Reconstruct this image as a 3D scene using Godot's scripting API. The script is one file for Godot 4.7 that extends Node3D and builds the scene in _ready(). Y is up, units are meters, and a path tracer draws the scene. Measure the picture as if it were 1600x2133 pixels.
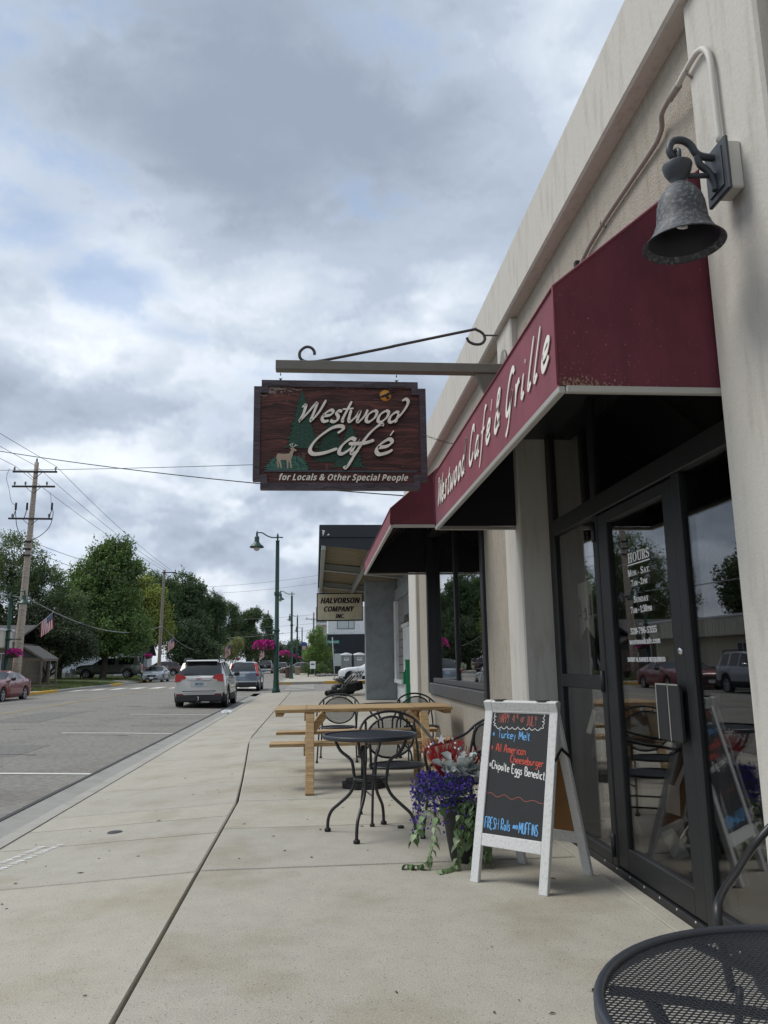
extends Node3D

var used := {}
var M := {}
var T := {}
var R := RandomNumberGenerator.new()
var GL := {}
var HG := {}

func _ready():
	setup()
	textures()
	materials()
	glyphs()
	ground()
	cafe()
	buildings()
	trees()
	street()
	cars()
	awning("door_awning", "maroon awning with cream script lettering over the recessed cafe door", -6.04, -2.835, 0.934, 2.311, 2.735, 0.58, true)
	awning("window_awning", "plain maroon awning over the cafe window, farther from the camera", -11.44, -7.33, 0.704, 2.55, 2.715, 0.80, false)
	sign_board()
	wall_lamp()
	furniture()
	planter()

# ---------- naming ----------
func numbered(n):
	if not used.has(n):
		used[n] = 0
		return n
	used[n] += 1
	return "%s_%03d" % [n, used[n]]

func tag(o, label, category, group := "", kind := ""):
	if label != "": o.set_meta("label", label)
	if category != "": o.set_meta("category", category)
	if group != "": o.set_meta("group", group)
	if kind != "": o.set_meta("kind", kind)
	return o

func thing(called, label, category, at := Vector3.ZERO, turn := 0.0, group := ""):
	var o = Node3D.new()
	o.name = numbered(called)
	add_child(o, true)
	o.position = at
	o.rotation.y = turn
	return tag(o, label, category, group)

func obj(called, st, m, parent = null, kind := ""):
	var o = MeshInstance3D.new()
	o.name = numbered(called) if parent == null else called
	if st is SurfaceTool:
		st.generate_normals()
		o.mesh = st.commit()
	else:
		o.mesh = st
	o.material_override = m
	if parent == null: add_child(o, true)
	else: parent.add_child(o, true)
	if kind != "": o.set_meta("kind", kind)
	return o

func structure(called, st, m):
	return obj(called, st, m, null, "structure")

func dup(src, at, turn, label, group := ""):
	var r = src.duplicate()
	r.name = numbered(String(src.name).rstrip("0123456789").rstrip("_"))
	add_child(r, true)
	r.position = at
	r.rotation.y = turn
	r.set_meta("label", label)
	if group != "": r.set_meta("group", group)
	return r

# ---------- mesh building ----------
func mb(g := -1):
	var st = SurfaceTool.new()
	st.begin(Mesh.PRIMITIVE_TRIANGLES)
	st.set_smooth_group(g)
	return st

func tri(st, a, b, c):
	st.add_vertex(a)
	st.add_vertex(c)
	st.add_vertex(b)

func quad(st, a, b, c, d):
	tri(st, a, b, c)
	tri(st, a, c, d)

func otri(st, o, a, b, c):
	if (b - a).cross(c - a).dot((a + b + c) / 3.0 - o) < 0: tri(st, a, c, b)
	else: tri(st, a, b, c)

func oquad(st, o, a, b, c, d):
	if (b - a).cross(c - a).dot((a + b + c + d) / 4.0 - o) < 0: quad(st, a, d, c, b)
	else: quad(st, a, b, c, d)

func box(st, c, s, b := Basis(), ch := 0.0):
	var h = s * 0.5
	ch = minf(ch, minf(h.x, minf(h.y, h.z)) * 0.9)
	var f = func(a, sa, su, sw):
		var p = Vector3()
		p[a] = sa * h[a]
		p[(a + 1) % 3] = su * (h[(a + 1) % 3] - ch)
		p[(a + 2) % 3] = sw * (h[(a + 2) % 3] - ch)
		return c + b * p
	for a in 3:
		for s1 in [-1.0, 1.0]:
			oquad(st, c, f.call(a, s1, -1.0, -1.0), f.call(a, s1, 1.0, -1.0), f.call(a, s1, 1.0, 1.0), f.call(a, s1, -1.0, 1.0))
	if ch > 0.0:
		for a in 3:
			for s1 in [-1.0, 1.0]:
				for s2 in [-1.0, 1.0]:
					var e = (a + 1) % 3
					oquad(st, c, f.call(a, s1, s2, -1.0), f.call(a, s1, s2, 1.0), f.call(e, s2, 1.0, s1), f.call(e, s2, -1.0, s1))
		for x in [-1.0, 1.0]:
			for y in [-1.0, 1.0]:
				for z in [-1.0, 1.0]:
					otri(st, c, f.call(0, x, y, z), f.call(1, y, z, x), f.call(2, z, x, y))

# box between two corners
func bb(st, x0, x1, y0, y1, z0, z1, ch := 0.0):
	box(st, Vector3((x0 + x1) / 2.0, (y0 + y1) / 2.0, (z0 + z1) / 2.0), Vector3(absf(x1 - x0), absf(y1 - y0), absf(z1 - z0)), Basis(), ch)

func bbx(x0, x1, y0, y1, z0, z1, ch := 0.0):
	var st = mb()
	bb(st, x0, x1, y0, y1, z0, z1, ch)
	return st

# square bar between two points
func bar(st, a, b, w, h, ch := 0.0, up := Vector3.UP):
	var d = (b - a).normalized()
	if absf(d.dot(up)) > 0.98: up = Vector3(0, 0, 1)
	var x = d.cross(up).normalized()
	box(st, (a + b) / 2.0, Vector3(w, h, a.distance_to(b)), Basis(x, x.cross(d) * -1.0, -d), ch)

func rad(r, i, n):
	if r is Array or r is PackedFloat32Array: return r[i]
	return r

func tube(st, pts, r, n := 8, closed := false):
	var m = pts.size()
	var rings = []
	var ref = Vector3.UP
	var d0 = (pts[1] - pts[0]).normalized()
	if absf(d0.dot(ref)) > 0.9: ref = Vector3(1, 0, 0)
	var nx = (ref - d0 * ref.dot(d0)).normalized()
	for i in m:
		var d
		if closed: d = (pts[(i + 1) % m] - pts[(i + m - 1) % m]).normalized()
		elif i == 0: d = d0
		elif i == m - 1: d = (pts[i] - pts[i - 1]).normalized()
		else: d = (pts[i + 1] - pts[i - 1]).normalized()
		nx = (nx - d * nx.dot(d)).normalized()
		var ny = d.cross(nx)
		var ring = []
		for k in n:
			var a = TAU * k / n
			ring.append(pts[i] + (nx * cos(a) + ny * sin(a)) * rad(r, i, m))
		rings.append(ring)
	for i in (m if closed else m - 1):
		var A = rings[i]
		var B = rings[(i + 1) % m]
		for k in n:
			var k2 = (k + 1) % n
			quad(st, A[k], A[k2], B[k2], B[k])
	if not closed:
		for k in range(1, n - 1):
			tri(st, rings[0][0], rings[0][k + 1], rings[0][k])
			tri(st, rings[m - 1][0], rings[m - 1][k], rings[m - 1][k + 1])

func lathe(st, prof, n := 24, xf := Transform3D()):
	for i in prof.size() - 1:
		var a = prof[i]
		var b = prof[i + 1]
		for k in n:
			var t0 = TAU * k / n
			var t1 = TAU * (k + 1) / n
			if k == n - 1: t1 = 0.0
			var p = [Vector3(cos(t0) * a.x, a.y, sin(t0) * a.x), Vector3(cos(t1) * a.x, a.y, sin(t1) * a.x), Vector3(cos(t1) * b.x, b.y, sin(t1) * b.x), Vector3(cos(t0) * b.x, b.y, sin(t0) * b.x)]
			for j in 4: p[j] = xf * p[j]
			if a.x > 1e-6: tri(st, p[0], p[2], p[1])
			if b.x > 1e-6: tri(st, p[0], p[3], p[2])

func V2(s):
	var out = PackedVector2Array()
	for w in s.split(" ", false):
		var q = w.split(",")
		out.append(Vector2(float(q[0]), float(q[1])))
	return out

# polygon in xy pushed along z from 0 to d; planar uv over its bounds
func prism(st, poly, d, xf := Transform3D(), uv := false):
	if Geometry2D.is_polygon_clockwise(poly):
		poly = poly.duplicate()
		poly.reverse()
	var idx = Geometry2D.triangulate_polygon(poly)
	var lo = poly[0]
	var hi = poly[0]
	for p in poly:
		lo = lo.min(p)
		hi = hi.max(p)
	var put = func(p, z):
		if uv: st.set_uv(Vector2((p.x - lo.x) / (hi.x - lo.x), 1.0 - (p.y - lo.y) / (hi.y - lo.y)))
		st.add_vertex(xf * Vector3(p.x, p.y, z))
	for i in range(0, idx.size(), 3):
		var a = poly[idx[i]]
		var b = poly[idx[i + 1]]
		var c = poly[idx[i + 2]]
		if (b - a).cross(c - a) < 0:
			var t = b
			b = c
			c = t
		put.call(a, d); put.call(c, d); put.call(b, d)
		put.call(a, 0.0); put.call(b, 0.0); put.call(c, 0.0)
	for i in poly.size():
		var a = poly[i]
		var b = poly[(i + 1) % poly.size()]
		put.call(a, 0.0); put.call(b, d); put.call(b, 0.0)
		put.call(a, 0.0); put.call(a, d); put.call(b, d)

func smooth(pts, sub := 6):
	var out = []
	for i in pts.size() - 1:
		var p0 = pts[maxi(i - 1, 0)]
		var p3 = pts[mini(i + 2, pts.size() - 1)]
		for k in sub: out.append(pts[i].cubic_interpolate(pts[i + 1], p0, p3, float(k) / sub))
	out.append(pts[pts.size() - 1])
	return out

func V3(s):
	var out = []
	for w in s.split(" ", false):
		var q = w.split(",")
		out.append(Vector3(float(q[0]), float(q[1]), float(q[2])))
	return out

func ellipse(c, rx, rz, n := 32):
	var out = []
	for i in n: out.append(c + Vector3(cos(TAU * i / n) * rx, 0, sin(TAU * i / n) * rz))
	return out

# raised pen stroke in xy: nib of width w at angle ang, or a round pen when thin < 0
func stroke(st, pts, w, thin, ang, d, xf):
	var n = pts.size()
	var L = []
	var Rr = []
	for i in n:
		var t = (pts[mini(i + 1, n - 1)] - pts[maxi(i - 1, 0)]).normalized()
		var nn = Vector2(-t.y, t.x)
		var k = w if thin < 0 else lerpf(thin, w, absf(sin(t.angle() - ang)))
		if i == 0 or i == n - 1: k *= 0.55
		L.append(pts[i] + nn * k * 0.5)
		Rr.append(pts[i] - nn * k * 0.5)
	var f = func(p, z): return xf * Vector3(p.x, p.y, z)
	for i in n - 1:
		quad(st, f.call(Rr[i], d), f.call(Rr[i + 1], d), f.call(L[i + 1], d), f.call(L[i], d))
		quad(st, f.call(L[i], 0.0), f.call(L[i], d), f.call(L[i + 1], d), f.call(L[i + 1], 0.0))
		quad(st, f.call(Rr[i], d), f.call(Rr[i], 0.0), f.call(Rr[i + 1], 0.0), f.call(Rr[i + 1], d))

# writes s with stroke glyphs from font F; origin at baseline left; u = metres per unit
func write(st, F, s, ux, uy, w, thin, ang, d, xf, shear := 0.0, gap := 0.7):
	var x = 0.0
	for i in s.length():
		var ch = s[i]
		if ch == " ":
			x += 2.2
			continue
		if not F.has(ch): continue
		var mx = 0.0
		var pi = 0
		for part in F[ch].split(";"):
			pi += 1
			var pts = []
			for p in V2(part):
				mx = maxf(mx, p.x)
				pts.append(Vector2((x + p.x + p.y * shear) * ux, p.y * uy))
			if pts.size() > 2: pts = smooth(pts, 5)
			stroke(st, pts, w, thin, ang, d * (1.0 + 0.06 * pi), xf)
		x += mx + gap
	return x * ux

func measure(F, s, gap):
	var x = 0.0
	for i in s.length():
		var mx = 2.2 - gap if s[i] == " " else 0.0
		if F.has(s[i]):
			for part in F[s[i]].split(";"):
				for p in V2(part): mx = maxf(mx, p.x)
		x += mx + gap
	return x

func lettering(s, serif, bold, parent, called, m, w, h, depth, xf, shear := 0.0, caps_h := 0.0):
	var t = TextMesh.new()
	var f = SystemFont.new()
	f.font_names = PackedStringArray(["Droid Serif" if serif else "Droid Sans"])
	f.font_weight = 700 if bold else 400
	t.font = f
	t.font_size = 48
	t.pixel_size = 0.01
	t.curve_step = 3.0
	t.depth = 0.01
	t.text = s
	var bx = t.get_aabb()
	var sy = h / bx.size.y if caps_h == 0.0 else caps_h / 0.343
	var sx = w / bx.size.x if w > 0.0 else sy
	var c = bx.get_center()
	if caps_h > 0.0: c.y = 0.0
	var o = obj(called, t, m, parent)
	o.transform = xf * Transform3D(Basis(Vector3(sx, 0, 0), Vector3(shear * sy, sy, 0), Vector3(0, 0, depth / 0.01)), Vector3.ZERO) * Transform3D(Basis(), -c)
	return o

# expanded metal in the xz plane inside an ellipse
func mesh_panel(a, b, px, pz, sw, th):
	var st = mb()
	var nz = int(b / pz) + 1
	var nx = int(a / (px * 0.5)) + 1
	for j in range(-nz, nz + 1):
		for i in range(-nx, nx):
			var p = Vector2(i * px * 0.5, (j + (0.5 if posmod(i, 2) == 0 else -0.5) * (1.0 if posmod(j, 2) == 0 else -1.0)) * pz)
			var q = Vector2((i + 1) * px * 0.5, (j + (-0.5 if posmod(i, 2) == 0 else 0.5) * (1.0 if posmod(j, 2) == 0 else -1.0)) * pz)
			var m = (p + q) / 2.0
			if m.x * m.x / (a * a) + m.y * m.y / (b * b) > 1.0: continue
			var t = (q - p).normalized()
			var n = Vector2(-t.y, t.x) * sw * 0.5
			var A = [Vector3(p.x + n.x, 0, p.y + n.y), Vector3(p.x - n.x, 0, p.y - n.y), Vector3(q.x - n.x, 0, q.y - n.y), Vector3(q.x + n.x, 0, q.y + n.y)]
			var u = Vector3(0, th, 0)
			quad(st, A[0] + u, A[3] + u, A[2] + u, A[1] + u)
			quad(st, A[0], A[1], A[2], A[3])
			quad(st, A[0], A[3], A[3] + u, A[0] + u)
			quad(st, A[1], A[1] + u, A[2] + u, A[2])
	st.generate_normals()
	return st.commit()

# ---------- materials ----------
func noise_tex(freq, oct, seed_, size := 512, ramp = null, type := FastNoiseLite.TYPE_SIMPLEX_SMOOTH):
	var n = FastNoiseLite.new()
	n.noise_type = type
	n.seed = seed_
	n.frequency = freq
	n.fractal_octaves = oct
	var t = NoiseTexture2D.new()
	t.width = size
	t.height = size
	t.seamless = true
	t.noise = n
	if ramp != null:
		var g = Gradient.new()
		g.offsets = PackedFloat32Array(ramp[0])
		g.colors = PackedColorArray(ramp[1])
		t.color_ramp = g
	return t

func g1(a): return Color(a, a, a)

func mat(key, col, rough := 0.6, o := {}):
	if M.has(key): return M[key]
	var m = StandardMaterial3D.new()
	m.resource_name = key
	m.albedo_color = Color(col.r, col.g, col.b).linear_to_srgb()
	m.roughness = rough
	m.metallic = o.get("metal", 0.0)
	m.metallic_specular = o.get("spec", 0.5)
	if o.has("tex"): m.albedo_texture = o.tex
	if o.has("tri"):
		m.uv1_triplanar = true
		m.uv1_world_triplanar = o.get("world", false)
		m.uv1_scale = o.tri if o.tri is Vector3 else Vector3.ONE * o.tri
	if o.has("bump"):
		m.heightmap_enabled = true
		m.heightmap_texture = o.bump
		m.heightmap_scale = o.get("bs", 0.1)
	if o.has("rtex"): m.roughness_texture = o.rtex
	if o.has("detail"):
		m.detail_enabled = true
		m.detail_blend_mode = BaseMaterial3D.BLEND_MODE_MUL
		m.detail_albedo = o.detail
		m.detail_uv_layer = BaseMaterial3D.DETAIL_UV_2
		m.uv2_triplanar = true
		m.uv2_world_triplanar = true
		m.uv2_scale = o.ds if o.get("ds", 0.1) is Vector3 else Vector3.ONE * o.get("ds", 0.1)
	if o.has("coat"):
		m.clearcoat_enabled = true
		m.clearcoat = o.coat
		m.clearcoat_roughness = 0.05
	if o.has("back"):
		m.backlight_enabled = true
		m.backlight = o.back
	if o.has("rim"):
		m.rim_enabled = true
		m.rim = o.rim
		m.rim_tint = 0.6
	if o.get("vc", false): m.vertex_color_use_as_albedo = true
	M[key] = m
	return m

func sky_image():
	var W = 2048
	var H = 1024
	var im = Image.create(W, H, false, Image.FORMAT_RGBF)
	im.fill(Color(0.30, 0.30, 0.29))
	var n1 = FastNoiseLite.new()
	n1.seed = 11
	n1.noise_type = FastNoiseLite.TYPE_SIMPLEX_SMOOTH
	n1.frequency = 1.15
	n1.fractal_octaves = 4
	n1.fractal_gain = 0.45
	n1.domain_warp_enabled = true
	n1.domain_warp_amplitude = 0.25
	n1.domain_warp_frequency = 1.2
	var n2 = FastNoiseLite.new()
	n2.seed = 5
	n2.frequency = 3.6
	n2.fractal_octaves = 5
	n2.fractal_gain = 0.47
	n2.domain_warp_enabled = true
	n2.domain_warp_amplitude = 0.12
	n2.domain_warp_frequency = 3.0
	var n3 = FastNoiseLite.new()
	n3.seed = 23
	n3.frequency = 0.9
	n3.fractal_octaves = 3
	var dark = Vector3(0.270, 0.322, 0.408)
	var mid = Vector3(0.425, 0.492, 0.590)
	var white = Vector3(0.80, 0.85, 0.91)
	var blue = Vector3(0.24, 0.36, 0.58)
	# broad cloud banks: azimuth, elevation, spreads (degrees), brighter or darker
	var banks = [[-5.0, 41.0, 17.0, 7.0, -0.42], [4.0, 33.0, 13.0, 5.5, -0.34], [-13.0, 35.0, 10.0, 4.0, -0.22], [9.0, 25.0, 5.0, 4.0, 0.26], [21.0, 43.0, 7.0, 7.0, 0.34], [-3.0, 26.0, 7.0, 2.6, 0.18], [-17.0, 22.0, 8.0, 3.0, 0.20], [-9.0, 17.0, 8.0, 2.6, -0.20], [-19.0, 13.0, 7.0, 2.6, 0.16], [-4.0, 10.5, 9.0, 2.2, 0.10], [60.0, 30.0, 20.0, 9.0, -0.18], [100.0, 24.0, 20.0, 9.0, 0.16], [150.0, 36.0, 22.0, 9.0, -0.20], [190.0, 22.0, 16.0, 8.0, 0.2], [235.0, 34.0, 24.0, 9.0, -0.18], [290.0, 26.0, 18.0, 8.0, 0.18]]
	var gaps = [[-21.0, 29.0, 3.5, 2.0, 0.75], [-15.5, 26.0, 4.5, 1.2, 0.62], [-10.0, 23.0, 4.0, 1.1, 0.65], [-23.0, 36.0, 4.0, 4.0, 0.3], [85.0, 33.0, 7.0, 4.0, 0.8], [210.0, 28.0, 7.0, 4.0, 0.8], [140.0, 24.0, 6.0, 3.0, 0.7]]
	for j in H / 2 + 4:
		var el = PI / 2.0 - (j + 0.5) / H * PI
		var y = sin(el)
		var c = cos(el)
		for i in W:
			var az = (i + 0.5) / W * TAU
			var x = sin(az) * c
			var z = -cos(az) * c
			var s = 1.0 / (maxf(y, 0.0) + 0.42)
			var px = x * s
			var pz = z * s
			var up = y * 1.9
			var big = n1.get_noise_3d(px + 7.3, up, pz + 2.1)
			var fine = n2.get_noise_3d(px, up, pz)
			var cov = n3.get_noise_3d(px - 1.4, up, pz + 5.2)
			var low = smoothstep(0.60, 0.15, y)
			var ad = rad_to_deg(atan2(x, -z))
			var ed = rad_to_deg(asin(y))
			var bank = 0.0
			for q in banks:
				var da = fposmod(ad - q[0] + 180.0, 360.0) - 180.0
				if absf(da) > q[2] * 3.0: continue
				bank += q[4] * exp(-(da * da) / (q[2] * q[2]) - (ed - q[1]) * (ed - q[1]) / (q[3] * q[3]))
			var gapv = 0.0
			for q in gaps:
				var da = fposmod(ad - q[0] + 180.0, 360.0) - 180.0
				if absf(da) > q[2] * 3.0: continue
				gapv += q[4] * exp(-(da * da) / (q[2] * q[2]) - (ed - q[1]) * (ed - q[1]) / (q[3] * q[3]))
			var t = 0.52 + big * 0.42 + fine * lerpf(0.28, 0.66, low) + bank
			t = clampf(t, 0.0, 1.0)
			var col
			if t < 0.5: col = dark.lerp(mid, smoothstep(0.0, 0.55, t))
			else: col = mid.lerp(white, smoothstep(0.40, 1.0, t))
			var gap = smoothstep(0.30, 1.05, gapv + fine * 1.3 + cov * 0.2)
			col = col.lerp(blue, gap * 0.62)
			var hz = smoothstep(0.14, 0.0, y)
			col = col.lerp(Vector3(0.60, 0.635, 0.675), hz * 0.6)
			im.set_pixel(i, j, Color(col.x, col.y, col.z))
	return ImageTexture.create_from_image(im)

func setup():
	var cam = Camera3D.new()
	cam.name = "camera"
	add_child(cam)
	cam.transform = Transform3D(Basis(Vector3(0.99629737, -0.01457279, 0.08473009), Vector3(-0.00159241, 0.9822329, 0.18765924), Vector3(-0.0859594, -0.18709934, 0.97857285)), Vector3(0, 1.28, 0))
	cam.fov = 66.07
	cam.far = 2000.0
	cam.near = 0.02
	cam.current = true
	var we = WorldEnvironment.new()
	we.name = "world"
	var e = Environment.new()
	e.background_mode = Environment.BG_SKY
	var sk = Sky.new()
	var pm = PanoramaSkyMaterial.new()
	pm.panorama = sky_image()
	sk.sky_material = pm
	e.sky = sk
	e.tonemap_mode = Environment.TONE_MAPPER_LINEAR
	e.tonemap_exposure = 1.26
	e.sdfgi_enabled = true
	e.ssao_enabled = true
	e.ssil_enabled = true
	we.environment = e
	add_child(we)
	var sun = DirectionalLight3D.new()
	sun.name = "sun"
	add_child(sun)
	sun.light_energy = 0.6
	sun.light_color = Color(1.0, 0.985, 0.955)
	sun.light_angular_distance = 26.0
	sun.shadow_enabled = true
	sun.look_at_from_position(Vector3.ZERO, -Vector3(-0.52, 0.82, -0.12), Vector3(0, 0, 1))

func concrete_image():
	var S = 1024
	var im = Image.create(S, S, false, Image.FORMAT_RGB8)
	var a = FastNoiseLite.new()
	a.seed = 3
	a.frequency = 0.008
	a.fractal_octaves = 4
	var b = FastNoiseLite.new()
	b.seed = 9
	b.frequency = 0.22
	b.fractal_octaves = 3
	R.seed = 77
	for y in S:
		for x in S:
			var k = 0.90 + 0.035 * a.get_noise_2d(x, y) + 0.16 * b.get_noise_2d(x, y) + (R.randf() - 0.5) * 0.16
			k = clampf(k, 0.0, 1.0)
			im.set_pixel(x, y, Color(k, k * 0.998, k * 0.985))
	# aggregate grains, pits and pale specks
	for i in 3400:
		var k = R.randf()
		var c = Color(0.64, 0.62, 0.58) if k < 0.55 else Color(1.0, 0.99, 0.96) if k < 0.85 else Color(0.72, 0.64, 0.54)
		var w = 1 + R.randi() % 3
		im.fill_rect(Rect2i(R.randi() % S, R.randi() % S, w + R.randi() % 2, w), c)
	return ImageTexture.create_from_image(im)

func asphalt_image():
	var S = 768
	var im = Image.create(S, S, false, Image.FORMAT_RGB8)
	var a = FastNoiseLite.new()
	a.seed = 31
	a.frequency = 0.01
	a.fractal_octaves = 4
	R.seed = 78
	for y in S:
		for x in S:
			var k = 0.74 + 0.12 * a.get_noise_2d(x, y) + (R.randf() - 0.5) * 0.36
			k = clampf(k, 0.0, 1.0)
			im.set_pixel(x, y, Color(k, k * 0.985, k * 0.96))
	return ImageTexture.create_from_image(im)

func wood_image(seed_, streak, base, dark, flecks := false):
	var W = 512
	var H = 512
	var im = Image.create(W, H, false, Image.FORMAT_RGB8)
	var a = FastNoiseLite.new()
	a.seed = seed_
	a.frequency = 0.02
	a.fractal_octaves = 3
	var w = FastNoiseLite.new()
	w.seed = seed_ + 4
	w.frequency = 0.006
	R.seed = seed_
	for y in H:
		for x in W:
			var wy = y + 26.0 * w.get_noise_2d(x * 0.9, y * 1.6)
			var g = a.get_noise_2d(x * 0.22, wy * streak)
			var r = 0.5 + 0.5 * sin(wy * 0.42 + 5.0 * w.get_noise_2d(x * 0.6 + 300.0, y * 0.4))
			var k = clampf(0.5 + 0.7 * g + 0.35 * (r - 0.5) + (R.randf() - 0.5) * 0.08, 0.0, 1.0)
			var c = dark.lerp(base, k)
			if flecks:
				var q = w.get_noise_2d(x * 6.0, y * 9.0) + 0.5 * a.get_noise_2d(x * 4.0, y * 7.0)
				var corner = clampf(1.0 - Vector2(x / 150.0, (y - 10.0) / 70.0).length(), 0.0, 1.0) * 0.9 + clampf(1.0 - y / 40.0, 0.0, 1.0) * 0.28
				if q * 0.8 + corner > 0.62: c = c.lerp(Color(0.62, 0.60, 0.56), 0.75)
			im.set_pixel(x, y, c)
	return ImageTexture.create_from_image(im)

func flag_image():
	var W = 247
	var H = 130
	var im = Image.create(W, H, false, Image.FORMAT_RGB8)
	for i in 13: im.fill_rect(Rect2i(0, i * 10, W, 10), Color(0.66, 0.10, 0.17) if i % 2 == 0 else Color(0.90, 0.89, 0.88))
	im.fill_rect(Rect2i(0, 0, 99, 70), Color(0.15, 0.19, 0.36))
	for r in 9:
		for c in (6 if r % 2 == 0 else 5):
			var x = 8 + c * 16 + (0 if r % 2 == 0 else 8)
			var y = 7 + r * 7
			im.fill_rect(Rect2i(x - 2, y - 1, 5, 2), Color(0.92, 0.92, 0.92))
			im.fill_rect(Rect2i(x - 1, y - 2, 3, 5), Color(0.92, 0.92, 0.92))
	return ImageTexture.create_from_image(im)

func fabric_image(moss):
	var S = 512
	var im = Image.create(S, S, false, Image.FORMAT_RGB8)
	var a = FastNoiseLite.new()
	a.seed = 41
	a.frequency = 0.006
	R.seed = 12
	var b = FastNoiseLite.new()
	b.seed = 8
	b.frequency = 0.10
	for y in S:
		for x in S:
			var k = 0.90 + 0.12 * a.get_noise_2d(x, y) + 0.05 * a.get_noise_2d(x * 5.0, y * 1.2) + (R.randf() - 0.5) * 0.06 + (0.02 if (x + y) % 3 == 0 else 0.0)
			var c = Color(k, k, k)
			if moss:
				var u = x / float(S)
				var v = y / float(S)
				var near = clampf(1.0 - (1.0 - v) * 9.0, 0.0, 1.0) * clampf(1.25 - u * 1.6, 0.0, 1.0)
				c = Color(0.43 * k, 0.178 * k, 0.235 * k)  # maroon darkened for the shaded end panel
				if b.get_noise_2d(x, y) * 0.75 + near * 0.80 > 0.66: c = Color(0.56, 0.49, 0.36) if R.randf() > 0.4 else Color(0.45, 0.38, 0.27)
				elif b.get_noise_2d(x * 0.8 + 900.0, y * 0.8) > 0.66 - 0.16 * v * (1.0 - u): c = Color(0.55, 0.40, 0.36)
			im.set_pixel(x, y, c)
	return ImageTexture.create_from_image(im)

func textures():
	T.conc = concrete_image()
	T.asph = asphalt_image()
	T.conc2 = noise_tex(0.20, 4, 72, 512, [[0.0, 0.3, 1.0], [g1(0.86), g1(0.95), g1(1.0)]])
	T.streak = noise_tex(0.02, 4, 70, 512, [[0.0, 0.28, 0.45, 1.0], [Color(0.91, 0.90, 0.885), Color(0.96, 0.957, 0.95), g1(0.992), g1(1.0)]])
	T.soot = noise_tex(0.010, 5, 71, 512, [[0.0, 0.26, 0.40, 0.7, 1.0], [Color(0.92, 0.90, 0.87), Color(0.955, 0.945, 0.93), g1(0.985), g1(1.0), g1(1.0)]])
	T.fine = noise_tex(0.05, 5, 1)
	T.grit = noise_tex(0.30, 2, 2)
	T.stucco = noise_tex(0.09, 4, 6)
	T.blotch = noise_tex(0.006, 4, 4, 512, [[0.0, 0.5, 1.0], [g1(0.90), g1(0.97), g1(1.0)]])
	T.stain = noise_tex(0.012, 5, 14, 512, [[0.0, 0.3, 0.5, 1.0], [Color(0.88, 0.87, 0.85), Color(0.95, 0.945, 0.94), g1(0.985), g1(1.0)]])
	T.rough = noise_tex(0.03, 4, 8, 256, [[0.0, 1.0], [g1(0.55), g1(1.0)]])
	T.worn = noise_tex(0.035, 6, 19, 512, [[0.0, 0.40, 0.64, 0.70, 0.80, 1.0], [Color(0.20, 0.215, 0.24), Color(0.235, 0.25, 0.275), Color(0.27, 0.285, 0.31), Color(0.56, 0.56, 0.56), Color(0.36, 0.37, 0.38), Color(0.5, 0.5, 0.5)]])
	T.deck = wood_image(5, 1.5, Color(0.76, 0.66, 0.49), Color(0.52, 0.41, 0.28))
	T.red = wood_image(15, 2.3, Color(0.40, 0.235, 0.205), Color(0.16, 0.085, 0.08), true)
	T.grey = wood_image(25, 2.0, Color(0.80, 0.76, 0.72), Color(0.50, 0.45, 0.41))
	T.white = noise_tex(0.035, 3, 44, 512, [[0.0, 0.25, 0.5, 1.0], [Color(0.86, 0.855, 0.84), g1(0.965), g1(1.0), g1(1.0)]])
	T.flag = flag_image()
	T.fab = fabric_image(false)
	T.moss = fabric_image(true)

func C(r, g, b): return Color(r, g, b)

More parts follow.
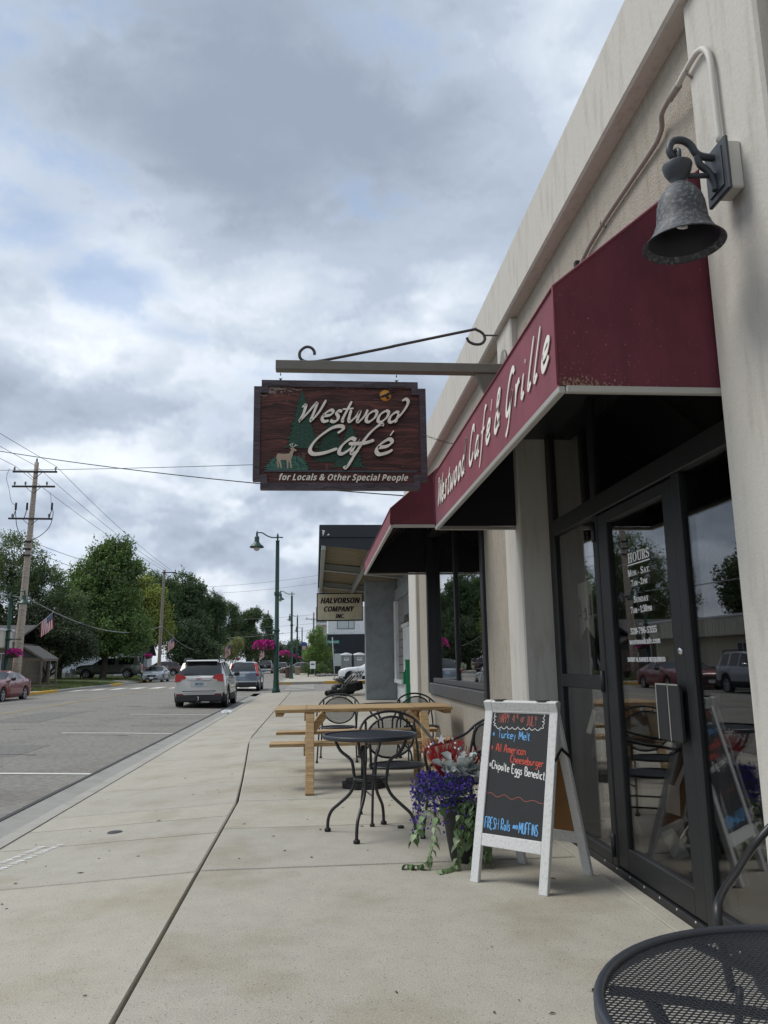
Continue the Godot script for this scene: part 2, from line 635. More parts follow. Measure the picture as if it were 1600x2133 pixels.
func materials():
	mat("concrete", C(0.470, 0.446, 0.390), 0.9, {"tex": T.conc, "tri": 0.55, "world": true, "detail": T.soot, "ds": 0.21, "bump": T.grit, "bs": 0.12})
	mat("concrete_b", C(0.492, 0.464, 0.400), 0.9, {"tex": T.conc, "tri": 0.55, "world": true, "detail": T.soot, "ds": 0.17, "bump": T.grit, "bs": 0.12})
	mat("concrete_c", C(0.452, 0.432, 0.382), 0.9, {"tex": T.conc, "tri": 0.55, "world": true, "detail": T.soot, "ds": 0.19, "bump": T.grit, "bs": 0.12})
	mat("curb", C(0.44, 0.43, 0.40), 0.9, {"tex": T.conc, "tri": 0.5, "world": true, "detail": T.stain, "ds": 0.3})
	mat("gutter", C(0.36, 0.355, 0.34), 0.9, {"tex": T.conc, "tri": 0.5, "world": true, "detail": T.stain, "ds": 0.25})
	mat("joint", C(0.075, 0.068, 0.06), 0.95, {"tex": T.conc, "tri": 1.0, "world": true})
	mat("asphalt", C(0.40, 0.392, 0.375), 0.92, {"tex": T.asph, "tri": 0.9, "world": true, "detail": T.stain, "ds": 0.09, "bump": T.grit, "bs": 0.25})
	mat("asphalt_patch", C(0.31, 0.305, 0.30), 0.92, {"tex": T.asph, "tri": 0.9, "world": true, "bump": T.grit, "bs": 0.25})
	mat("tar", C(0.045, 0.045, 0.048), 0.8)
	mat("roadpaint", C(0.76, 0.75, 0.71), 0.8, {"tex": T.conc, "tri": 1.3, "world": true})
	mat("yellow", C(0.72, 0.42, 0.06), 0.8, {"tex": T.conc, "tri": 1.3, "world": true})
	mat("yellow_worn", C(0.42, 0.35, 0.22), 0.85, {"tex": T.conc, "tri": 1.3, "world": true})
	mat("soil", C(0.13, 0.14, 0.07), 0.95, {"tex": T.conc, "tri": 0.2, "world": true})
	mat("lawn", C(0.125, 0.165, 0.05), 0.95, {"tex": T.asph, "tri": 0.35, "world": true, "detail": T.stain, "ds": 0.07})
	mat("blade", C(0.15, 0.20, 0.06), 0.8, {"vc": true})
	mat("stucco", C(0.45, 0.405, 0.35), 0.95, {"tex": T.conc, "tri": 1.3, "world": true, "bump": T.stucco, "bs": 0.35, "detail": T.streak, "ds": Vector3(1.4, 0.22, 1.4)})
	mat("trim", C(0.60, 0.575, 0.525), 0.85, {"tex": T.conc2, "tri": 0.9, "world": true, "bump": T.fine, "bs": 0.12, "detail": T.streak, "ds": Vector3(1.1, 0.16, 1.1)})
	mat("bronze", C(0.016, 0.017, 0.019), 0.5, {"spec": 0.5, "tex": T.blotch, "tri": 1.0})
	mat("bronze_edge", C(0.016, 0.018, 0.022), 0.4)
	mat("ledge", C(0.085, 0.085, 0.088), 0.6, {"tex": T.stain, "tri": 0.8, "world": true})
	mat("rubber", C(0.012, 0.012, 0.013), 0.7)
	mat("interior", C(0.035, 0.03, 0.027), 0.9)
	mat("paper", C(0.78, 0.73, 0.62), 0.9)
	mat("ink", C(0.015, 0.015, 0.016), 0.8)
	mat("fabric_lit", C(0.215, 0.040, 0.064), 0.7, {"tex": T.fab, "tri": 0.9, "rim": 0.5})  # front and top cloth: brighter tone, its light put into the colour
	mat("fabric_moss_shaded", C(1, 1, 1), 0.8, {"tex": T.moss})  # real moss flecks; the maroon below carries the end panel shade
	mat("fabric_shaded", C(0.150, 0.028, 0.045), 0.8, {"tex": T.fab, "tri": 0.9})  # end panels: same maroon darkened, their shade put into the colour
	mat("cream", C(0.80, 0.77, 0.71), 0.7)
	mat("aluminium", C(0.42, 0.41, 0.38), 0.45, {"metal": 0.3})
	mat("olive_steel", C(0.155, 0.145, 0.12), 0.5, {"tex": T.blotch, "tri": 1.5})
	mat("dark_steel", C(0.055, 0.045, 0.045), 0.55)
	mat("slate", C(1, 1, 1), 0.6, {"tex": T.worn, "tri": 2.6, "bump": T.fine, "bs": 0.1})
	mat("slate_plain", C(0.045, 0.052, 0.062), 0.5)
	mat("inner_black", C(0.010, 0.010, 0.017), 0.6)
	mat("pvc", C(0.56, 0.54, 0.50), 0.6)
	mat("conduit_tan", C(0.31, 0.28, 0.25), 0.6)
	mat("plum", C(0.135, 0.115, 0.165), 0.6, {"tex": T.grey, "tri": 1.2})
	mat("redwood", C(1, 1, 1), 0.75, {"tex": T.red, "bump": T.red, "bs": 0.7})
	mat("pine_green", C(0.028, 0.105, 0.068), 0.7, {"tex": T.rough, "tri": Vector3(4, 9, 4), "bump": T.rough, "bs": 0.4})
	mat("pine_green_b", C(0.021, 0.078, 0.050), 0.7, {"tex": T.rough, "tri": Vector3(4, 9, 4), "bump": T.rough, "bs": 0.4})
	mat("bush_green", C(0.045, 0.135, 0.10), 0.7)
	mat("bark_red", C(0.10, 0.05, 0.04), 0.7)
	mat("ivory", C(0.82, 0.77, 0.67), 0.65, {"tex": T.blotch, "tri": 3.0})
	mat("moon", C(0.62, 0.28, 0.035), 0.6, {"tex": T.stain, "tri": 6.0})
	mat("fawn", C(0.40, 0.31, 0.235), 0.7)
	mat("black_iron", C(0.016, 0.017, 0.020), 0.42)
	mat("mesh_iron", C(0.030, 0.034, 0.045), 0.40)
	mat("deck", C(1, 1, 1), 0.75, {"tex": T.deck, "tri": Vector3(0.8, 2.2, 2.2), "bump": T.fine, "bs": 0.1})
	mat("whitewash", C(0.66, 0.66, 0.65), 0.75, {"tex": T.white, "tri": 2.0, "bump": T.fine, "bs": 0.12})
	mat("slateboard", C(0.018, 0.020, 0.022), 0.6, {"tex": T.blotch, "tri": 2.0})
	mat("hardboard", C(0.26, 0.13, 0.045), 0.7, {"tex": T.blotch, "tri": 1.5})
	mat("chalk_red", C(0.62, 0.10, 0.07), 0.9)
	mat("chalk_blue", C(0.17, 0.44, 0.80), 0.9)
	mat("chalk_white", C(0.80, 0.80, 0.78), 0.9)
	mat("chalk_dimred", C(0.34, 0.11, 0.09), 0.9)
	mat("pot", C(0.022, 0.022, 0.024), 0.6)
	mat("lobelia", C(0.075, 0.04, 0.34), 0.7, {"vc": true, "back": Color(0.25, 0.2, 0.6)})
	mat("leaf", C(0.15, 0.235, 0.10), 0.6, {"back": Color(0.2, 0.3, 0.1), "tex": T.blotch, "tri": 4.0})
	mat("leaf_pale", C(0.26, 0.33, 0.18), 0.6, {"back": Color(0.2, 0.3, 0.1), "tex": T.blotch, "tri": 4.0})
	mat("silver_leaf", C(0.50, 0.54, 0.53), 0.85, {"back": Color(0.3, 0.3, 0.3), "rim": 0.5, "tex": T.blotch, "tri": 5.0})
	mat("tinsel", C(0.42, 0.018, 0.025), 0.35, {"metal": 0.35})
	mat("star_red", C(0.40, 0.03, 0.03), 0.5)
	mat("bead_white", C(0.78, 0.78, 0.78), 0.4)
	mat("bead_blue", C(0.16, 0.33, 0.55), 0.4)
	mat("green_metal", C(0.010, 0.052, 0.036), 0.42)
	mat("globe", C(0.55, 0.50, 0.42), 0.35)
	mat("petunia", C(0.62, 0.035, 0.30), 0.7, {"vc": true, "back": Color(0.5, 0.1, 0.3)})
	mat("coir", C(0.06, 0.045, 0.03), 0.95)
	mat("pole_wood", C(0.95, 0.92, 0.88), 0.9, {"tex": T.grey, "tri": Vector3(3.0, 0.5, 3.0), "bump": T.fine, "bs": 0.5})
	mat("pole_grey", C(0.62, 0.61, 0.60), 0.9, {"tex": T.grey, "tri": Vector3(3.0, 0.5, 3.0)})
	mat("arm_wood", C(0.055, 0.05, 0.048), 0.9)
	mat("porcelain", C(0.16, 0.16, 0.17), 0.4)
	mat("wire", C(0.02, 0.02, 0.022), 0.7)
	mat("wire_pale", C(0.25, 0.25, 0.26), 0.6)
	mat("flag", C(0.95, 0.95, 0.95), 0.8, {"tex": T.flag, "back": Color(0.4, 0.4, 0.4)})
	mat("flagpole", C(0.55, 0.55, 0.54), 0.4)
	mat("foliage", C(1, 1, 1), 0.65, {"vc": true, "back": Color(0.7, 0.75, 0.45)})
	mat("lettering_white", C(0.88, 0.88, 0.87), 0.6)
	mat("bark", C(0.055, 0.045, 0.038), 0.95, {"bump": T.fine, "bs": 1.2, "tri": 1.0})
	mat("tyre", C(0.014, 0.014, 0.015), 0.85)
	mat("rim", C(0.42, 0.42, 0.43), 0.35, {"metal": 0.5})
	mat("rim_dark", C(0.06, 0.06, 0.065), 0.4)
	mat("car_glass", C(0.012, 0.014, 0.016), 0.06, {"spec": 0.6})
	mat("car_trim", C(0.022, 0.022, 0.024), 0.6)
	mat("under", C(0.006, 0.006, 0.006), 0.95)
	mat("lens_red", C(0.46, 0.018, 0.02), 0.18, {"coat": 0.6})
	mat("lens_dark", C(0.14, 0.02, 0.03), 0.25)
	mat("lens_clear", C(0.60, 0.61, 0.62), 0.15, {"coat": 0.6})
	mat("chrome", C(0.62, 0.62, 0.62), 0.18, {"metal": 0.9})
	mat("plate", C(0.42, 0.50, 0.58), 0.5)
	for p in [["silver", C(0.56, 0.555, 0.53), 0.2], ["bluegrey", C(0.19, 0.235, 0.30), 0.35], ["black", C(0.012, 0.012, 0.014), 0.1], ["maroon", C(0.20, 0.022, 0.028), 0.1], ["grey", C(0.30, 0.32, 0.35), 0.4], ["sage", C(0.125, 0.14, 0.115), 0.3], ["darkred", C(0.055, 0.014, 0.014), 0.1], ["white", C(0.70, 0.71, 0.72), 0.0], ["brown", C(0.13, 0.085, 0.06), 0.3], ["navy", C(0.03, 0.04, 0.06), 0.2], ["red", C(0.35, 0.03, 0.035), 0.1]]:
		mat("paint_" + p[0], p[1], 0.32, {"metal": p[2], "coat": 0.8})
	mat("halv_grey", C(0.265, 0.29, 0.305), 0.9, {"tex": T.blotch, "tri": 0.4, "world": true, "bump": T.stucco, "bs": 0.3, "detail": T.stain, "ds": 0.35})
	mat("charcoal", C(0.022, 0.027, 0.033), 0.7, {"tex": T.blotch, "tri": 0.5})
	mat("soffit_tan", C(0.22, 0.175, 0.105), 0.85, {"tex": T.blotch, "tri": 0.9})
	mat("steel_pale", C(0.30, 0.31, 0.30), 0.7)
	mat("sign_face", C(0.66, 0.60, 0.42), 0.5, {"tex": T.blotch, "tri": 0.8})
	mat("sign_print", C(0.045, 0.012, 0.02), 0.6)
	mat("white_paint", C(0.66, 0.68, 0.69), 0.8, {"tex": T.blotch, "tri": 0.5})
	mat("block", C(0.24, 0.235, 0.215), 0.9, {"tex": T.stain, "tri": 0.8})
	mat("bright_green", C(0.012, 0.22, 0.085), 0.5)
	mat("navy_wall", C(0.014, 0.019, 0.027), 0.8, {"tex": T.blotch, "tri": 0.3})
	mat("window_far", C(0.10, 0.12, 0.13), 0.08)
	mat("window_pale", C(0.40, 0.45, 0.46), 0.3)
	mat("toilet_grey", C(0.21, 0.22, 0.225), 0.6)
	mat("toilet_roof", C(0.72, 0.73, 0.74), 0.5)
	mat("street_green", C(0.01, 0.16, 0.11), 0.5)
	mat("galv", C(0.36, 0.38, 0.37), 0.5)
	mat("cream_wall", C(0.52, 0.49, 0.40), 0.85)
	mat("tan_metal", C(0.56, 0.54, 0.45), 0.7, {"tex": T.blotch, "tri": 0.3})
	mat("siding_white", C(0.52, 0.55, 0.60), 0.8)
	mat("siding_grey", C(0.32, 0.33, 0.35), 0.8)
	mat("shingle", C(0.15, 0.15, 0.16), 0.95, {"tex": T.asph, "tri": 1.2})
	mat("weathered", C(0.40, 0.38, 0.34), 0.9, {"tex": T.grey, "tri": 1.5})
	mat("brick_tan", C(0.30, 0.24, 0.18), 0.9, {"tex": T.stain, "tri": 1.2})
	mat("plastic_white", C(0.70, 0.71, 0.72), 0.5)
	mat("rock", C(0.22, 0.21, 0.20), 0.95, {"tex": T.stain, "tri": 1.2})
	# panes: smooth, clear sheets that reflect
	for k in [["pane", Color(0.04, 0.045, 0.05, 0.12)], ["pane_clear", Color(0.04, 0.045, 0.05, 0.05)], ["pane_dark", Color(0.02, 0.022, 0.025, 0.29)]]:
		var g = StandardMaterial3D.new()
		g.resource_name = k[0]
		g.transparency = BaseMaterial3D.TRANSPARENCY_ALPHA
		g.albedo_color = k[1]
		g.roughness = 0.0
		g.metallic_specular = 0.5
		M[k[0]] = g

func walk_y(x): return 0.0 if x > -0.74 else (x + 0.74) * 0.0536
func road_y(x):
	var t = clampf(absf(x + 9.33) / 6.2, 0.0, 1.0)
	return lerpf(-0.125, -0.235, t * t)
func seam_x(z):
	if z > -8.0: return -0.738
	if z > -10.4: return lerpf(-0.738, -0.885, (-8.0 - z) / 2.4)
	if z > -14.2: return lerpf(-0.885, -1.14, (-10.4 - z) / 3.8)
	return -1.16

func slab(P):
	# P: four top corners, counter-clockwise seen from above
	var st = mb()
	var c = (P[0] + P[1] + P[2] + P[3]) / 4.0
	var I = []
	for p in P: I.append(p + (Vector3(c.x, p.y, c.z) - p).normalized() * 0.012)
	quad(st, I[0], I[1], I[2], I[3])
	for i in 4:
		var j = (i + 1) % 4
		var d = Vector3(0, -0.008, 0)
		quad(st, P[i] + d, P[j] + d, I[j], I[i])
		quad(st, P[i] + d * 8.0, P[j] + d * 8.0, P[j] + d, P[i] + d)
	return st

func sheet(xs, zs, fy):
	var st = mb(0)
	for i in xs.size() - 1:
		for j in zs.size() - 1:
			var p = func(x, z): return Vector3(x, fy.call(x), z)
			quad(st, p.call(xs[i], zs[j]), p.call(xs[i], zs[j + 1]), p.call(xs[i + 1], zs[j + 1]), p.call(xs[i + 1], zs[j]))
	return st

func ground():
	structure("ground", bbx(-700, 700, -1.2, -0.42, -900, 300), M.soil)
	var xs = []
	for i in 15: xs.append(-15.52 + i * 12.37 / 14.0)
	structure("road", sheet(xs, [40.0, 0.0, -40.0, -80.0, -120.0, -400.0], road_y), M.asphalt)
	# near kerb and gutter
	for seg in [[30.0, -39.0], [-58.6, -240.0]]:
		var st = mb()
		var prof = [Vector2(-3.155, -0.23), Vector2(-2.66, -0.255), Vector2(-2.63, -0.24), Vector2(-2.60, -0.115), Vector2(-2.575, -0.098), Vector2(-2.43, -0.091), Vector2(-2.42, -0.13)]
		var stg = mb()
		for i in prof.size() - 1:
			var a = prof[i]
			var b = prof[i + 1]
			quad(stg if i < 1 else st, Vector3(a.x, a.y, seg[0]), Vector3(b.x, b.y, seg[0]), Vector3(b.x, b.y, seg[1]), Vector3(a.x, a.y, seg[1]))
		structure("gutter", stg, M.gutter)
		structure("kerb", st, M.curb)
	var tr = mb()
	for z in 34:
		var z0 = 4.0 - z * 1.25
		bb(tr, -3.185 - 0.006 * (z % 3), -3.135, -0.30, -0.222, z0, z0 - 1.26)
	structure("tar_seam", tr, M.tar)
	# near pavement, slab by slab
	var bed = structure("pavement", bbx(-2.425, 1.80, -0.5, -0.125, 5.0, -39.0), M.joint)
	var mats = [M.concrete, M.concrete_b, M.concrete_c]
	R.seed = 5
	var A = [5.0, 1.8, -1.8, -5.375, -6.55, -7.24, -7.86, -9.32, -10.9, -12.02]
	while A[-1] > -37.5: A.append(A[-1] - 1.56)
	for i in A.size() - 1:
		var z0 = A[i] - 0.006
		var z1 = A[i + 1] + 0.006
		var P = [Vector3(-2.415, walk_y(-2.415), z0), Vector3(seam_x(z0) - 0.008, walk_y(seam_x(z0)), z0), Vector3(seam_x(z1) - 0.008, walk_y(seam_x(z1)), z1), Vector3(-2.415, walk_y(-2.415), z1)]
		obj("slab", slab(P), mats[R.randi() % 2], bed)
	var B = [5.0, 1.6, -1.9, -5.40, -6.68, -7.96, -9.55, -11.1]
	while B[-1] > -37.0: B.append(B[-1] - 1.55)
	for i in B.size() - 1:
		var z0 = B[i] - (0.010 if i == 3 else 0.005)
		var z1 = B[i + 1] + (0.010 if i == 2 else 0.005)
		var P = [Vector3(seam_x(z0) + 0.008, walk_y(seam_x(z0)), z0), Vector3(1.80, 0, z0), Vector3(1.80, 0, z1), Vector3(seam_x(z1) + 0.008, walk_y(seam_x(z1)), z1)]
		obj("slab", slab(P), mats[R.randi() % 3], bed)
	# paved forecourt beyond, ramp and side street
	structure("forecourt", bbx(1.806, 30.0, -0.5, -0.008, -13.5, -39.0), M.concrete_c)
	var rp = mb()
	quad(rp, Vector3(-2.42, -0.09, -38.7), Vector3(30, 0.0, -38.7), Vector3(30, -0.10, -41.5), Vector3(-3.15, -0.20, -41.5))
	structure("ramp", rp, M.concrete_b)
	var ss = mb()
	quad(ss, Vector3(-3.15, -0.21, -41.5), Vector3(90, -0.10, -41.5), Vector3(90, -0.10, -58.0), Vector3(-3.15, -0.21, -58.0))
	quad(ss, Vector3(-3.16, -0.235, -38.9), Vector3(-3.15, -0.205, -41.5), Vector3(-3.15, -0.215, -58.0), Vector3(-3.16, -0.235, -58.7))
	structure("side_street", ss, M.asphalt)
	structure("far_pavement", bbx(-2.41, 1.0, -0.5, -0.03, -58.2, -240.0), M.concrete_b)
	var ykerb = mb()
	bb(ykerb, 0.6, 9.0, -0.5, 0.0, -58.05, -58.35, 0.02)
	for k in 6:
		var a = PI + (PI / 2.0) * k / 5.0
		bb(ykerb, -1.85 + 0.75 * cos(a) - 0.09, -1.85 + 0.75 * cos(a) + 0.09, -0.4, -0.045, -58.95 - 0.75 * sin(a) * 0.9 - 0.12, -58.95 - 0.75 * sin(a) * 0.9 + 0.12)
	structure("yellow_kerb", ykerb, M.yellow)
	structure("forecourt_far", bbx(1.0, 60.0, -0.5, -0.012, -58.36, -130.0), M.concrete_c)
	# far side of the road
	var fk = mb()
	bb(fk, -15.72, -15.52, -0.5, -0.09, 40, -240, 0.02)
	structure("kerb", fk, M.curb)
	structure("far_walk", bbx(-17.6, -15.725, -0.5, -0.085, 40, -48.2), M.concrete_c)
	var dr = mb()
	quad(dr, Vector3(-15.50, -0.20, -66.5), Vector3(-15.50, -0.20, -73.0), Vector3(-26, 0.12, -72.0), Vector3(-26, 0.12, -68.0))
	structure("driveway", dr, M.concrete_b)
	var lw = mb(0)
	var lx = [-15.73, -17.0, -19.0, -22.0, -30.0, -60.0]
	var ly = [-0.085, 0.0, 0.10, 0.16, 0.20, 0.3]
	for i in 5:
		quad(lw, Vector3(lx[i + 1], ly[i + 1], -48.3), Vector3(lx[i], ly[i], -48.3), Vector3(lx[i], ly[i], -240), Vector3(lx[i + 1], ly[i + 1], -240))
	structure("lawn", lw, M.lawn)
	var strip = mb()
	quad(strip, Vector3(-16.0, -0.055, -70.0), Vector3(-17.3, 0.04, -70.0), Vector3(-17.3, 0.04, -150.0), Vector3(-16.0, -0.055, -150.0))
	structure("far_walk", strip, M.concrete_b)
	# grass blades on the lawn: nobody could count them
	var bs = mb()
	for k in 5:
		var a = k * 1.3
		var d = Vector3(cos(a), 0, sin(a))
		tri(bs, d * 0.03 + Vector3(-d.z, 0, d.x) * 0.02, d * 0.03 - Vector3(-d.z, 0, d.x) * 0.02, d * 0.09 + Vector3(0, 0.11, 0))
	bs.generate_normals()
	var mm = MultiMesh.new()
	mm.transform_format = MultiMesh.TRANSFORM_3D
	mm.use_colors = true
	mm.mesh = bs.commit()
	mm.instance_count = 9000
	R.seed = 90
	for i in 9000:
		var x = R.randf_range(-24.0, -15.8)
		var z = R.randf_range(-48.4, -92.0)
		if z < -66.0 and z > -73.5: x -= 8.0
		var yy = 0.16
		for q in 5:
			if x <= lx[q] and x > lx[q + 1]: yy = lerpf(ly[q], ly[q + 1], (lx[q] - x) / (lx[q] - lx[q + 1]))
		mm.set_instance_transform(i, Transform3D(Basis(Vector3.UP, R.randf() * TAU).scaled(Vector3.ONE * R.randf_range(0.6, 1.2)), Vector3(x, yy, z)))
		var k = R.randf_range(0.6, 1.1)
		mm.set_instance_color(i, Color(k, k * R.randf_range(0.9, 1.05), k * 0.9))
	var gi = MultiMeshInstance3D.new()
	gi.name = "lawn_grass"
	gi.multimesh = mm
	gi.material_override = M.blade
	add_child(gi)
	tag(gi, "short green and straw coloured grass on the lawn across the road", "grass", "", "stuff")
	# markings
	var bay = mb()
	for q in [[-12.05], [-18.6], [-25.1], [-31.7], [-38.2]]:
		var z = q[0]
		for s in 6:
			var x0 = -3.20 - s * 0.4
			quad(bay, Vector3(x0 - 0.4, road_y(x0 - 0.4) + 0.006, z + 0.065), Vector3(x0, road_y(x0) + 0.006, z + 0.065), Vector3(x0, road_y(x0) + 0.006, z - 0.065), Vector3(x0 - 0.4, road_y(x0 - 0.4) + 0.006, z - 0.065))
	structure("parking_bay_line", bay, M.roadpaint)
	var cw = mb()
	for i in 10:
		var x0 = -3.6 - i * 1.22
		quad(cw, Vector3(x0 - 0.62, road_y(x0 - 0.6) + 0.007, -50.6), Vector3(x0, road_y(x0) + 0.007, -50.6), Vector3(x0, road_y(x0) + 0.007, -53.8), Vector3(x0 - 0.62, road_y(x0 - 0.6) + 0.007, -53.8))
	for i in 4:
		var z0 = -46.0 - i * 2.6
		quad(cw, Vector3(-1.75, -0.182, z0), Vector3(-0.1, -0.163, z0), Vector3(-0.1, -0.163, z0 - 0.65), Vector3(-1.75, -0.182, z0 - 0.65))
	structure("crosswalk", cw, M.roadpaint)
	var yl = mb()
	for x in [-9.75, -9.55]:
		quad(yl, Vector3(x, road_y(x) + 0.006, 30), Vector3(x + 0.10, road_y(x) + 0.006, 30), Vector3(x + 0.10, road_y(x) + 0.006, -230), Vector3(x, road_y(x) + 0.006, -230))
	structure("centre_line", yl, M.yellow_worn)
	var yk = mb()
	for q in [[-40.0, -50.2], [-63.0, -66.4], [-73.2, -77.5]]:
		bb(yk, -15.79, -15.49, -0.3, -0.082, q[0], q[1], 0.02)
	structure("yellow_kerb", yk, M.yellow)
	# patches and cracks in the road
	var crk = mb()
	R.seed = 61
	for i in 26:
		var x = R.randf_range(-8.5, -3.6)
		var z = R.randf_range(-9.0, -34.0)
		var n = R.randi_range(2, 4)
		for k in n:
			var x1 = x + R.randf_range(0.12, 0.3)
			var z1 = z + R.randf_range(-0.05, 0.05)
			var w = R.randf_range(0.008, 0.03)
			quad(crk, Vector3(x, road_y(x) + 0.005, z + w), Vector3(x1, road_y(x1) + 0.005, z1 + w), Vector3(x1, road_y(x1) + 0.005, z1 - w), Vector3(x, road_y(x) + 0.005, z - w))
			x = x1
			z = z1
	structure("road_cracks", crk, M.tar)
	var pt = mb()
	for q in [[-6.9, -5.0, -14.2, -16.0], [-8.6, -7.2, -22.0, -26.5], [-5.4, -4.4, -28.2, -29.4], [-12.6, -10.6, -33.0, -36.0], [-8.0, -6.4, -9.0, -10.2]]:
		for k in 4:
			var x0 = lerpf(q[0], q[1], k / 4.0)
			var x1 = lerpf(q[0], q[1], (k + 1) / 4.0)
			quad(pt, Vector3(x0, road_y(x0) + 0.003, q[2]), Vector3(x1, road_y(x1) + 0.003, q[2] + 0.05 * (k % 2)), Vector3(x1, road_y(x1) + 0.003, q[3]), Vector3(x0, road_y(x0) + 0.003, q[3] - 0.08 * (k % 2)))
	structure("road_patch", pt, M.asphalt_patch)
	# litter on the pavement
	var lt = mb()
	R.seed = 33
	for i in 60:
		var x = R.randf_range(-2.2, 1.5)
		var z = R.randf_range(-2.6, -10.0)
		var s = R.randf_range(0.004, 0.016)
		var a = R.randf() * TAU
		var d = Vector3(cos(a), 0, sin(a)) * s * R.randf_range(1.0, 2.2)
		var e = Vector3(-sin(a), 0, cos(a)) * s * 0.6
		var c = Vector3(x, walk_y(x) + 0.003, z)
		quad(lt, c - d, c + e + Vector3(0, 0.003, 0), c + d, c - e + Vector3(0, 0.004, 0))
	tag(obj("leaf_litter", lt, M.bark), "tiny dry leaf scraps and twigs strewn over the pavement", "litter", "", "stuff")
	var ch = mb()
	for r in 2:
		for i in 26:
			var u = i / 26.0
			var c = Vector3(lerpf(-2.32, -2.10, u) + r * 0.13, 0, lerpf(-5.85, -6.62, u) - r * 0.02)
			c.y = walk_y(c.x) + 0.003
			if (i * 7 + r * 3) % 9 == 0: continue
			bar(ch, c, c + Vector3(0.055, 0.0028, 0.012 * ((i * 5) % 3 - 1)), 0.012, 0.002)
	tag(obj("chalk_writing", ch, M.chalk_white), "two faded rows of white chalk writing on the pavement by the kerb", "chalk writing", "", "stuff")
	var cb = mb()
	for a in [0.3, 1.2, 2.3]:
		var c = Vector3(-2.31, walk_y(-2.31) + 0.003, -5.62)
		bar(cb, c - Vector3(cos(a), 0, sin(a)) * 0.075, c + Vector3(cos(a), 0.001, sin(a)) * 0.075, 0.014, 0.002)
	tag(obj("chalk_star", cb, M.chalk_blue), "small pale blue chalk star on the pavement by the kerb", "chalk drawing")
	var cap = mb(0)  # disc added in place of an irregular dark stain
	lathe(cap, [Vector2(0.0, 0.006), Vector2(0.055, 0.006), Vector2(0.065, 0.0)], 14, Transform3D(Basis(), Vector3(-1.62, walk_y(-1.62), -6.93)))
	tag(obj("stain_disc", cap, M.tar), "small dark round disc added for a stain on the pavement", "cover")
	var gum = mb(0)
	R.seed = 45
	for i in 22:
		var x = R.randf_range(-2.3, 1.5)
		var r = R.randf_range(0.006, 0.014)
		lathe(gum, [Vector2(0.0, 0.0022), Vector2(r * 0.8, 0.002), Vector2(r, 0.0)], 9, Transform3D(Basis.from_scale(Vector3(1, 1, R.randf_range(0.6, 1.0))), Vector3(x, walk_y(x) + 0.0005, R.randf_range(-2.4, -14.0))))
	tag(obj("gum_spots", gum, M.joint), "small dark flattened gum spots scattered over the pavement", "gum", "", "stuff")
	var pp = mb()
	R.seed = 4
	for i in 9:
		var c = Vector3(-2.52 + R.randf_range(-0.1, 0.1), -0.07 + R.randf() * 0.03, -23.4 + R.randf_range(-0.12, 0.12))
		box(pp, c, Vector3(0.12, 0.025, 0.09), Basis.from_euler(Vector3(R.randf(), R.randf() * 3.0, R.randf())))
	tag(obj("crumpled_paper", pp, M.plastic_white), "crumpled white paper lying on the kerb behind the silver suv", "litter")
	var ft = mb(0)
	lathe(ft, [Vector2(0, 0.018), Vector2(0.022, 0.018), Vector2(0.026, 0.012), Vector2(0.026, 0.0)], 14, Transform3D(Basis(), Vector3(0.665, 0.0, -6.49)))
	tag(obj("rubber_foot", ft, M.rubber), "loose black rubber foot lying on the pavement near the bistro table", "rubber foot")

func frame_rect(st, x0, x1, y0, y1, z0, z1, w, ch := 0.006):
	# four bars round an opening in a wall facing -x (z0 < z1)
	bb(st, x0, x1, y1 - w, y1, z0, z1, ch)
	bb(st, x0, x1, y0, y0 + w, z0, z1, ch)
	bb(st, x0 + 0.001, x1 - 0.001, y0 + w, y1 - w, z0, z0 + w, ch)
	bb(st, x0 + 0.001, x1 - 0.001, y0 + w, y1 - w, z1 - w, z1, ch)

func pane(parent, x, y0, y1, z0, z1, m, skew := 0.0):
	var st = mb()
	quad(st, Vector3(x, y0, z0), Vector3(x + skew, y0, z1), Vector3(x + skew, y1, z1), Vector3(x, y1, z0))
	return obj("pane", st, m, parent)

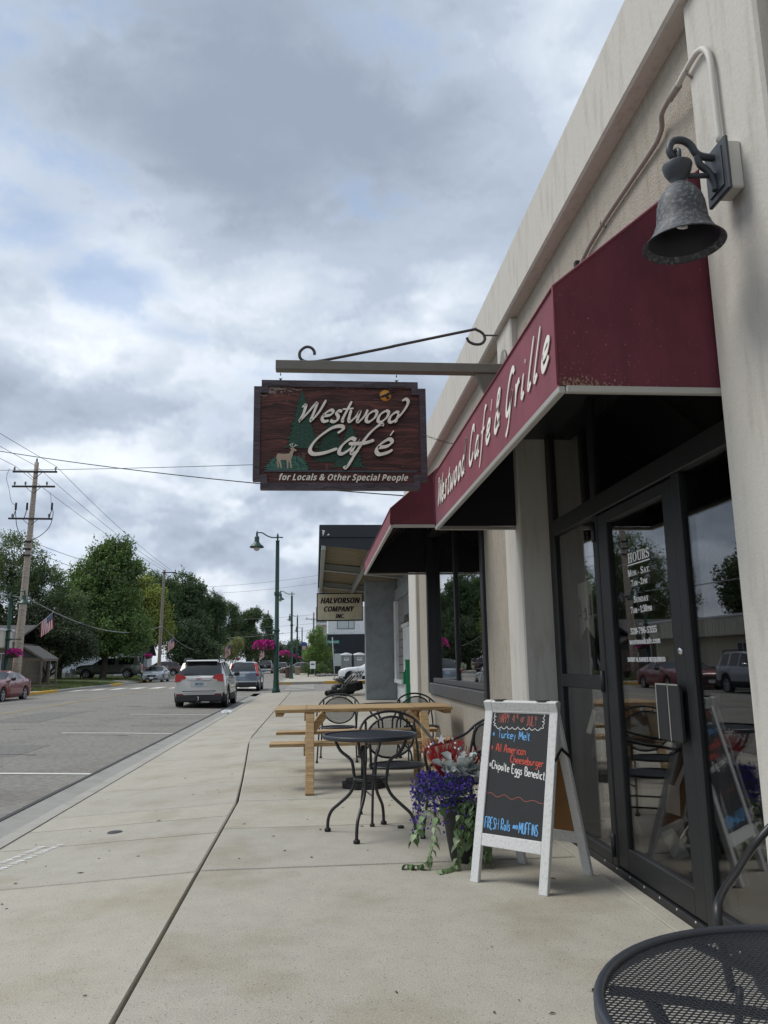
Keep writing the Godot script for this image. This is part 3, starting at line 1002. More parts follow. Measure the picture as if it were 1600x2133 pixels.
func cafe():
	var t = thing("cafe_building", "single storey cream stucco cafe with maroon awnings and dark glass doors", "building")
	# walls
	var w = mb()
	bb(w, 1.633, 1.86, 3.18, 4.2, -5.92, -2.33)           # over the recess
	bb(w, 1.86, 2.0, 3.02, 4.2, -5.92, -2.33)
	bb(w, 1.633, 1.95, 0.0, 0.86, -12.45, -6.4)           # below the window
	bb(w, 1.633, 1.95, 3.12, 4.2, -12.45, -6.4)
	bb(w, 1.633, 1.95, 0.86, 3.12, -7.5, -6.4)
	bb(w, 1.633, 1.95, 0.86, 3.12, -12.45, -11.4)
	bb(w, 1.633, 1.95, 0.0, 4.2, -2.33, 0.6)
	bb(w, 1.633, 1.95, 0.0, 4.2, 0.6, 5.0)
	obj("wall", w, M.stucco, t)
	var side = mb()
	bb(side, 1.95, 9.0, 0.0, 4.2, -13.38, -13.15)
	bb(side, 1.95, 9.0, 0.0, 4.2, 4.8, 5.0)
	bb(side, 8.8, 9.0, 0.0, 4.2, -13.15, 4.8)
	obj("wall", side, M.stucco, t)
	obj("roof", bbx(1.70, 9.0, 4.2, 4.32, -13.38, 5.0), M.charcoal, t)
	for q in [[-2.82, -2.33], [-6.40, -5.92], [-13.38, -12.45]]:
		var p = bbx(1.575, 1.93, 0.0, 4.04, q[0], q[1], 0.012)
		obj("pilaster", p, M.trim, t)
	var cap = mb()
	bb(cap, 1.53, 1.72, 4.04, 4.52, -13.42, 5.0, 0.014)
	obj("parapet", cap, M.trim, t)
	obj("recess_soffit", bbx(1.634, 2.0, 3.0, 3.018, -5.918, -2.822), M.bronze_edge, t)
	# room behind the glass
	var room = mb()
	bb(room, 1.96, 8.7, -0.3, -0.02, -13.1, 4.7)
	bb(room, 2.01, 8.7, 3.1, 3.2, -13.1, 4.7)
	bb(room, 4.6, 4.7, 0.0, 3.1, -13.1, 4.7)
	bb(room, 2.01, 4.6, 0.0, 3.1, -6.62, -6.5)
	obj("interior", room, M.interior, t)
	# window
	var wn = mb()
	bb(wn, 1.60, 1.80, 0.84, 3.16, -7.60, -7.49, 0.008)
	bb(wn, 1.60, 1.80, 0.84, 3.16, -11.41, -11.30, 0.008)
	bb(wn, 1.602, 1.798, 3.06, 3.16, -11.30, -7.60, 0.008)
	var win = obj("window", wn, M.bronze_edge, t)
	var sl = mb()
	bb(sl, 1.598, 1.665, 0.835, 0.985, -11.30, -7.60, 0.01)
	obj("sill", sl, M.ledge, win)
	obj("frame", bbx(1.655, 1.75, 0.987, 1.05, -11.295, -7.605, 0.006), M.ledge, win)
	obj("mullion", bbx(1.672, 1.75, 1.05, 3.06, -9.52, -9.45, 0.006), M.bronze, win)
	for q in [[-11.30, -9.52], [-9.45, -7.60]]:
		pane(win, 1.697, 1.05, 3.06, q[0], q[1], M.pane)
		pane(win, 1.701, 1.05, 3.06, q[0], q[1], M.pane_clear)
		pane(win, 1.709, 1.05, 3.06, q[0], q[1], M.pane_clear)
		pane(win, 1.713, 1.05, 3.06, q[0], q[1], M.pane_dark)
	# storefront in the recess
	var fr = mb()
	bb(fr, 1.805, 1.93, 0.05, 3.0, -5.918, -5.80, 0.006)
	bb(fr, 1.805, 1.93, 0.05, 3.0, -2.94, -2.822, 0.006)
	bb(fr, 1.80, 1.93, 2.20, 2.32, -5.80, -2.94, 0.006)
	bb(fr, 1.806, 1.93, 2.32, 3.0, -4.97, -4.89, 0.006)
	bb(fr, 1.806, 1.93, 0.05, 2.20, -4.975, -4.895, 0.006)
	bb(fr, 1.806, 1.93, 0.05, 2.20, -3.795, -3.715, 0.006)
	bb(fr, 1.80, 1.93, 0.0, 0.05, -5.918, -2.822, 0.004)
	bb(fr, 1.803, 1.93, 0.05, 0.145, -3.715, -2.94, 0.006)
	bb(fr, 1.803, 1.93, 0.05, 0.12, -5.80, -4.975, 0.006)
	bb(fr, 1.803, 1.93, 1.085, 1.175, -5.80, -4.975, 0.006)
	var sf = obj("storefront", fr, M.bronze, t)
	for q in [[0.12, 1.085, -5.80, -4.975], [1.175, 2.20, -5.80, -4.975], [0.145, 2.20, -3.715, -2.94], [2.32, 3.0, -5.80, -4.97], [2.32, 3.0, -4.89, -2.94]]:
		pane(sf, 1.828, q[0], q[1], q[2], q[3], M.pane)
		pane(sf, 1.832, q[0], q[1], q[2], q[3], M.pane_clear)
		pane(sf, 1.846, q[0], q[1], q[2], q[3], M.pane_dark)
	for q in [[0.05, 2.20, -3.7145], [0.05, 2.20, -4.894], [0.12, 2.20, -5.7995], [2.32, 3.0, -4.889]]: obj("gasket", bbx(1.8115, 1.827, q[0], q[1], q[2], q[2] + 0.004), M.rubber, sf)
	var sil = mb()
	bb(sil, 1.70, 1.80, -0.02, 0.012, -5.918, -2.822, 0.004)
	obj("door_sill", sil, M.concrete_c, t)
	for i in 11:
		var riv = mb(0)
		lathe(riv, [Vector2(0.0, 0.004), Vector2(0.005, 0.003), Vector2(0.007, 0.0)], 8, Transform3D(Basis(Vector3(0, 0, 1), PI / 2.0), Vector3(1.80, 0.043, -5.1 + i * 0.2)))
		obj("rivet", riv, M.aluminium, sf)
	# the door
	var d = mb()
	bb(d, 1.812, 1.86, 0.06, 2.19, -4.888, -4.735, 0.006)
	bb(d, 1.812, 1.86, 0.06, 2.19, -3.920, -3.802, 0.006)
	bb(d, 1.8125, 1.8595, 0.06, 0.19, -4.735, -3.920, 0.005)
	bb(d, 1.8125, 1.8595, 2.12, 2.19, -4.735, -3.920, 0.005)
	var door = obj("door", d, M.bronze, t)
	pane(door, 1.832, 0.19, 2.12, -4.735, -3.920, M.pane, 0.009)
	pane(door, 1.836, 0.19, 2.12, -4.735, -3.920, M.pane_clear, 0.009)
	pane(door, 1.847, 0.19, 2.12, -4.735, -3.920, M.pane_dark, 0.009)
	for q in [-4.7345, -3.9245]: obj("gasket", bbx(1.8145, 1.8315, 0.191, 2.119, q, q + 0.004), M.rubber, door)
	var hd = mb()
	bb(hd, 1.765, 1.79, 0.87, 1.15, -4.065, -3.945, 0.006)
	bb(hd, 1.765, 1.79, 0.872, 1.148, -3.925, -3.81, 0.006)
	for y in [0.93, 1.09]:
		for z in [-3.96, -3.90]: bb(hd, 1.79, 1.815, y - 0.012, y + 0.012, z - 0.012, z + 0.012)
	obj("handle", hd, mat("handle", C(0.020, 0.020, 0.022), 0.55), door)
	var hb = mb()
	for z in [-4.068, -3.928]:
		bb(hb, 1.762, 1.7645, 0.872, 1.152, z, z + 0.008)
	bb(hb, 1.762, 1.7645, 1.144, 1.152, -4.06, -3.81)
	obj("handle_edge", hb, M.aluminium, door)
	var lk = mb(0)
	lathe(lk, [Vector2(0, 0.012), Vector2(0.016, 0.012), Vector2(0.021, 0.006), Vector2(0.021, 0)], 16, Transform3D(Basis(Vector3(0, 0, 1), PI / 2.0), Vector3(1.812, 1.312, -3.84)))
	obj("lock", lk, M.chrome, door)
	for y in [2.09, 1.14, 0.17]:
		var hg = mb(0)
		tube(hg, [Vector3(1.80, y - 0.065, -4.93), Vector3(1.80, y + 0.065, -4.93)], 0.016, 10)
		obj("hinge", hg, M.bronze_edge, door)
	# white lettering on the door glass, read from the street
	var B = Basis(Vector3(0, 0, 1), Vector3(0, 1, 0), Vector3(-1, 0, 0))
	var L = func(s, z0, z1, y0, y1, serif): return lettering(s, serif, true, door, "lettering", M.lettering_white, z1 - z0, y1 - y0, 0.0016, Transform3D(B, Vector3(1.8305, (y0 + y1) / 2.0, (z0 + z1) / 2.0)))
	L.call("HOURS", -4.47, -4.17, 1.828, 1.884, true)
	obj("underline", bbx(1.829, 1.8305, 1.812, 1.819, -4.475, -4.165), M.lettering_white, door)
	L.call("M", -4.485, -4.435, 1.750, 1.788, true)
	L.call("ON. -", -4.43, -4.325, 1.750, 1.778, true)
	L.call("S", -4.30, -4.265, 1.749, 1.789, true)
	L.call("AT.", -4.26, -4.175, 1.750, 1.779, true)
	L.call("7", -4.447, -4.42, 1.690, 1.727, true)
	L.call("AM", -4.415, -4.355, 1.690, 1.716, true)
	L.call("-", -4.343, -4.326, 1.701, 1.706, true)
	L.call("2", -4.313, -4.286, 1.690, 1.727, true)
	L.call("PM", -4.28, -4.22, 1.690, 1.716, true)
	L.call("S", -4.425, -4.395, 1.594, 1.634, true)
	L.call("UNDAY", -4.39, -4.223, 1.594, 1.622, true)
	L.call("7", -4.48, -4.453, 1.536, 1.574, true)
	L.call("AM", -4.448, -4.388, 1.536, 1.563, true)
	L.call("-", -4.375, -4.357, 1.548, 1.553, true)
	L.call("1:30", -4.345, -4.252, 1.535, 1.574, true)
	L.call("PM", -4.247, -4.187, 1.536, 1.563, true)
	L.call("320-796-5355", -4.508, -4.149, 1.416, 1.453, true)
	L.call("westwoodcafe.com", -4.535, -4.114, 1.358, 1.391, true)
	L.call("SHIRT & SHOES REQUIRED", -4.58, -4.07, 1.255, 1.285, false)
	# things seen dimly behind the glass
	var pn = thing("pennant_banner", "pale cloth pennant with dark brush writing hung inside the glass beside the door", "banner")
	var ps = mb()
	prism(ps, PackedVector2Array([Vector2(-5.87, 1.84), Vector2(-5.55, 1.85), Vector2(-5.55, 1.42), Vector2(-5.71, 1.52), Vector2(-5.87, 1.42)]), 0.004, Transform3D(Basis(Vector3(0, 0, 1), Vector3(0, 1, 0), Vector3(-1, 0, 0)), Vector3(1.99, 0, 0)))
	obj("cloth", ps, M.paper, pn)
	var pw = mb()
	for s in [["-5.86,1.60 -5.80,1.60 -5.81,1.72;-5.81,1.66 -5.79,1.57", 1], ["-5.74,1.62 -5.70,1.65 -5.69,1.58 -5.73,1.56;-5.69,1.65 -5.68,1.56", 1], ["-5.63,1.60 -5.58,1.60 -5.59,1.74;-5.60,1.66 -5.575,1.57", 1]]:
		for part in s[0].split(";"):
			stroke(pw, V2(part), 0.022, -1.0, 0.0, 0.003, Transform3D(Basis(Vector3(0, 0, 1), Vector3(0, 1, 0), Vector3(-1, 0, 0)), Vector3(1.9855, 0, 0)))
	obj("brush_writing", pw, M.ink, pn)
	var bag = thing("paper_display", "loose heap of folded pale paper pieces standing inside the sidelight", "paper display", Vector3(2.0, 0, -5.45))
	R.seed = 51
	for i in 16:
		var pc = mb(0)
		var b = Basis.from_euler(Vector3(R.randf_range(-0.6, 0.6), R.randf() * TAU, R.randf_range(-0.5, 0.5)))
		var o = Vector3(R.randf_range(-0.04, 0.08), 0.14 + 0.05 * i, R.randf_range(-0.30, 0.30))
		if i % 4 == 3: o = Vector3(R.randf_range(0.1, 0.3), 0.1 + 0.03 * i, R.randf_range(0.45, 0.95))
		for k in 4:
			var a0 = -0.6 + k * 0.3
			var a1 = a0 + 0.3
			quad(pc, o + b * Vector3(sin(a0) * 0.09, -0.09, cos(a0) * 0.06), o + b * Vector3(sin(a1) * 0.09, -0.09, cos(a1) * 0.06), o + b * Vector3(sin(a1) * 0.07, 0.08, cos(a1) * 0.05), o + b * Vector3(sin(a0) * 0.07, 0.08, cos(a0) * 0.05))
		obj("paper_piece", pc, M.paper, bag)

func awning(called, label, z0, z1, xf, yr, yf, rise, letters):
	var t = thing(called, label, "awning")
	var xw = 1.636
	var yt = yf + rise
	# front valance, slope, sides, each a taut cloth sheet
	var nz = FastNoiseLite.new()
	nz.seed = 91
	nz.frequency = 1.1
	var vl = mb(0)
	var nv = int((z1 - z0) / 0.06)
	var vp = func(i, j):
		var z = lerpf(z0, z1, float(i) / nv)
		var y = lerpf(yr + 0.012, yf, j / 5.0)
		var e = sin(PI * clampf(float(i) / nv, 0.0, 1.0)) * sin(PI * j / 5.0)
		return Vector3(xf + 0.0035 + 0.0035 * pow(e, 0.5) * nz.get_noise_2d(z * 2.0, y * 2.5), y, z)
	for i in nv:
		for j in 5: quad(vl, vp.call(i, j), vp.call(i + 1, j), vp.call(i + 1, j + 1), vp.call(i, j + 1))
	obj("valance", vl, M.fabric_lit, t)
	var sl = mb()
	quad(sl, Vector3(xf, yf, z0), Vector3(xf, yf, z1), Vector3(xw, yt, z1), Vector3(xw, yt, z0))
	quad(sl, Vector3(xf + 0.006, yf - 0.004, z0), Vector3(xw, yt - 0.006, z0), Vector3(xw, yt - 0.006, z1), Vector3(xf + 0.006, yf - 0.004, z1))
	obj("top_cloth", sl, M.fabric_lit, t)
	for s in [z0, z1]:
		var sd = mb(0)
		var n = 18
		var ep = func(i, j):
			var u = float(i) / n
			var x = lerpf(xf + 0.004, xw, u)
			var yy = lerpf(yr + 0.012, lerpf(yf, yt, u), float(j) / n)
			var e = sin(PI * u) * sin(PI * j / float(n))
			return Vector3(x, yy, s - (0.016 * e + 0.007 * pow(e, 0.5) * nz.get_noise_2d(x * 3.0 + yy * 2.0, yy * 1.5)) * (1.0 if s == z1 else -1.0))
		for i in n:
			for j in n:
				for c in [[i, j], [i + 1, j + 1], [i + 1, j], [i, j], [i, j + 1], [i + 1, j + 1]]:
					var p = ep.call(c[0], c[1])
					sd.set_uv(Vector2((p.x - xf) / (xw - xf), 1.0 - (p.y - yr) / (yt - yr)))
					sd.add_vertex(p)
		obj("end_panel", sd, M.fabric_moss_shaded if letters and s == z1 else M.fabric_shaded, t)
	# piping along the seams
	var pp = mb(0)
	for s in [z0, z1]:
		tube(pp, [Vector3(xf, yr + 0.014, s), Vector3(xf, yf, s), Vector3(xw, yt, s)], 0.006, 6)
	tube(pp, [Vector3(xf, yf, z0), Vector3(xf, yf, z1)], 0.005, 6)
	obj("piping", pp, M.fabric_lit, t)
	# metal frame below
	var fr = mb()
	bb(fr, xf - 0.002, xf + 0.028, yr - 0.02, yr + 0.010, z0 - 0.002, z1 + 0.002, 0.004)
	for s in [z0, z1]:
		bb(fr, xf + 0.028, xw - 0.003, yr - 0.019, yr + 0.009, s - 0.013, s + 0.013, 0.004)
	obj("rim", fr, M.aluminium, t)
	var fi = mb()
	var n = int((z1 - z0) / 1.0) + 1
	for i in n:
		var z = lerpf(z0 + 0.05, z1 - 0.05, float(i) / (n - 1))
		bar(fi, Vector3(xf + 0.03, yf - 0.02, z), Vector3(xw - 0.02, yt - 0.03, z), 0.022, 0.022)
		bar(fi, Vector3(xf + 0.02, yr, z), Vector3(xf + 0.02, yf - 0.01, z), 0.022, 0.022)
	obj("frame_bars", fi, M.dark_steel, t, "stuff")  # inner bars coloured dark for the shade under the awning
	# dark sheets inside the cloth: shade under the awning put into colour
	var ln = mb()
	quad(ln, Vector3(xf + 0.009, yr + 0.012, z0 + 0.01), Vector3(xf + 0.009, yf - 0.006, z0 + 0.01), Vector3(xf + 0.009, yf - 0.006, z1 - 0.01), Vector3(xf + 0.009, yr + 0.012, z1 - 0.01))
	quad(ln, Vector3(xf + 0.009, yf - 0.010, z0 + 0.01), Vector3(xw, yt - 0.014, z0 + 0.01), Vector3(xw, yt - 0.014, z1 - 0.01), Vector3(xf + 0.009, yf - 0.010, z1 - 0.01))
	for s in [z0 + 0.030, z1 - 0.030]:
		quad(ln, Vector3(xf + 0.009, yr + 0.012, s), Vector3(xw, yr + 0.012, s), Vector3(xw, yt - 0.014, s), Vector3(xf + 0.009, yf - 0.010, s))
	obj("underside_shade", ln, M.inner_black, t)
	if letters:
		var B = Basis(Vector3(0, 0, 1), Vector3(0, 1, 0), Vector3(-1, 0, 0))
		var items = [["W", -5.89], ["e", -5.70], ["s", -5.56], ["t", -5.43], ["w", -5.32], ["o", -5.15], ["o", -5.01], ["d", -4.88], ["C", -4.63], ["a", -4.45], ["f", -4.28], ["e", -4.14], ["'", -4.05], ["&", -3.93], ["G", -3.68], ["r", -3.50], ["i", -3.38], ["l", -3.27], ["l", -3.17], ["e", -3.05]]
		for it in items:
			var z = it[1]
			var st = mb()
			write(st, GL, it[0], 0.034, 0.0200, 0.034, 0.013, 0.9, 0.003, Transform3D(B, Vector3(xf - 0.001, yr + 0.138, z)), 0.30)
			obj("letter", st, M.cream, t)

func sign_board():
	var t = thing("hanging_sign", "carved wooden cafe sign with pine trees, deer and ivory script hanging from a steel beam", "sign", Vector3(0.2, 2.633, -6.15))
	# local: x -0.695..0.695, y 0..0.905, front z = 0.03
	var a = 0.695
	var O = PackedVector2Array([Vector2(-0.64, 0), Vector2(0.632, 0), Vector2(0.632, 0.068), Vector2(a, 0.068), Vector2(a, 0.85), Vector2(0.632, 0.85), Vector2(0.632, 0.905), Vector2(-0.64, 0.905), Vector2(-0.64, 0.85), Vector2(-a - 0.005, 0.85), Vector2(-a - 0.005, 0.068), Vector2(-0.64, 0.068)])
	var I = PackedVector2Array()
	var e = 0.053
	for p in O:
		var q = p
		q.x -= signf(p.x) * e
		q.y += e if p.y < 0.45 else -e
		I.append(q)
	var fs = mb()
	for i in 12:
		var j = (i + 1) % 12
		var z = func(p, d): return Vector3(p.x, p.y, d)
		quad(fs, z.call(O[i], 0.032), z.call(O[j], 0.032), z.call(I[j], 0.032), z.call(I[i], 0.032))
		quad(fs, z.call(O[i], -0.032), z.call(I[i], -0.032), z.call(I[j], -0.032), z.call(O[j], -0.032))
		quad(fs, z.call(O[i], -0.032), z.call(O[j], -0.032), z.call(O[j], 0.032), z.call(O[i], 0.032))
		quad(fs, z.call(I[i], 0.032), z.call(I[j], 0.032), z.call(I[j], -0.032), z.call(I[i], -0.032))
	obj("frame", fs, M.plum, t)
	var pn = mb()
	prism(pn, I, 0.03, Transform3D(Basis(), Vector3(0, 0, -0.015)), true)
	var panel = obj("panel", pn, M.redwood, t)
	var f0 = Transform3D(Basis(), Vector3(0, 0, 0.0152))
	# dark ground line under the picture
	obj("ground_line", bbx(-0.61, 0.61, 0.142, 0.157, 0.0153, 0.024), M.slate_plain, panel)
	# pines: jagged silhouettes
	R.seed = 17
	var pine = func(cx, y0, y1, hw, lean):
		var Lp = []
		var Rp = []
		var n = 13
		for i in n:
			var k = float(i) / n
			var y = lerpf(y1, y0, k)
			var wd = hw * (0.10 + 0.9 * k) 
			Lp.append(Vector2(cx + lean * (1 - k) - wd * R.randf_range(0.85, 1.1), y - 0.012))
			Lp.append(Vector2(cx + lean * (1 - k) - wd * 0.72, y + 0.002 - (y1 - y0) / n * 0.25))
			Rp.append(Vector2(cx + lean * (1 - k) + wd * R.randf_range(0.85, 1.1), y - 0.012))
			Rp.append(Vector2(cx + lean * (1 - k) + wd * 0.72, y + 0.002 - (y1 - y0) / n * 0.25))
		var out = PackedVector2Array([Vector2(cx + lean, y1 + 0.02)])
		for p in Lp: out.append(p)
		Rp.reverse()
		for p in Rp: out.append(p)
		return out
	var tr = [[-0.305, 0.31, 0.80, 0.165, -0.01, "pine_green", 0.007], [-0.08, 0.20, 0.60, 0.175, 0.0, "pine_green_b", 0.004], [0.055, 0.16, 0.54, 0.155, 0.02, "pine_green", 0.006]]
	for q in tr:
		var st = mb()
		prism(st, pine.call(q[0], q[1], q[2], q[3], q[4]), q[6], f0)
		obj("pine_tree_relief", st, M[q[5]], panel)
	for q in [[-0.30, 0.158, 0.30, 0.012], [-0.115, 0.158, 0.21, 0.009], [0.035, 0.158, 0.17, 0.008]]:
		obj("trunk_relief", bbx(q[0] - q[3], q[0] + q[3], q[1], q[2], 0.0153, 0.0185), M.bark_red, panel)
	# shrub
	var sh = PackedVector2Array()
	for i in 44:
		var an = PI * i / 43.0
		var r = 1.0 + (0.10 if i % 2 == 0 else -0.06) + R.randf_range(-0.05, 0.05)
		sh.append(Vector2(-0.43 + cos(an) * 0.165 * r, 0.157 + sin(an) * 0.125 * r))
	var ss = mb()
	prism(ss, sh, 0.010, f0)
	obj("shrub_relief", ss, M.bush_green, panel)
	var sv = mb()
	for i in 90:
		var an = R.randf() * PI
		var rr = sqrt(R.randf())
		var c = Vector3(-0.43 + cos(an) * 0.15 * rr, 0.165 + sin(an) * 0.105 * rr, 0.0262)
		box(sv, c, Vector3(0.012, 0.004, 0.002), Basis(Vector3(0, 0, 1), R.randf() * PI))
	obj("shrub_leaves", sv, M.pine_green, panel)
	# deer
	var dp = V2("-0.515,0.265 -0.512,0.282 -0.50,0.292 -0.47,0.288 -0.44,0.288 -0.415,0.292 -0.402,0.315 -0.398,0.328 -0.412,0.334 -0.400,0.338 -0.388,0.342 -0.372,0.332 -0.355,0.318 -0.358,0.312 -0.376,0.314 -0.384,0.296 -0.388,0.272 -0.398,0.252 -0.397,0.215 -0.392,0.172 -0.403,0.172 -0.409,0.213 -0.414,0.238 -0.420,0.214 -0.420,0.170 -0.431,0.170 -0.432,0.215 -0.437,0.240 -0.468,0.240 -0.484,0.236 -0.478,0.214 -0.470,0.174 -0.481,0.172 -0.492,0.212 -0.497,0.228 -0.500,0.212 -0.492,0.176 -0.503,0.174 -0.512,0.214 -0.510,0.240 -0.516,0.252")
	var db = mb()
	prism(db, dp, 0.013, f0)
	var deer = obj("deer_relief", db, M.fawn, panel)
	var ant = mb(0)
	for s in [["-0.393,0.342 -0.404,0.358 -0.398,0.376", 0], ["-0.399,0.356 -0.414,0.366", 0], ["-0.383,0.342 -0.372,0.352 -0.362,0.370", 0], ["-0.370,0.354 -0.350,0.362", 0], ["-0.388,0.343 -0.390,0.362 -0.384,0.380", 0]]:
		var pts = []
		for p in V2(s[0]): pts.append(Vector3(p.x, p.y, 0.026))
		tube(ant, pts, 0.0026, 5)
	obj("antler", ant, M.ivory, deer)
	# moon and a flying bird
	var mo = mb(0)
	lathe(mo, [Vector2(0.0, 0.008), Vector2(0.045, 0.008), Vector2(0.048, 0.0)], 28, Transform3D(Basis(Vector3(1, 0, 0), PI / 2.0), Vector3(0.365, 0.792, 0.0152)))
	obj("moon_relief", mo, M.moon, panel)
	var hk = mb()
	prism(hk, V2("0.295,0.770 0.345,0.772 0.362,0.780 0.376,0.756 0.398,0.764 0.385,0.786 0.425,0.818 0.452,0.838 0.405,0.822 0.366,0.800 0.338,0.788"), 0.006, Transform3D(Basis(), Vector3(0, 0, 0.0236)))
	obj("bird_relief", hk, M.ink, panel)
	# script letters with a dark edge behind each
	# [glyph, x, baseline, width, cap height]
	var items = [["W", -0.345, 0.555, 0.0265, 0.0215], ["e", -0.172, 0.555, 0.0265, 0.0205], ["s", -0.083, 0.555, 0.0265, 0.0205], ["t", -0.010, 0.555, 0.0265, 0.0215], ["w", 0.050, 0.555, 0.0265, 0.0215], ["o", 0.182, 0.555, 0.0265, 0.0205], ["o", 0.278, 0.555, 0.0265, 0.0205], ["D", 0.372, 0.555, 0.0265, 0.0185],
		["C", -0.270, 0.285, 0.044, 0.0245], ["a", -0.040, 0.285, 0.040, 0.0270], ["F", 0.045, 0.285, 0.0335, 0.0225], ["E", 0.255, 0.285, 0.040, 0.0265]]
	var li = 0
	for it in items:
		li += 1
		for pas in 2:
			var st = mb()
			var xf = Transform3D(Basis(), Vector3(it[1] + (0.0 if pas else 0.004), it[2] - (0.0 if pas else 0.004), 0.0155))
			var big = 1.22 if it[2] < 0.4 else 1.0
			write(st, HG.script, it[0], it[3], it[4], (0.030 if pas else 0.036) * big, (0.012 if pas else 0.017) * big, 0.75, (0.020 if pas else 0.0125) + li * 0.00035, xf, 0.22)
			obj("letter" if pas else "letter_edge", st, M.ivory if pas else M.ink, panel)
	var n0 = lettering("for Locals & Other Special People", false, true, panel, "motto", M.ivory, 1.03, 0.072, 0.006, Transform3D(Basis(), Vector3(0.02, 0.093, 0.020)), 0.28)
	n0.mesh.text = "for Locals & Other Special People"
	# hanging hardware
	for x in [-0.49, 0.46]:
		var br = mb()
		bb(br, x - 0.07, x + 0.07, 0.862, 0.886, 0.0325, 0.038, 0.002)
		bb(br, x - 0.008, x + 0.008, 0.89, 0.93, -0.004, 0.004)
		obj("hanger_plate", br, M.dark_steel, t)
		var ln = mb(0)
		tube(ln, [Vector3(x, 0.92, 0), Vector3(x + 0.022, 0.937, 0), Vector3(x, 0.965, 0), Vector3(x - 0.022, 0.937, 0)], 0.006, 6, true)
		tube(ln, [Vector3(x, 0.96, 0.0), Vector3(x, 0.98, 0.014), Vector3(x, 1.005, 0), Vector3(x, 0.98, -0.014)], 0.006, 6, true)
		obj("chain_link", ln, M.dark_steel, t)
	# bracket
	var b = thing("sign_bracket", "olive grey steel beam with scrolled stay rod fixed to the cafe wall", "bracket", Vector3(0, 0, -6.15))
	obj("beam", bbx(-0.33, 1.56, 3.628, 3.708, -0.045, 0.045, 0.005), M.olive_steel, b)
	var gs = mb()
	prism(gs, PackedVector2Array([Vector2(1.32, 3.627), Vector2(1.574, 3.627), Vector2(1.574, 3.05)]), 0.05, Transform3D(Basis(), Vector3(0, 0, -0.025)))
	obj("gusset", gs, M.olive_steel, b)
	var pl = mb(0)
	lathe(pl, [Vector2(0.0, 0.0), Vector2(0.13, 0.0), Vector2(0.13, -0.014), Vector2(0.0, -0.014)], 28, Transform3D(Basis(Vector3(0, 0, 1), PI / 2.0).scaled_local(Vector3(1.4, 1, 1)), Vector3(1.559, 3.66, 0)))
	obj("wall_plate", pl, M.olive_steel, b)
	var rod = []
	for i in 15:
		var an = -0.35 + i * 0.36
		rod.append(Vector3(-0.076 + 0.062 * cos(PI * 0.5 - an - 3.3), 3.774 + 0.06 * sin(PI * 0.5 - an - 3.3), 0))
	var sc = V3("-0.015,3.775,0 -0.018,3.805,0 -0.045,3.835,0 -0.09,3.838,0 -0.132,3.80,0 -0.135,3.75,0 -0.10,3.717,0 -0.03,3.713,0 0.1,3.735,0 0.62,3.855,0 0.64,3.862,0 1.28,4.015,0 1.34,4.025,0 1.40,3.99,0 1.415,3.94,0 1.385,3.90,0 1.33,3.893,0 1.28,3.915,0 1.262,3.95,0")
	var rs = mb(0)
	tube(rs, smooth(sc, 4), 0.0125, 8)
	obj("stay_rod", rs, M.dark_steel, b)
	obj("stay_pin", bbx(1.40, 1.53, 3.97, 3.98, -0.006, 0.006), M.dark_steel, b)
	# side chain to the wall
	var c = thing("stay_chain", "thin rusty chain stretched from the sign edge to the wall", "chain")
	var A = Vector3(0.895, 3.09, -6.15)
	var Bq = Vector3(1.63, 3.30, -7.05)
	for i in 26:
		var k = (i + 0.5) / 26.0
		var p = A.lerp(Bq, k) + Vector3(0, -0.05 * sin(PI * k), 0)
		var dd = (Bq - A).normalized() * 0.026
		var o = (Vector3(0, 0.007, 0) if i % 2 == 0 else Vector3(0.006, 0, 0.005))
		var ls = mb(0)
		tube(ls, [p - dd, p + o, p + dd, p - o], 0.0022, 5, true)
		obj("link", ls, M.dark_steel, c)

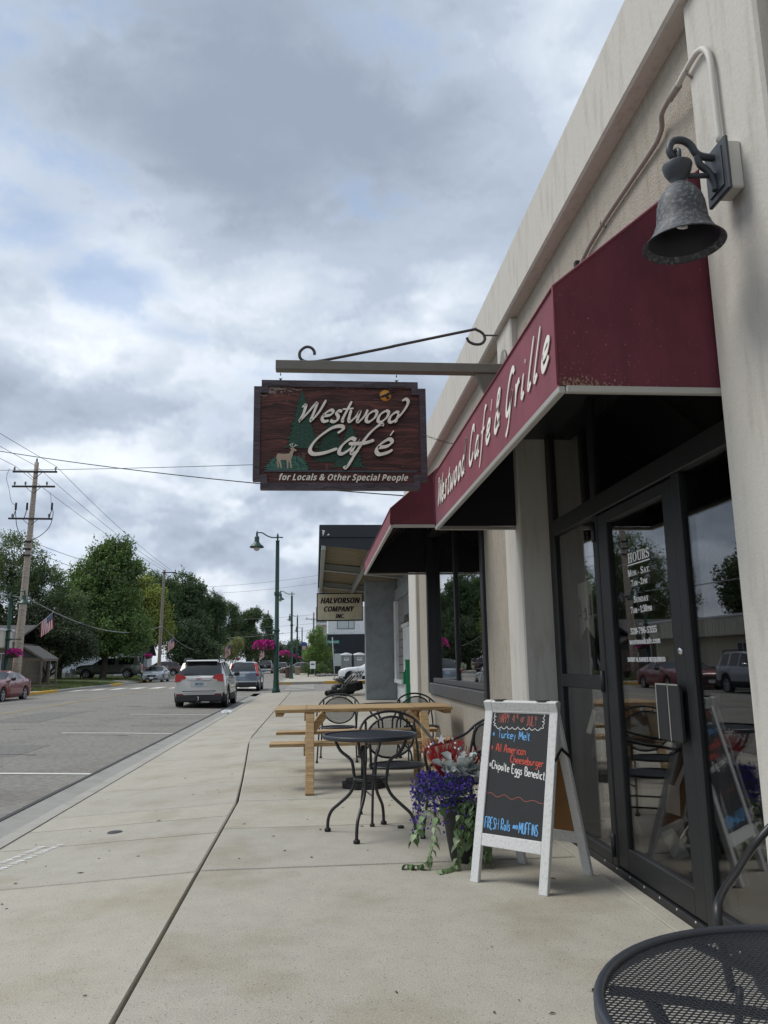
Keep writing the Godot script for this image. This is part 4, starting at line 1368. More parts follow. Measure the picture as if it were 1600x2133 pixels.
func wall_lamp():
	var t = thing("bell_wall_lamp", "weathered dark bell shaped lamp on a scroll bracket high on the near pilaster", "wall lamp", Vector3(1.575, 2.98, -2.55))
	# local: wall at x = 0, lamp hangs towards -x
	obj("mounting_box", bbx(-0.062, 0.0, 0.0, 0.195, -0.05, 0.048, 0.006), M.pvc, t)
	var pl = mb()
	bb(pl, -0.080, -0.063, -0.022, 0.195, -0.076, 0.076, 0.005)
	bb(pl, -0.086, -0.080, 0.004, 0.17, -0.052, 0.052, 0.003)
	var plate = obj("back_plate", pl, M.slate_plain, t)
	var cx = -0.23
	var sq = func(s): return smooth(V3(s).map(func(p): return Vector3(p.x * 0.80, p.y * 0.87 + 0.005, p.z)), 5)
	var bq = Transform3D(Basis.from_scale(Vector3(0.88, 0.87, 0.88)), Vector3(cx, 0.03, 0))
	var arm = mb(0)
	tube(arm, sq.call("-0.10,0.165,0 -0.16,0.17,0 -0.19,0.185,0 -0.215,0.225,0 -0.255,0.245,0 -0.30,0.235,0 -0.318,0.195,0 -0.305,0.165,0 -0.285,0.16,0"), 0.014, 8)
	tube(arm, sq.call("-0.185,0.17,0 -0.175,0.13,0 -0.14,0.10,0 -0.115,0.05,0 -0.11,0.01,0"), 0.013, 8)
	tube(arm, [Vector3(-0.08, 0.075, 0), Vector3(cx, 0.068, 0)], 0.010, 8)
	obj("scroll_arm", arm, M.slate_plain, t)
	var rg = mb(0)
	tube(rg, smooth([Vector3(cx, 0.175, 0), Vector3(cx, 0.158, 0.024), Vector3(cx, 0.125, 0.02), Vector3(cx, 0.10, 0.0), Vector3(cx, 0.125, -0.02), Vector3(cx, 0.158, -0.024), Vector3(cx, 0.174, -0.002)], 3), 0.008, 7, true)
	obj("ring", rg, M.slate_plain, t)
	var cup = mb(0)
	lathe(cup, V2("0.0,0.075 0.05,0.092 0.060,0.094 0.062,0.088 0.055,0.06 0.038,0.03 0.022,0.012 0.03,0.0 0.0,0.0"), 28, bq)
	obj("cup", cup, M.slate_plain, t)
	var bell = mb(0)
	lathe(bell, V2("0.028,0.005 0.048,-0.008 0.062,-0.024 0.064,-0.030 0.072,-0.038 0.078,-0.050 0.080,-0.056 0.088,-0.066 0.097,-0.10 0.102,-0.15 0.105,-0.185 0.107,-0.19 0.112,-0.195 0.118,-0.215 0.135,-0.245 0.160,-0.272 0.166,-0.278 0.163,-0.281 0.155,-0.272 0.130,-0.245 0.112,-0.215 0.100,-0.18 0.092,-0.10 0.07,-0.045 0.0,-0.02"), 40, bq)
	obj("bell_shade", bell, M.slate, t)
	var lin = mb(0)
	lathe(lin, V2("0.160,-0.2745 0.126,-0.243 0.108,-0.213 0.096,-0.18 0.088,-0.10 0.066,-0.05 0.0,-0.03"), 40, bq)
	obj("inner_lining", lin, M.inner_black, t)
	var bl = mb(0)
	var pts = []
	for i in 40: pts.append(Vector3(cx + 0.020 * cos(i * 0.8), -0.035 - 0.0026 * i, 0.020 * sin(i * 0.8)))
	tube(bl, pts, 0.0065, 7)
	obj("bulb", bl, M.bead_white, t)
	# conduit
	var c = thing("conduit_pipe", "bent electrical conduit running down the wall from the bell lamp to the awning", "conduit")
	var p1 = mb(0)
	tube(p1, smooth(V3("1.552,3.24,-2.60 1.553,3.42,-2.605 1.554,3.60,-2.61 1.554,3.68,-2.64 1.554,3.715,-2.69 1.554,3.72,-2.74 1.554,3.715,-2.82 1.560,3.715,-2.90"), 6), 0.0125, 10)
	obj("white_pipe", p1, M.pvc, c)
	var p2 = mb(0)
	tube(p2, smooth(V3("1.560,3.715,-2.90 1.565,3.725,-3.0 1.58,3.735,-3.09 1.606,3.72,-3.15 1.610,3.70,-3.19 1.612,3.69,-3.26 1.614,3.695,-3.5 1.614,3.70,-3.9 1.614,3.685,-4.2 1.614,3.64,-4.36 1.614,3.55,-4.42 1.614,3.40,-4.44"), 6), 0.0125, 10)
	obj("tan_pipe", p2, M.conduit_tan, c)
	var col = mb(0)
	tube(col, [Vector3(1.560, 3.712, -2.88), Vector3(1.566, 3.724, -2.98)], 0.017, 10)
	for z in [-2.79, -3.95]: tube(col, [Vector3(1.574 if z > -2.8 else 1.632, 3.675, z), Vector3(1.545 if z > -2.8 else 1.60, 3.70, z), Vector3(1.545 if z > -2.8 else 1.60, 3.72, z)], 0.005, 6)
	obj("coupling", col, M.conduit_tan, c)
	var cc = mb()
	bb(cc, 1.59, 1.632, 3.62, 3.70, -4.40, -4.36, 0.006)
	obj("cable_clip", cc, M.ink, c)
	var jb = mb(0)
	lathe(jb, V2("0,0.03 0.03,0.028 0.04,0.015 0.042,0.0"), 16, Transform3D(Basis(Vector3(0, 0, 1), PI / 2.0), Vector3(1.632, 3.62, -10.25)))
	lathe(jb, V2("0,0.08 0.018,0.075 0.024,0.05 0.02,0.025"), 14, Transform3D(Basis(Vector3(0, 0, 1), PI / 2.0), Vector3(1.632, 3.62, -10.25)))
	tag(obj("security_light", jb, M.plastic_white), "small round white security light on the wall above the far awning", "wall light")

func glyphs():
	# brush script, used on the awning and (with three wider forms) on the hanging sign
	GL = {"W": "0.2,8.6 1.0,9.2 1.2,6 1.2,0.2 2.6,4 3.6,7.6 3.7,4 3.9,0.2 5.2,4.4 6.2,9.8", "e": "0.5,2.4 2.2,3.0 2.7,4.3 1.9,5.2 0.8,4.0 0.4,2.0 1.1,0.2 2.2,0.4 3.2,1.6",
		"s": "2.4,4.6 1.6,5.1 1.1,4.2 1.8,2.6 1.9,0.9 1.1,0.0 0.1,0.5", "t": "1.6,8.2 1.0,4 0.9,0.8 1.5,0.1 2.3,0.8;0.1,5.3 2.7,5.8",
		"w": "0.1,4.8 0.4,1.2 1.0,0.1 1.9,2.0 2.3,4.4 2.4,1.2 3.0,0.1 3.9,2.2 4.2,5.0", "o": "1.7,5.0 0.7,3.6 0.5,1.4 1.3,0.1 2.4,1.4 2.6,3.6 1.7,5.0",
		"d": "2.4,4.5 1.5,4.9 0.5,3.2 0.5,1.0 1.3,0.1 2.3,1.8 3.0,10 2.5,4 2.5,0.8 3.2,0.2", "C": "3.6,8.0 3.2,9.7 1.9,9.4 0.7,6.0 0.5,2.0 1.6,0.0 3.0,0.8 4.0,2.6",
		"a": "2.6,4.5 1.7,5.0 0.6,3.0 0.5,0.9 1.3,0.2 2.3,1.8 2.8,4.8 2.6,1.4 2.9,0.2 3.7,1.0", "f": "2.9,9.6 2.2,10.2 1.5,7.6 0.9,0 0.2,-4.2;0.2,4.7 2.6,5.2", "'": "0.4,9.8 0.1,7.2",
		"&": "3.4,0.3 1.2,6.0 1.4,8.8 2.4,9.0 2.4,7.2 0.7,3.4 0.5,1.0 1.4,0.0 2.6,1.0 3.2,3.6", "G": "3.8,8.2 2.8,9.6 1.4,8.2 0.5,4.6 0.7,1.2 1.8,0.6 3.0,2.6 3.3,4.8 2.6,-2 1.4,-4.4",
		"r": "0.4,5 0.7,2.6 0.6,0.1;0.7,2.6 1.4,4.4 2.2,4.9", "i": "0.8,5 0.5,1.2 1.0,0.2 1.7,0.9;1.1,6.9 1.2,7.6", "l": "1.6,9.9 0.8,4 0.6,1.0 1.1,0.2 1.9,1.0"}
	HG.script = {"W": "0.0,5.6 0.9,6.6 0.9,3 0.3,0.2 2.0,3.2 4.0,7.6 4.0,4 3.7,0.3 5.4,3.6 6.6,8.6", "e": "0.6,2.4 2.4,2.8 3.2,4.0 2.4,4.9 1.0,3.6 0.4,1.6 1.2,0.2 2.6,0.6", "s": "2.5,4.4 1.4,4.6 1.0,3.6 1.8,2.2 1.8,0.8 0.8,0.1 -0.3,0.7",
		"t": "1.9,8.2 1.0,3.6 0.6,0.8 1.2,0.2;-0.2,5.0 3.0,5.4", "w": "0.2,4.8 0.2,1.4 0.8,0.2 2.2,2.2 3.0,4.6 2.9,1.0 3.5,0.2 4.8,2.6 5.2,5.0", "o": "2.2,4.9 0.8,3.2 0.6,0.9 1.6,0.2 3.0,2.0 3.2,4.2 2.2,4.9",
		"D": "2.8,4.4 1.8,4.8 0.6,3.0 0.5,0.8 1.4,0.2 2.8,2.0 4.2,6.0 4.6,9.4 3.6,10.9 2.6,10.0;2.9,4 2.6,1.0 2.9,0.2", "C": "3.9,7.2 4.6,8.6 4.0,9.6 2.4,8.8 0.6,5.2 0.1,1.8 1.0,0.1 3.0,0.5 5.0,2.0",
		"a": "3.0,4.4 1.9,4.9 0.6,2.8 0.4,0.8 1.2,0.2 2.6,2.0 3.4,4.8 2.9,1.2 3.2,0.3 4.2,1.2", "F": "6.2,10.6 6.0,11.4 4.8,10.0 3.3,6.4 1.9,0.0 1.3,-3.4 0.9,-4.9 0.4,-4.2;-0.4,3.9 3.2,4.2 5.4,5.4",
		"E": "0.5,2.2 2.3,2.7 3.0,4.0 2.2,4.9 0.9,3.4 0.4,1.4 1.2,0.1 2.8,0.7 3.6,1.6;2.2,6.0 2.6,7.6"}
	# hand printing for the chalk board
	HG.hand = {"H": "0,0 0,9;0,4.6 2.6,4.8;2.6,0 2.6,9", "A": "0,0 1.4,9 2.8,0;0.5,3.4 2.3,3.4", "P": "0,0 0,9 1.6,8.8 2.2,7 1.6,5 0,4.6", "Y": "0,9 1.2,5 2.4,9;1.2,5 1.0,0", "4": "1.9,0 1.9,9 0,3.4 2.6,3.4", "T": "0,9 2.6,9;1.3,9 1.3,0",
		"E": "2.2,9 0,9 0,0 2.2,0;0,4.6 1.7,4.6", "O": "1.2,9 0.1,6.4 0.1,2.6 1.2,0 2.3,2.6 2.3,6.4 1.2,9", "F": "0,0 0,9 2.2,9;0,4.8 1.7,4.8", "J": "0.4,9 2.2,9;1.5,9 1.5,1.4 0.8,0 0,0.9", "U": "0,9 0,2 1,0 2.0,1.6 2.2,9", "L": "0,9 0,0 2,0.2", "M": "0,0 0.3,9 1.5,3 2.8,9 3.1,0", "C": "2.2,8.2 1.2,9 0.2,6.6 0.1,2.6 1.1,0 2.3,1.2",
		"B": "0,0 0,9 1.6,8.6 1.7,5.4 0,4.8 1.9,4.4 2.1,0.8 0,0", "R": "0,0 0,9 1.8,8.4 1.8,5.4 0,4.6 2.2,0", "N": "0,0 0.1,9 2.2,0 2.3,9", "D": "0,0 0,9 1.6,7.8 2.1,4.6 1.5,1.2 0,0", "S": "2.1,8.2 1.1,9 0.2,7.2 1.1,4.8 2.0,2.6 1.1,0 0,0.9", "I": "0.4,0 0.4,9",
		"u": "0,5 0,1.4 0.8,0 1.8,1.4;1.9,5 1.9,0", "r": "0,5 0,0;0,3.2 0.8,4.8 1.6,4.6", "k": "0,9 0,0;1.7,5 0,2.4 1.8,0", "e": "0.1,2.6 1.8,2.9 1.5,4.7 0.5,4.6 0,2.4 0.7,0 1.9,0.7", "y": "0,5 0.9,1.6;1.9,5 0.6,-3.4", "l": "0.2,9 0.2,0", "t": "0.8,8 0.8,0.6 1.5,0.2;0,5.6 1.7,5.7", "m": "0,5 0,0;0,3.6 0.8,5 1.3,3.6 1.3,0;1.3,3.6 2.1,5 2.7,3.6 2.7,0", "i": "0.3,5 0.3,0;0.3,6.8 0.4,7.4", "c": "1.7,4.4 0.8,5 0,2.8 0.6,0 1.7,0.7", "a": "1.7,4.4 0.8,5 0,2.6 0.6,0 1.7,2 1.8,5 1.8,0",
		"n": "0,5 0,0;0,3.4 1.0,5 1.8,3.4 1.8,0", "h": "0,9 0,0;0,3.4 1.0,5 1.8,3.4 1.8,0", "s": "1.5,4.5 0.7,5 0.2,3.8 1.3,1.8 0.8,0 0,0.5", "b": "0,9 0,0 1.3,0.4 1.8,2.6 1.0,4.8 0,3.8", "g": "1.7,4.4 0.8,5 0,2.8 0.6,0.6 1.7,2.4 1.8,5 1.7,-2.4 0.8,-3.6 0,-2.6", "p": "0,5 0,-3.4;0,4 1.0,5 1.8,2.8 1.0,0.4 0,1", "o": "0.9,5 0,2.6 0.9,0 1.9,2.6 0.9,5", "d": "1.7,4 0.8,4.8 0,2.4 0.7,0 1.7,1.6;1.8,9 1.8,0", "*": "0.9,1.4 0.9,6;0,2.4 1.9,5;0,5 1.9,2.4"}

func arcpts(n, f):
	var out = []
	for i in n: out.append(f.call(float(i) / (n - 1)))
	return out

func bistro_table(called, label, at, turn, r, h, group):
	var t = thing(called, label, "table", at, turn, group)
	var m = mesh_panel(r - 0.012, r - 0.012, 0.0190, 0.0060, 0.0025, 0.0014)
	var tp = obj("mesh_top", m, M.mesh_iron, t, "stuff")
	tp.position.y = h - 0.012
	var rm = mb(0)
	lathe(rm, [Vector2(r - 0.020, h - 0.010), Vector2(r - 0.016, h), Vector2(r - 0.004, h), Vector2(r, h - 0.006), Vector2(r, h - 0.026), Vector2(r - 0.004, h - 0.032), Vector2(r - 0.012, h - 0.03), Vector2(r - 0.020, h - 0.010)], 64)
	obj("rim", rm, M.mesh_iron, t)
	var sp = mb()
	for a in 4:
		var d = Vector3(cos(a * PI / 4.0), 0, sin(a * PI / 4.0))
		bar(sp, d * -(r - 0.02) + Vector3(0, h - 0.026, 0), d * (r - 0.02) + Vector3(0, h - 0.026, 0), 0.025, 0.008)
	obj("brace", sp, M.black_iron, t)
	var ring = mb(0)
	tube(ring, ellipse(Vector3(0, 0.40 * h / 0.73, 0), 0.125, 0.125, 24), 0.009, 8, true)
	obj("ring", ring, M.black_iron, t)
	for k in 4:
		var a = PI / 4.0 + k * PI / 2.0
		var d = Vector3(cos(a), 0, sin(a))
		var q = h / 0.73
		var prof = [[r * 0.80, 0.70], [r * 0.66, 0.60], [r * 0.42, 0.53], [0.135, 0.44], [0.128, 0.36], [0.17, 0.28], [0.25, 0.21], [0.315, 0.155], [0.345, 0.09], [0.35, 0.02]]
		var pts = []
		for p in prof: pts.append(d * p[0] + Vector3(0, p[1] * q, 0))
		var lg = mb(0)
		tube(lg, smooth(pts, 4), 0.0125, 9)
		var leg = obj("leg", lg, M.black_iron, t)
		var ft = mb(0)
		lathe(ft, [Vector2(0, 0.026), Vector2(0.02, 0.026), Vector2(0.025, 0.018), Vector2(0.024, 0.0), Vector2(0, 0)], 14, Transform3D(Basis(), d * 0.35))
		obj("foot", ft, M.rubber, leg)
	return t

func iron_chair(called, label, at, turn, group):
	# faces -z
	var t = thing(called, label, "chair", at, turn, group)
	var m = mesh_panel(0.225, 0.215, 0.022, 0.0062, 0.0034, 0.0016)
	var s = obj("seat_mesh", m, M.mesh_iron, t, "stuff")
	s.position.y = 0.43
	var sr = mb(0)
	tube(sr, ellipse(Vector3(0, 0.43, 0), 0.23, 0.22, 36), 0.011, 8, true)
	obj("seat_rim", sr, M.black_iron, t)
	var back = Transform3D(Basis(Vector3(1, 0, 0), PI / 2.0 - 0.20), Vector3(0, 0.635, 0.240))
	var bm = obj("back_mesh", mesh_panel(0.205, 0.175, 0.022, 0.0062, 0.0034, 0.0016), M.mesh_iron, t, "stuff")
	bm.transform = back
	var br = mb(0)
	var el = []
	for p in ellipse(Vector3.ZERO, 0.21, 0.18, 36): el.append(back * p)
	tube(br, el, 0.010, 8, true)
	obj("back_rim", br, M.black_iron, t)
	# outer arch sweeps over the back and forward into the arms
	var fr = mb(0)
	var arch = smooth(V3("-0.255,0.43,-0.17 -0.265,0.60,-0.20 -0.275,0.645,-0.13 -0.285,0.665,0.03 -0.275,0.715,0.20 -0.21,0.79,0.27 -0.11,0.835,0.295 0.0,0.85,0.30 0.11,0.835,0.295 0.21,0.79,0.27 0.275,0.715,0.20 0.285,0.665,0.03 0.275,0.645,-0.13 0.265,0.60,-0.20 0.255,0.43,-0.17"), 5)
	tube(fr, arch, 0.0115, 9)
	for x in [-0.09, 0.09]: tube(fr, [Vector3(x, 0.79, 0.27), Vector3(x, 0.838, 0.295)], 0.007, 6)
	obj("arm_frame", fr, M.black_iron, t)
	for s1 in [-1.0, 1.0]:
		for z in [-1.0, 1.0]:
			var lg = mb(0)
			var pts = [Vector3(s1 * 0.235, 0.44, z * 0.17), Vector3(s1 * 0.25, 0.22, z * 0.205), Vector3(s1 * 0.262, 0.012, z * 0.235)]
			if z > 0: pts = [Vector3(s1 * 0.215, 0.77, 0.262), Vector3(s1 * 0.225, 0.60, 0.215), Vector3(s1 * 0.232, 0.43, 0.185), Vector3(s1 * 0.25, 0.2, 0.25), Vector3(s1 * 0.262, 0.012, 0.30)]
			tube(lg, smooth(pts, 4), 0.0105, 8)
			var leg = obj("leg", lg, M.black_iron, t)
			var ft = mb(0)
			lathe(ft, [Vector2(0, 0.022), Vector2(0.016, 0.022), Vector2(0.02, 0.015), Vector2(0.02, 0.0), Vector2(0, 0)], 12, Transform3D(Basis(), Vector3(pts[-1].x, 0, pts[-1].z)))
			obj("foot", ft, M.rubber, leg)
	var st = mb(0)
	tube(st, [Vector3(-0.25, 0.22, -0.2), Vector3(-0.25, 0.22, 0.245)], 0.007, 6)
	tube(st, [Vector3(0.25, 0.22, -0.2), Vector3(0.25, 0.22, 0.245)], 0.007, 6)
	obj("stretcher", st, M.black_iron, t)
	return t

func furniture():
	# bistro sets
	var t1 = bistro_table("bistro_table", "small round black mesh bistro table standing beside the flower planter", Vector3(0.42, 0, -6.33), 0.42, 0.37, 0.735, "black iron bistro tables")
	bistro_table("bistro_table", "black mesh bistro table nearest the camera in the lower right corner", Vector3(0.895, -0.01, -1.30), 0.25, 0.445, 0.73, "black iron bistro tables")
	dup(t1, Vector3(0.95, 0, -10.75), 0.2, "black bistro table farthest along the wall beyond the picnic table", "black iron bistro tables")
	var c1 = iron_chair("iron_chair", "black mesh iron armchair directly behind the small bistro table", Vector3(0.68, 0, -6.85), PI + 0.12, "black iron mesh chairs")
	dup(c1, Vector3(1.12, 0, -5.98), 1.25, "black iron armchair behind the planter with its back to the wall", "black iron mesh chairs").rotation.y = PI / 2.0 + 0.5
	dup(c1, Vector3(0.30, 0, -10.95), PI - 0.1, "black iron chair on the far side of the picnic table towards the kerb", "black iron mesh chairs")
	dup(c1, Vector3(1.40, 0, -10.75), PI + 0.2, "black iron chair farthest away against the far pilaster", "black iron mesh chairs")
	dup(c1, Vector3(1.38, 0, -2.10), PI * 0.75, "black iron chair beside the glass door with only one arm in view", "black iron mesh chairs")
	# picnic table
	var p = thing("picnic_table", "long honey coloured wooden picnic table with two attached benches by the wall", "picnic table")
	R.seed = 21
	for i in 5:
		var z = -9.02 - i * 0.165
		obj("tabletop_plank", bbx(-0.45 + R.randf_range(-0.004, 0.004), 1.52, 0.745, 0.785 + R.randf_range(-0.001, 0.001), z - 0.078, z + 0.078, 0.005), M.deck, p)
	for z in [-8.60, -8.735, -10.02, -10.155]:
		obj("bench_plank", bbx(-0.48, 1.50, 0.425, 0.463, z - 0.064, z + 0.064, 0.005), M.deck, p)
	for x in [-0.08, 1.13]:
		var cr = mb()
		bb(cr, x - 0.045, x - 0.005, 0.655, 0.744, -9.75, -8.96, 0.004)
		obj("top_batten", cr, M.deck, p)
		obj("bench_batten", bbx(x - 0.046, x - 0.006, 0.335, 0.424, -10.22, -8.53, 0.004), M.deck, p)
		for q in [[-8.17, -8.62], [-9.25, -9.20]]:
			var lg = mb()
			bar(lg, Vector3(x + 0.02, 0.0, q[0]), Vector3(x + 0.02, 0.742, q[1]), 0.05, 0.088, 0.004, Vector3(1, 0, 0))
			obj("leg", lg, M.deck, p)
		var bc = mb()
		bar(bc, Vector3(x + 0.02, 0.56, -8.66), Vector3(x + (0.17 if x < 0.5 else -0.15), 0.742, -8.72), 0.04, 0.085, 0.003)
		obj("brace", bc, M.deck, p)
	for x in [-0.08, 1.13]:
		for z in [-8.60, -8.735, -9.02, -9.185, -9.35, -9.515, -9.68, -10.02, -10.155]:
			var bt = mb(0)
			lathe(bt, [Vector2(0, 0.003), Vector2(0.006, 0.0025), Vector2(0.009, 0.0)], 8, Transform3D(Basis(), Vector3(x - 0.025, 0.463 if z > -8.9 or z < -9.9 else 0.786, z)))
			obj("screw_head", bt, M.dark_steel, p)
	for x in [-0.40, 1.47]:
		obj("end_batten", bbx(x - 0.04, x + 0.04, 0.705, 0.744, -9.74, -8.98, 0.003), M.deck, p)
	# umbrella base
	var u = thing("umbrella_base", "black cross shaped parasol base with short tube under the picnic table", "umbrella base", Vector3(0.50, 0, -8.62))
	var ub = mb()
	var oc = PackedVector2Array()
	for i in 8: oc.append(Vector2(cos(TAU * (i + 0.5) / 8), sin(TAU * (i + 0.5) / 8)) * 0.24)
	prism(ub, oc, 0.05, Transform3D(Basis(Vector3(1, 0, 0), -PI / 2.0), Vector3.ZERO))
	var oc2 = PackedVector2Array()
	for i in 8: oc2.append(Vector2(cos(TAU * (i + 0.5) / 8), sin(TAU * (i + 0.5) / 8)) * 0.20)
	prism(ub, oc2, 0.03, Transform3D(Basis(Vector3(1, 0, 0), -PI / 2.0), Vector3(0, 0.05, 0)))
	obj("weight", ub, M.rubber, u)
	var ut = mb(0)
	tube(ut, [Vector3(0, 0.08, 0), Vector3(0, 0.42, 0)], 0.026, 14)
	obj("tube", ut, M.black_iron, u)
	aframe()

func aframe():
	var c = (Vector3(1.268, 0, -4.553) + Vector3(0.906, 0, -4.916)) * 0.5
	var nb = Vector3(-0.7071, 0, 0.7071)
	var t = thing("chalkboard_sign", "white framed folding chalkboard with coloured menu writing standing before the door", "sandwich board", c - nb * 0.25, -PI / 4.0)
	var W = 0.255
	for side in 2:
		var s = 1.0 if side == 0 else -1.0
		var sp0 = 0.25 if side == 0 else 0.335
		var Lg = sqrt(1.035 * 1.035 + sp0 * sp0)
		var up = Vector3(0, 1.035, -sp0 * s).normalized()
		var nz = Vector3(s, 0, 0).cross(up).normalized()
		var xf = Transform3D(Basis(Vector3(s, 0, 0), up, nz), Vector3(0, 0, sp0 * s))
		var add = func(called, x0, x1, y0, y1, z0, z1, m, ch):
			var st = mb()
			bb(st, x0, x1, y0, y1, z0, z1, ch)
			var o = obj(called, st, m, t)
			o.transform = xf
			return o
		for e in [-1.0, 1.0]:
			add.call("stile", e * W - (0.055 if e > 0 else 0.0), e * W + (0.055 if e < 0 else 0.0), 0.0, Lg, -0.034, -0.002, M.whitewash, 0.003)
		add.call("top_rail", -W + 0.055, W - 0.055, Lg - 0.075, Lg - 0.001, -0.033, -0.003, M.whitewash, 0.003)
		add.call("bottom_rail", -W + 0.055, W - 0.055, 0.205, 0.275, -0.033, -0.003, M.whitewash, 0.003)
		add.call("board", -W + 0.055, W - 0.055, 0.275, Lg - 0.075, -0.020, -0.012, M.slateboard, 0.0)
		add.call("board_back", -W + 0.054, W - 0.054, 0.274, Lg - 0.074, -0.0235, -0.0205, M.hardboard, 0.0)
		if side == 1: continue
		var z = Vector3(0, 0, -0.0119)
		var chalk = func(s2, x0, x1, yc, h, m, slope):
			var u = h / 9.0
			var st = mb()
			var ux = (x1 - x0) / measure(HG.hand, s2, 0.8)
			write(st, HG.hand, s2, ux, u, 0.0055, -1.0, 0.0, 0.0008, Transform3D(Basis(Vector3(1, slope, 0), Vector3(0, 1, 0), Vector3(0, 0, 1)), Vector3(x0, yc - h * 0.5, -0.0119)), 0.0, 0.8)
			var o = obj("chalk_lettering", st, m, t)
			o.transform = xf
		chalk.call("HAPPY", -0.152, -0.076, 0.953, 0.056, M.chalk_dimred, 0.0)
		chalk.call("4", -0.054, -0.036, 0.953, 0.05, M.chalk_dimred, 0.0)
		chalk.call("TE", -0.032, -0.010, 0.968, 0.02, M.chalk_dimred, 0.0)
		chalk.call("OF", 0.004, 0.032, 0.948, 0.028, M.chalk_dimred, 0.0)
		chalk.call("JULY", 0.044, 0.120, 0.945, 0.058, M.chalk_dimred, 0.0)
		chalk.call("* Turkey Melt", -0.190, 0.080, 0.860, 0.048, M.chalk_blue, -0.03)
		chalk.call("* All American", -0.192, 0.056, 0.779, 0.048, M.chalk_red, -0.06)
		chalk.call("Cheeseburger", -0.048, 0.182, 0.716, 0.044, M.chalk_red, -0.06)
		chalk.call("*Chipolte Eggs Benedict", -0.196, 0.196, 0.676, 0.048, M.chalk_white, -0.11)
		chalk.call("FRESH Rolls", -0.190, -0.012, 0.336, 0.060, M.chalk_blue, 0.0)
		chalk.call("AND", 0.002, 0.036, 0.332, 0.020, M.chalk_blue, 0.0)
		chalk.call("MUFFINS", 0.044, 0.172, 0.332, 0.060, M.chalk_blue, -0.02)
		# scalloped cloud round the greeting and a wavy rule
		var cl = mb()
		var pts = []
		var ring = []
		for i in 4: ring.append(Vector2(-0.180 + 0.006 * (i % 2), 0.985 - i * 0.022))
		for i in 9: ring.append(Vector2(-0.172 + i * 0.0395, 0.905 - 0.004 * (i % 2)))
		for i in 4: ring.append(Vector2(0.155 - 0.006 * (i % 2), 0.92 + i * 0.022))
		for i in ring.size() - 1:
			var a = ring[i]
			var b = ring[i + 1]
			var o = (a + b) / 2.0
			var d = (b - a).normalized()
			var nn = Vector2(d.y, -d.x)
			for k in 6: pts.append(a.lerp(b, k / 6.0) + nn * 0.014 * sin(PI * k / 6.0))
		stroke(cl, pts, 0.0034, -1.0, 0.0, 0.0008, Transform3D(Basis(), z))
		var co = obj("chalk_cloud", cl, M.chalk_white, t)
		co.transform = xf
		var wv = mb()
		var wp = []
		for i in 60: wp.append(Vector2(-0.195 + i * 0.0066, 0.500 - i * 0.0003 + 0.009 * sin(i * 0.42) * (1.0 if i < 45 else 0.5)))
		stroke(wv, wp, 0.0035, -1.0, 0.0, 0.0008, Transform3D(Basis(), z))
		var wo = obj("chalk_wave", wv, M.chalk_dimred, t)
		wo.transform = xf
	var sp = mb()
	for x in [-W - 0.004, W + 0.004]:
		bar(sp, Vector3(x, 0.70, 0.083), Vector3(x, 0.76, 0.0), 0.004, 0.018)
		bar(sp, Vector3(x, 0.76, 0.0), Vector3(x, 0.70, -0.112), 0.004, 0.018)
	obj("strap", sp, M.ink, t)
	var hn = mb()
	for x in [-0.15, 0.15]: bb(hn, x - 0.03, x + 0.03, 1.032, 1.038, -0.03, 0.03)
	obj("hinge", hn, M.dark_steel, t)

func leaf_mesh(w, l, cup, heart := true):
	var st = mb(0)
	var n = 5
	var L = []
	for i in n + 1:
		var k = float(i) / n
		var ww = w * sin(PI * pow(k, 0.65)) * 0.5
		if heart and i == 0: ww = w * 0.12
		L.append([Vector3(-ww, cup * ww * 1.2 - k * k * l * 0.25, k * l), Vector3(0, -k * k * l * 0.25, k * l), Vector3(ww, cup * ww * 1.2 - k * k * l * 0.25, k * l)])
	for i in n:
		for j in 2: quad(st, L[i][j], L[i + 1][j], L[i + 1][j + 1], L[i][j + 1])
	st.generate_normals()
	return st.commit()

func scatter(parent, called, mesh, m, n, place, kind := "stuff"):
	# place(i) gives [Transform3D, Color]
	var mm = MultiMesh.new()
	mm.transform_format = MultiMesh.TRANSFORM_3D
	mm.use_colors = true
	mm.mesh = mesh
	mm.instance_count = n
	for i in n:
		var q = place.call(i)
		mm.set_instance_transform(i, q[0])
		mm.set_instance_color(i, q[1])
	var o = MultiMeshInstance3D.new()
	o.name = called
	o.multimesh = mm
	o.material_override = m
	parent.add_child(o, true)
	o.set_meta("kind", kind)
	return o

func flower_mesh(n, r, cupz):
	var st = mb()
	for k in n:
		var a = TAU * k / n
		var d = Vector3(cos(a), 0, sin(a))
		var e = Vector3(-sin(a), 0, cos(a))
		var w = r * 2.2 / n
		quad(st, Vector3.ZERO, d * r * 0.6 - e * w + Vector3(0, cupz * 0.6, 0), d * r + Vector3(0, cupz, 0), d * r * 0.6 + e * w + Vector3(0, cupz * 0.6, 0))
	st.generate_normals()
	return st.commit()

func rot(r): return Basis.from_euler(Vector3(r.randf() * TAU, r.randf() * TAU, r.randf() * TAU))

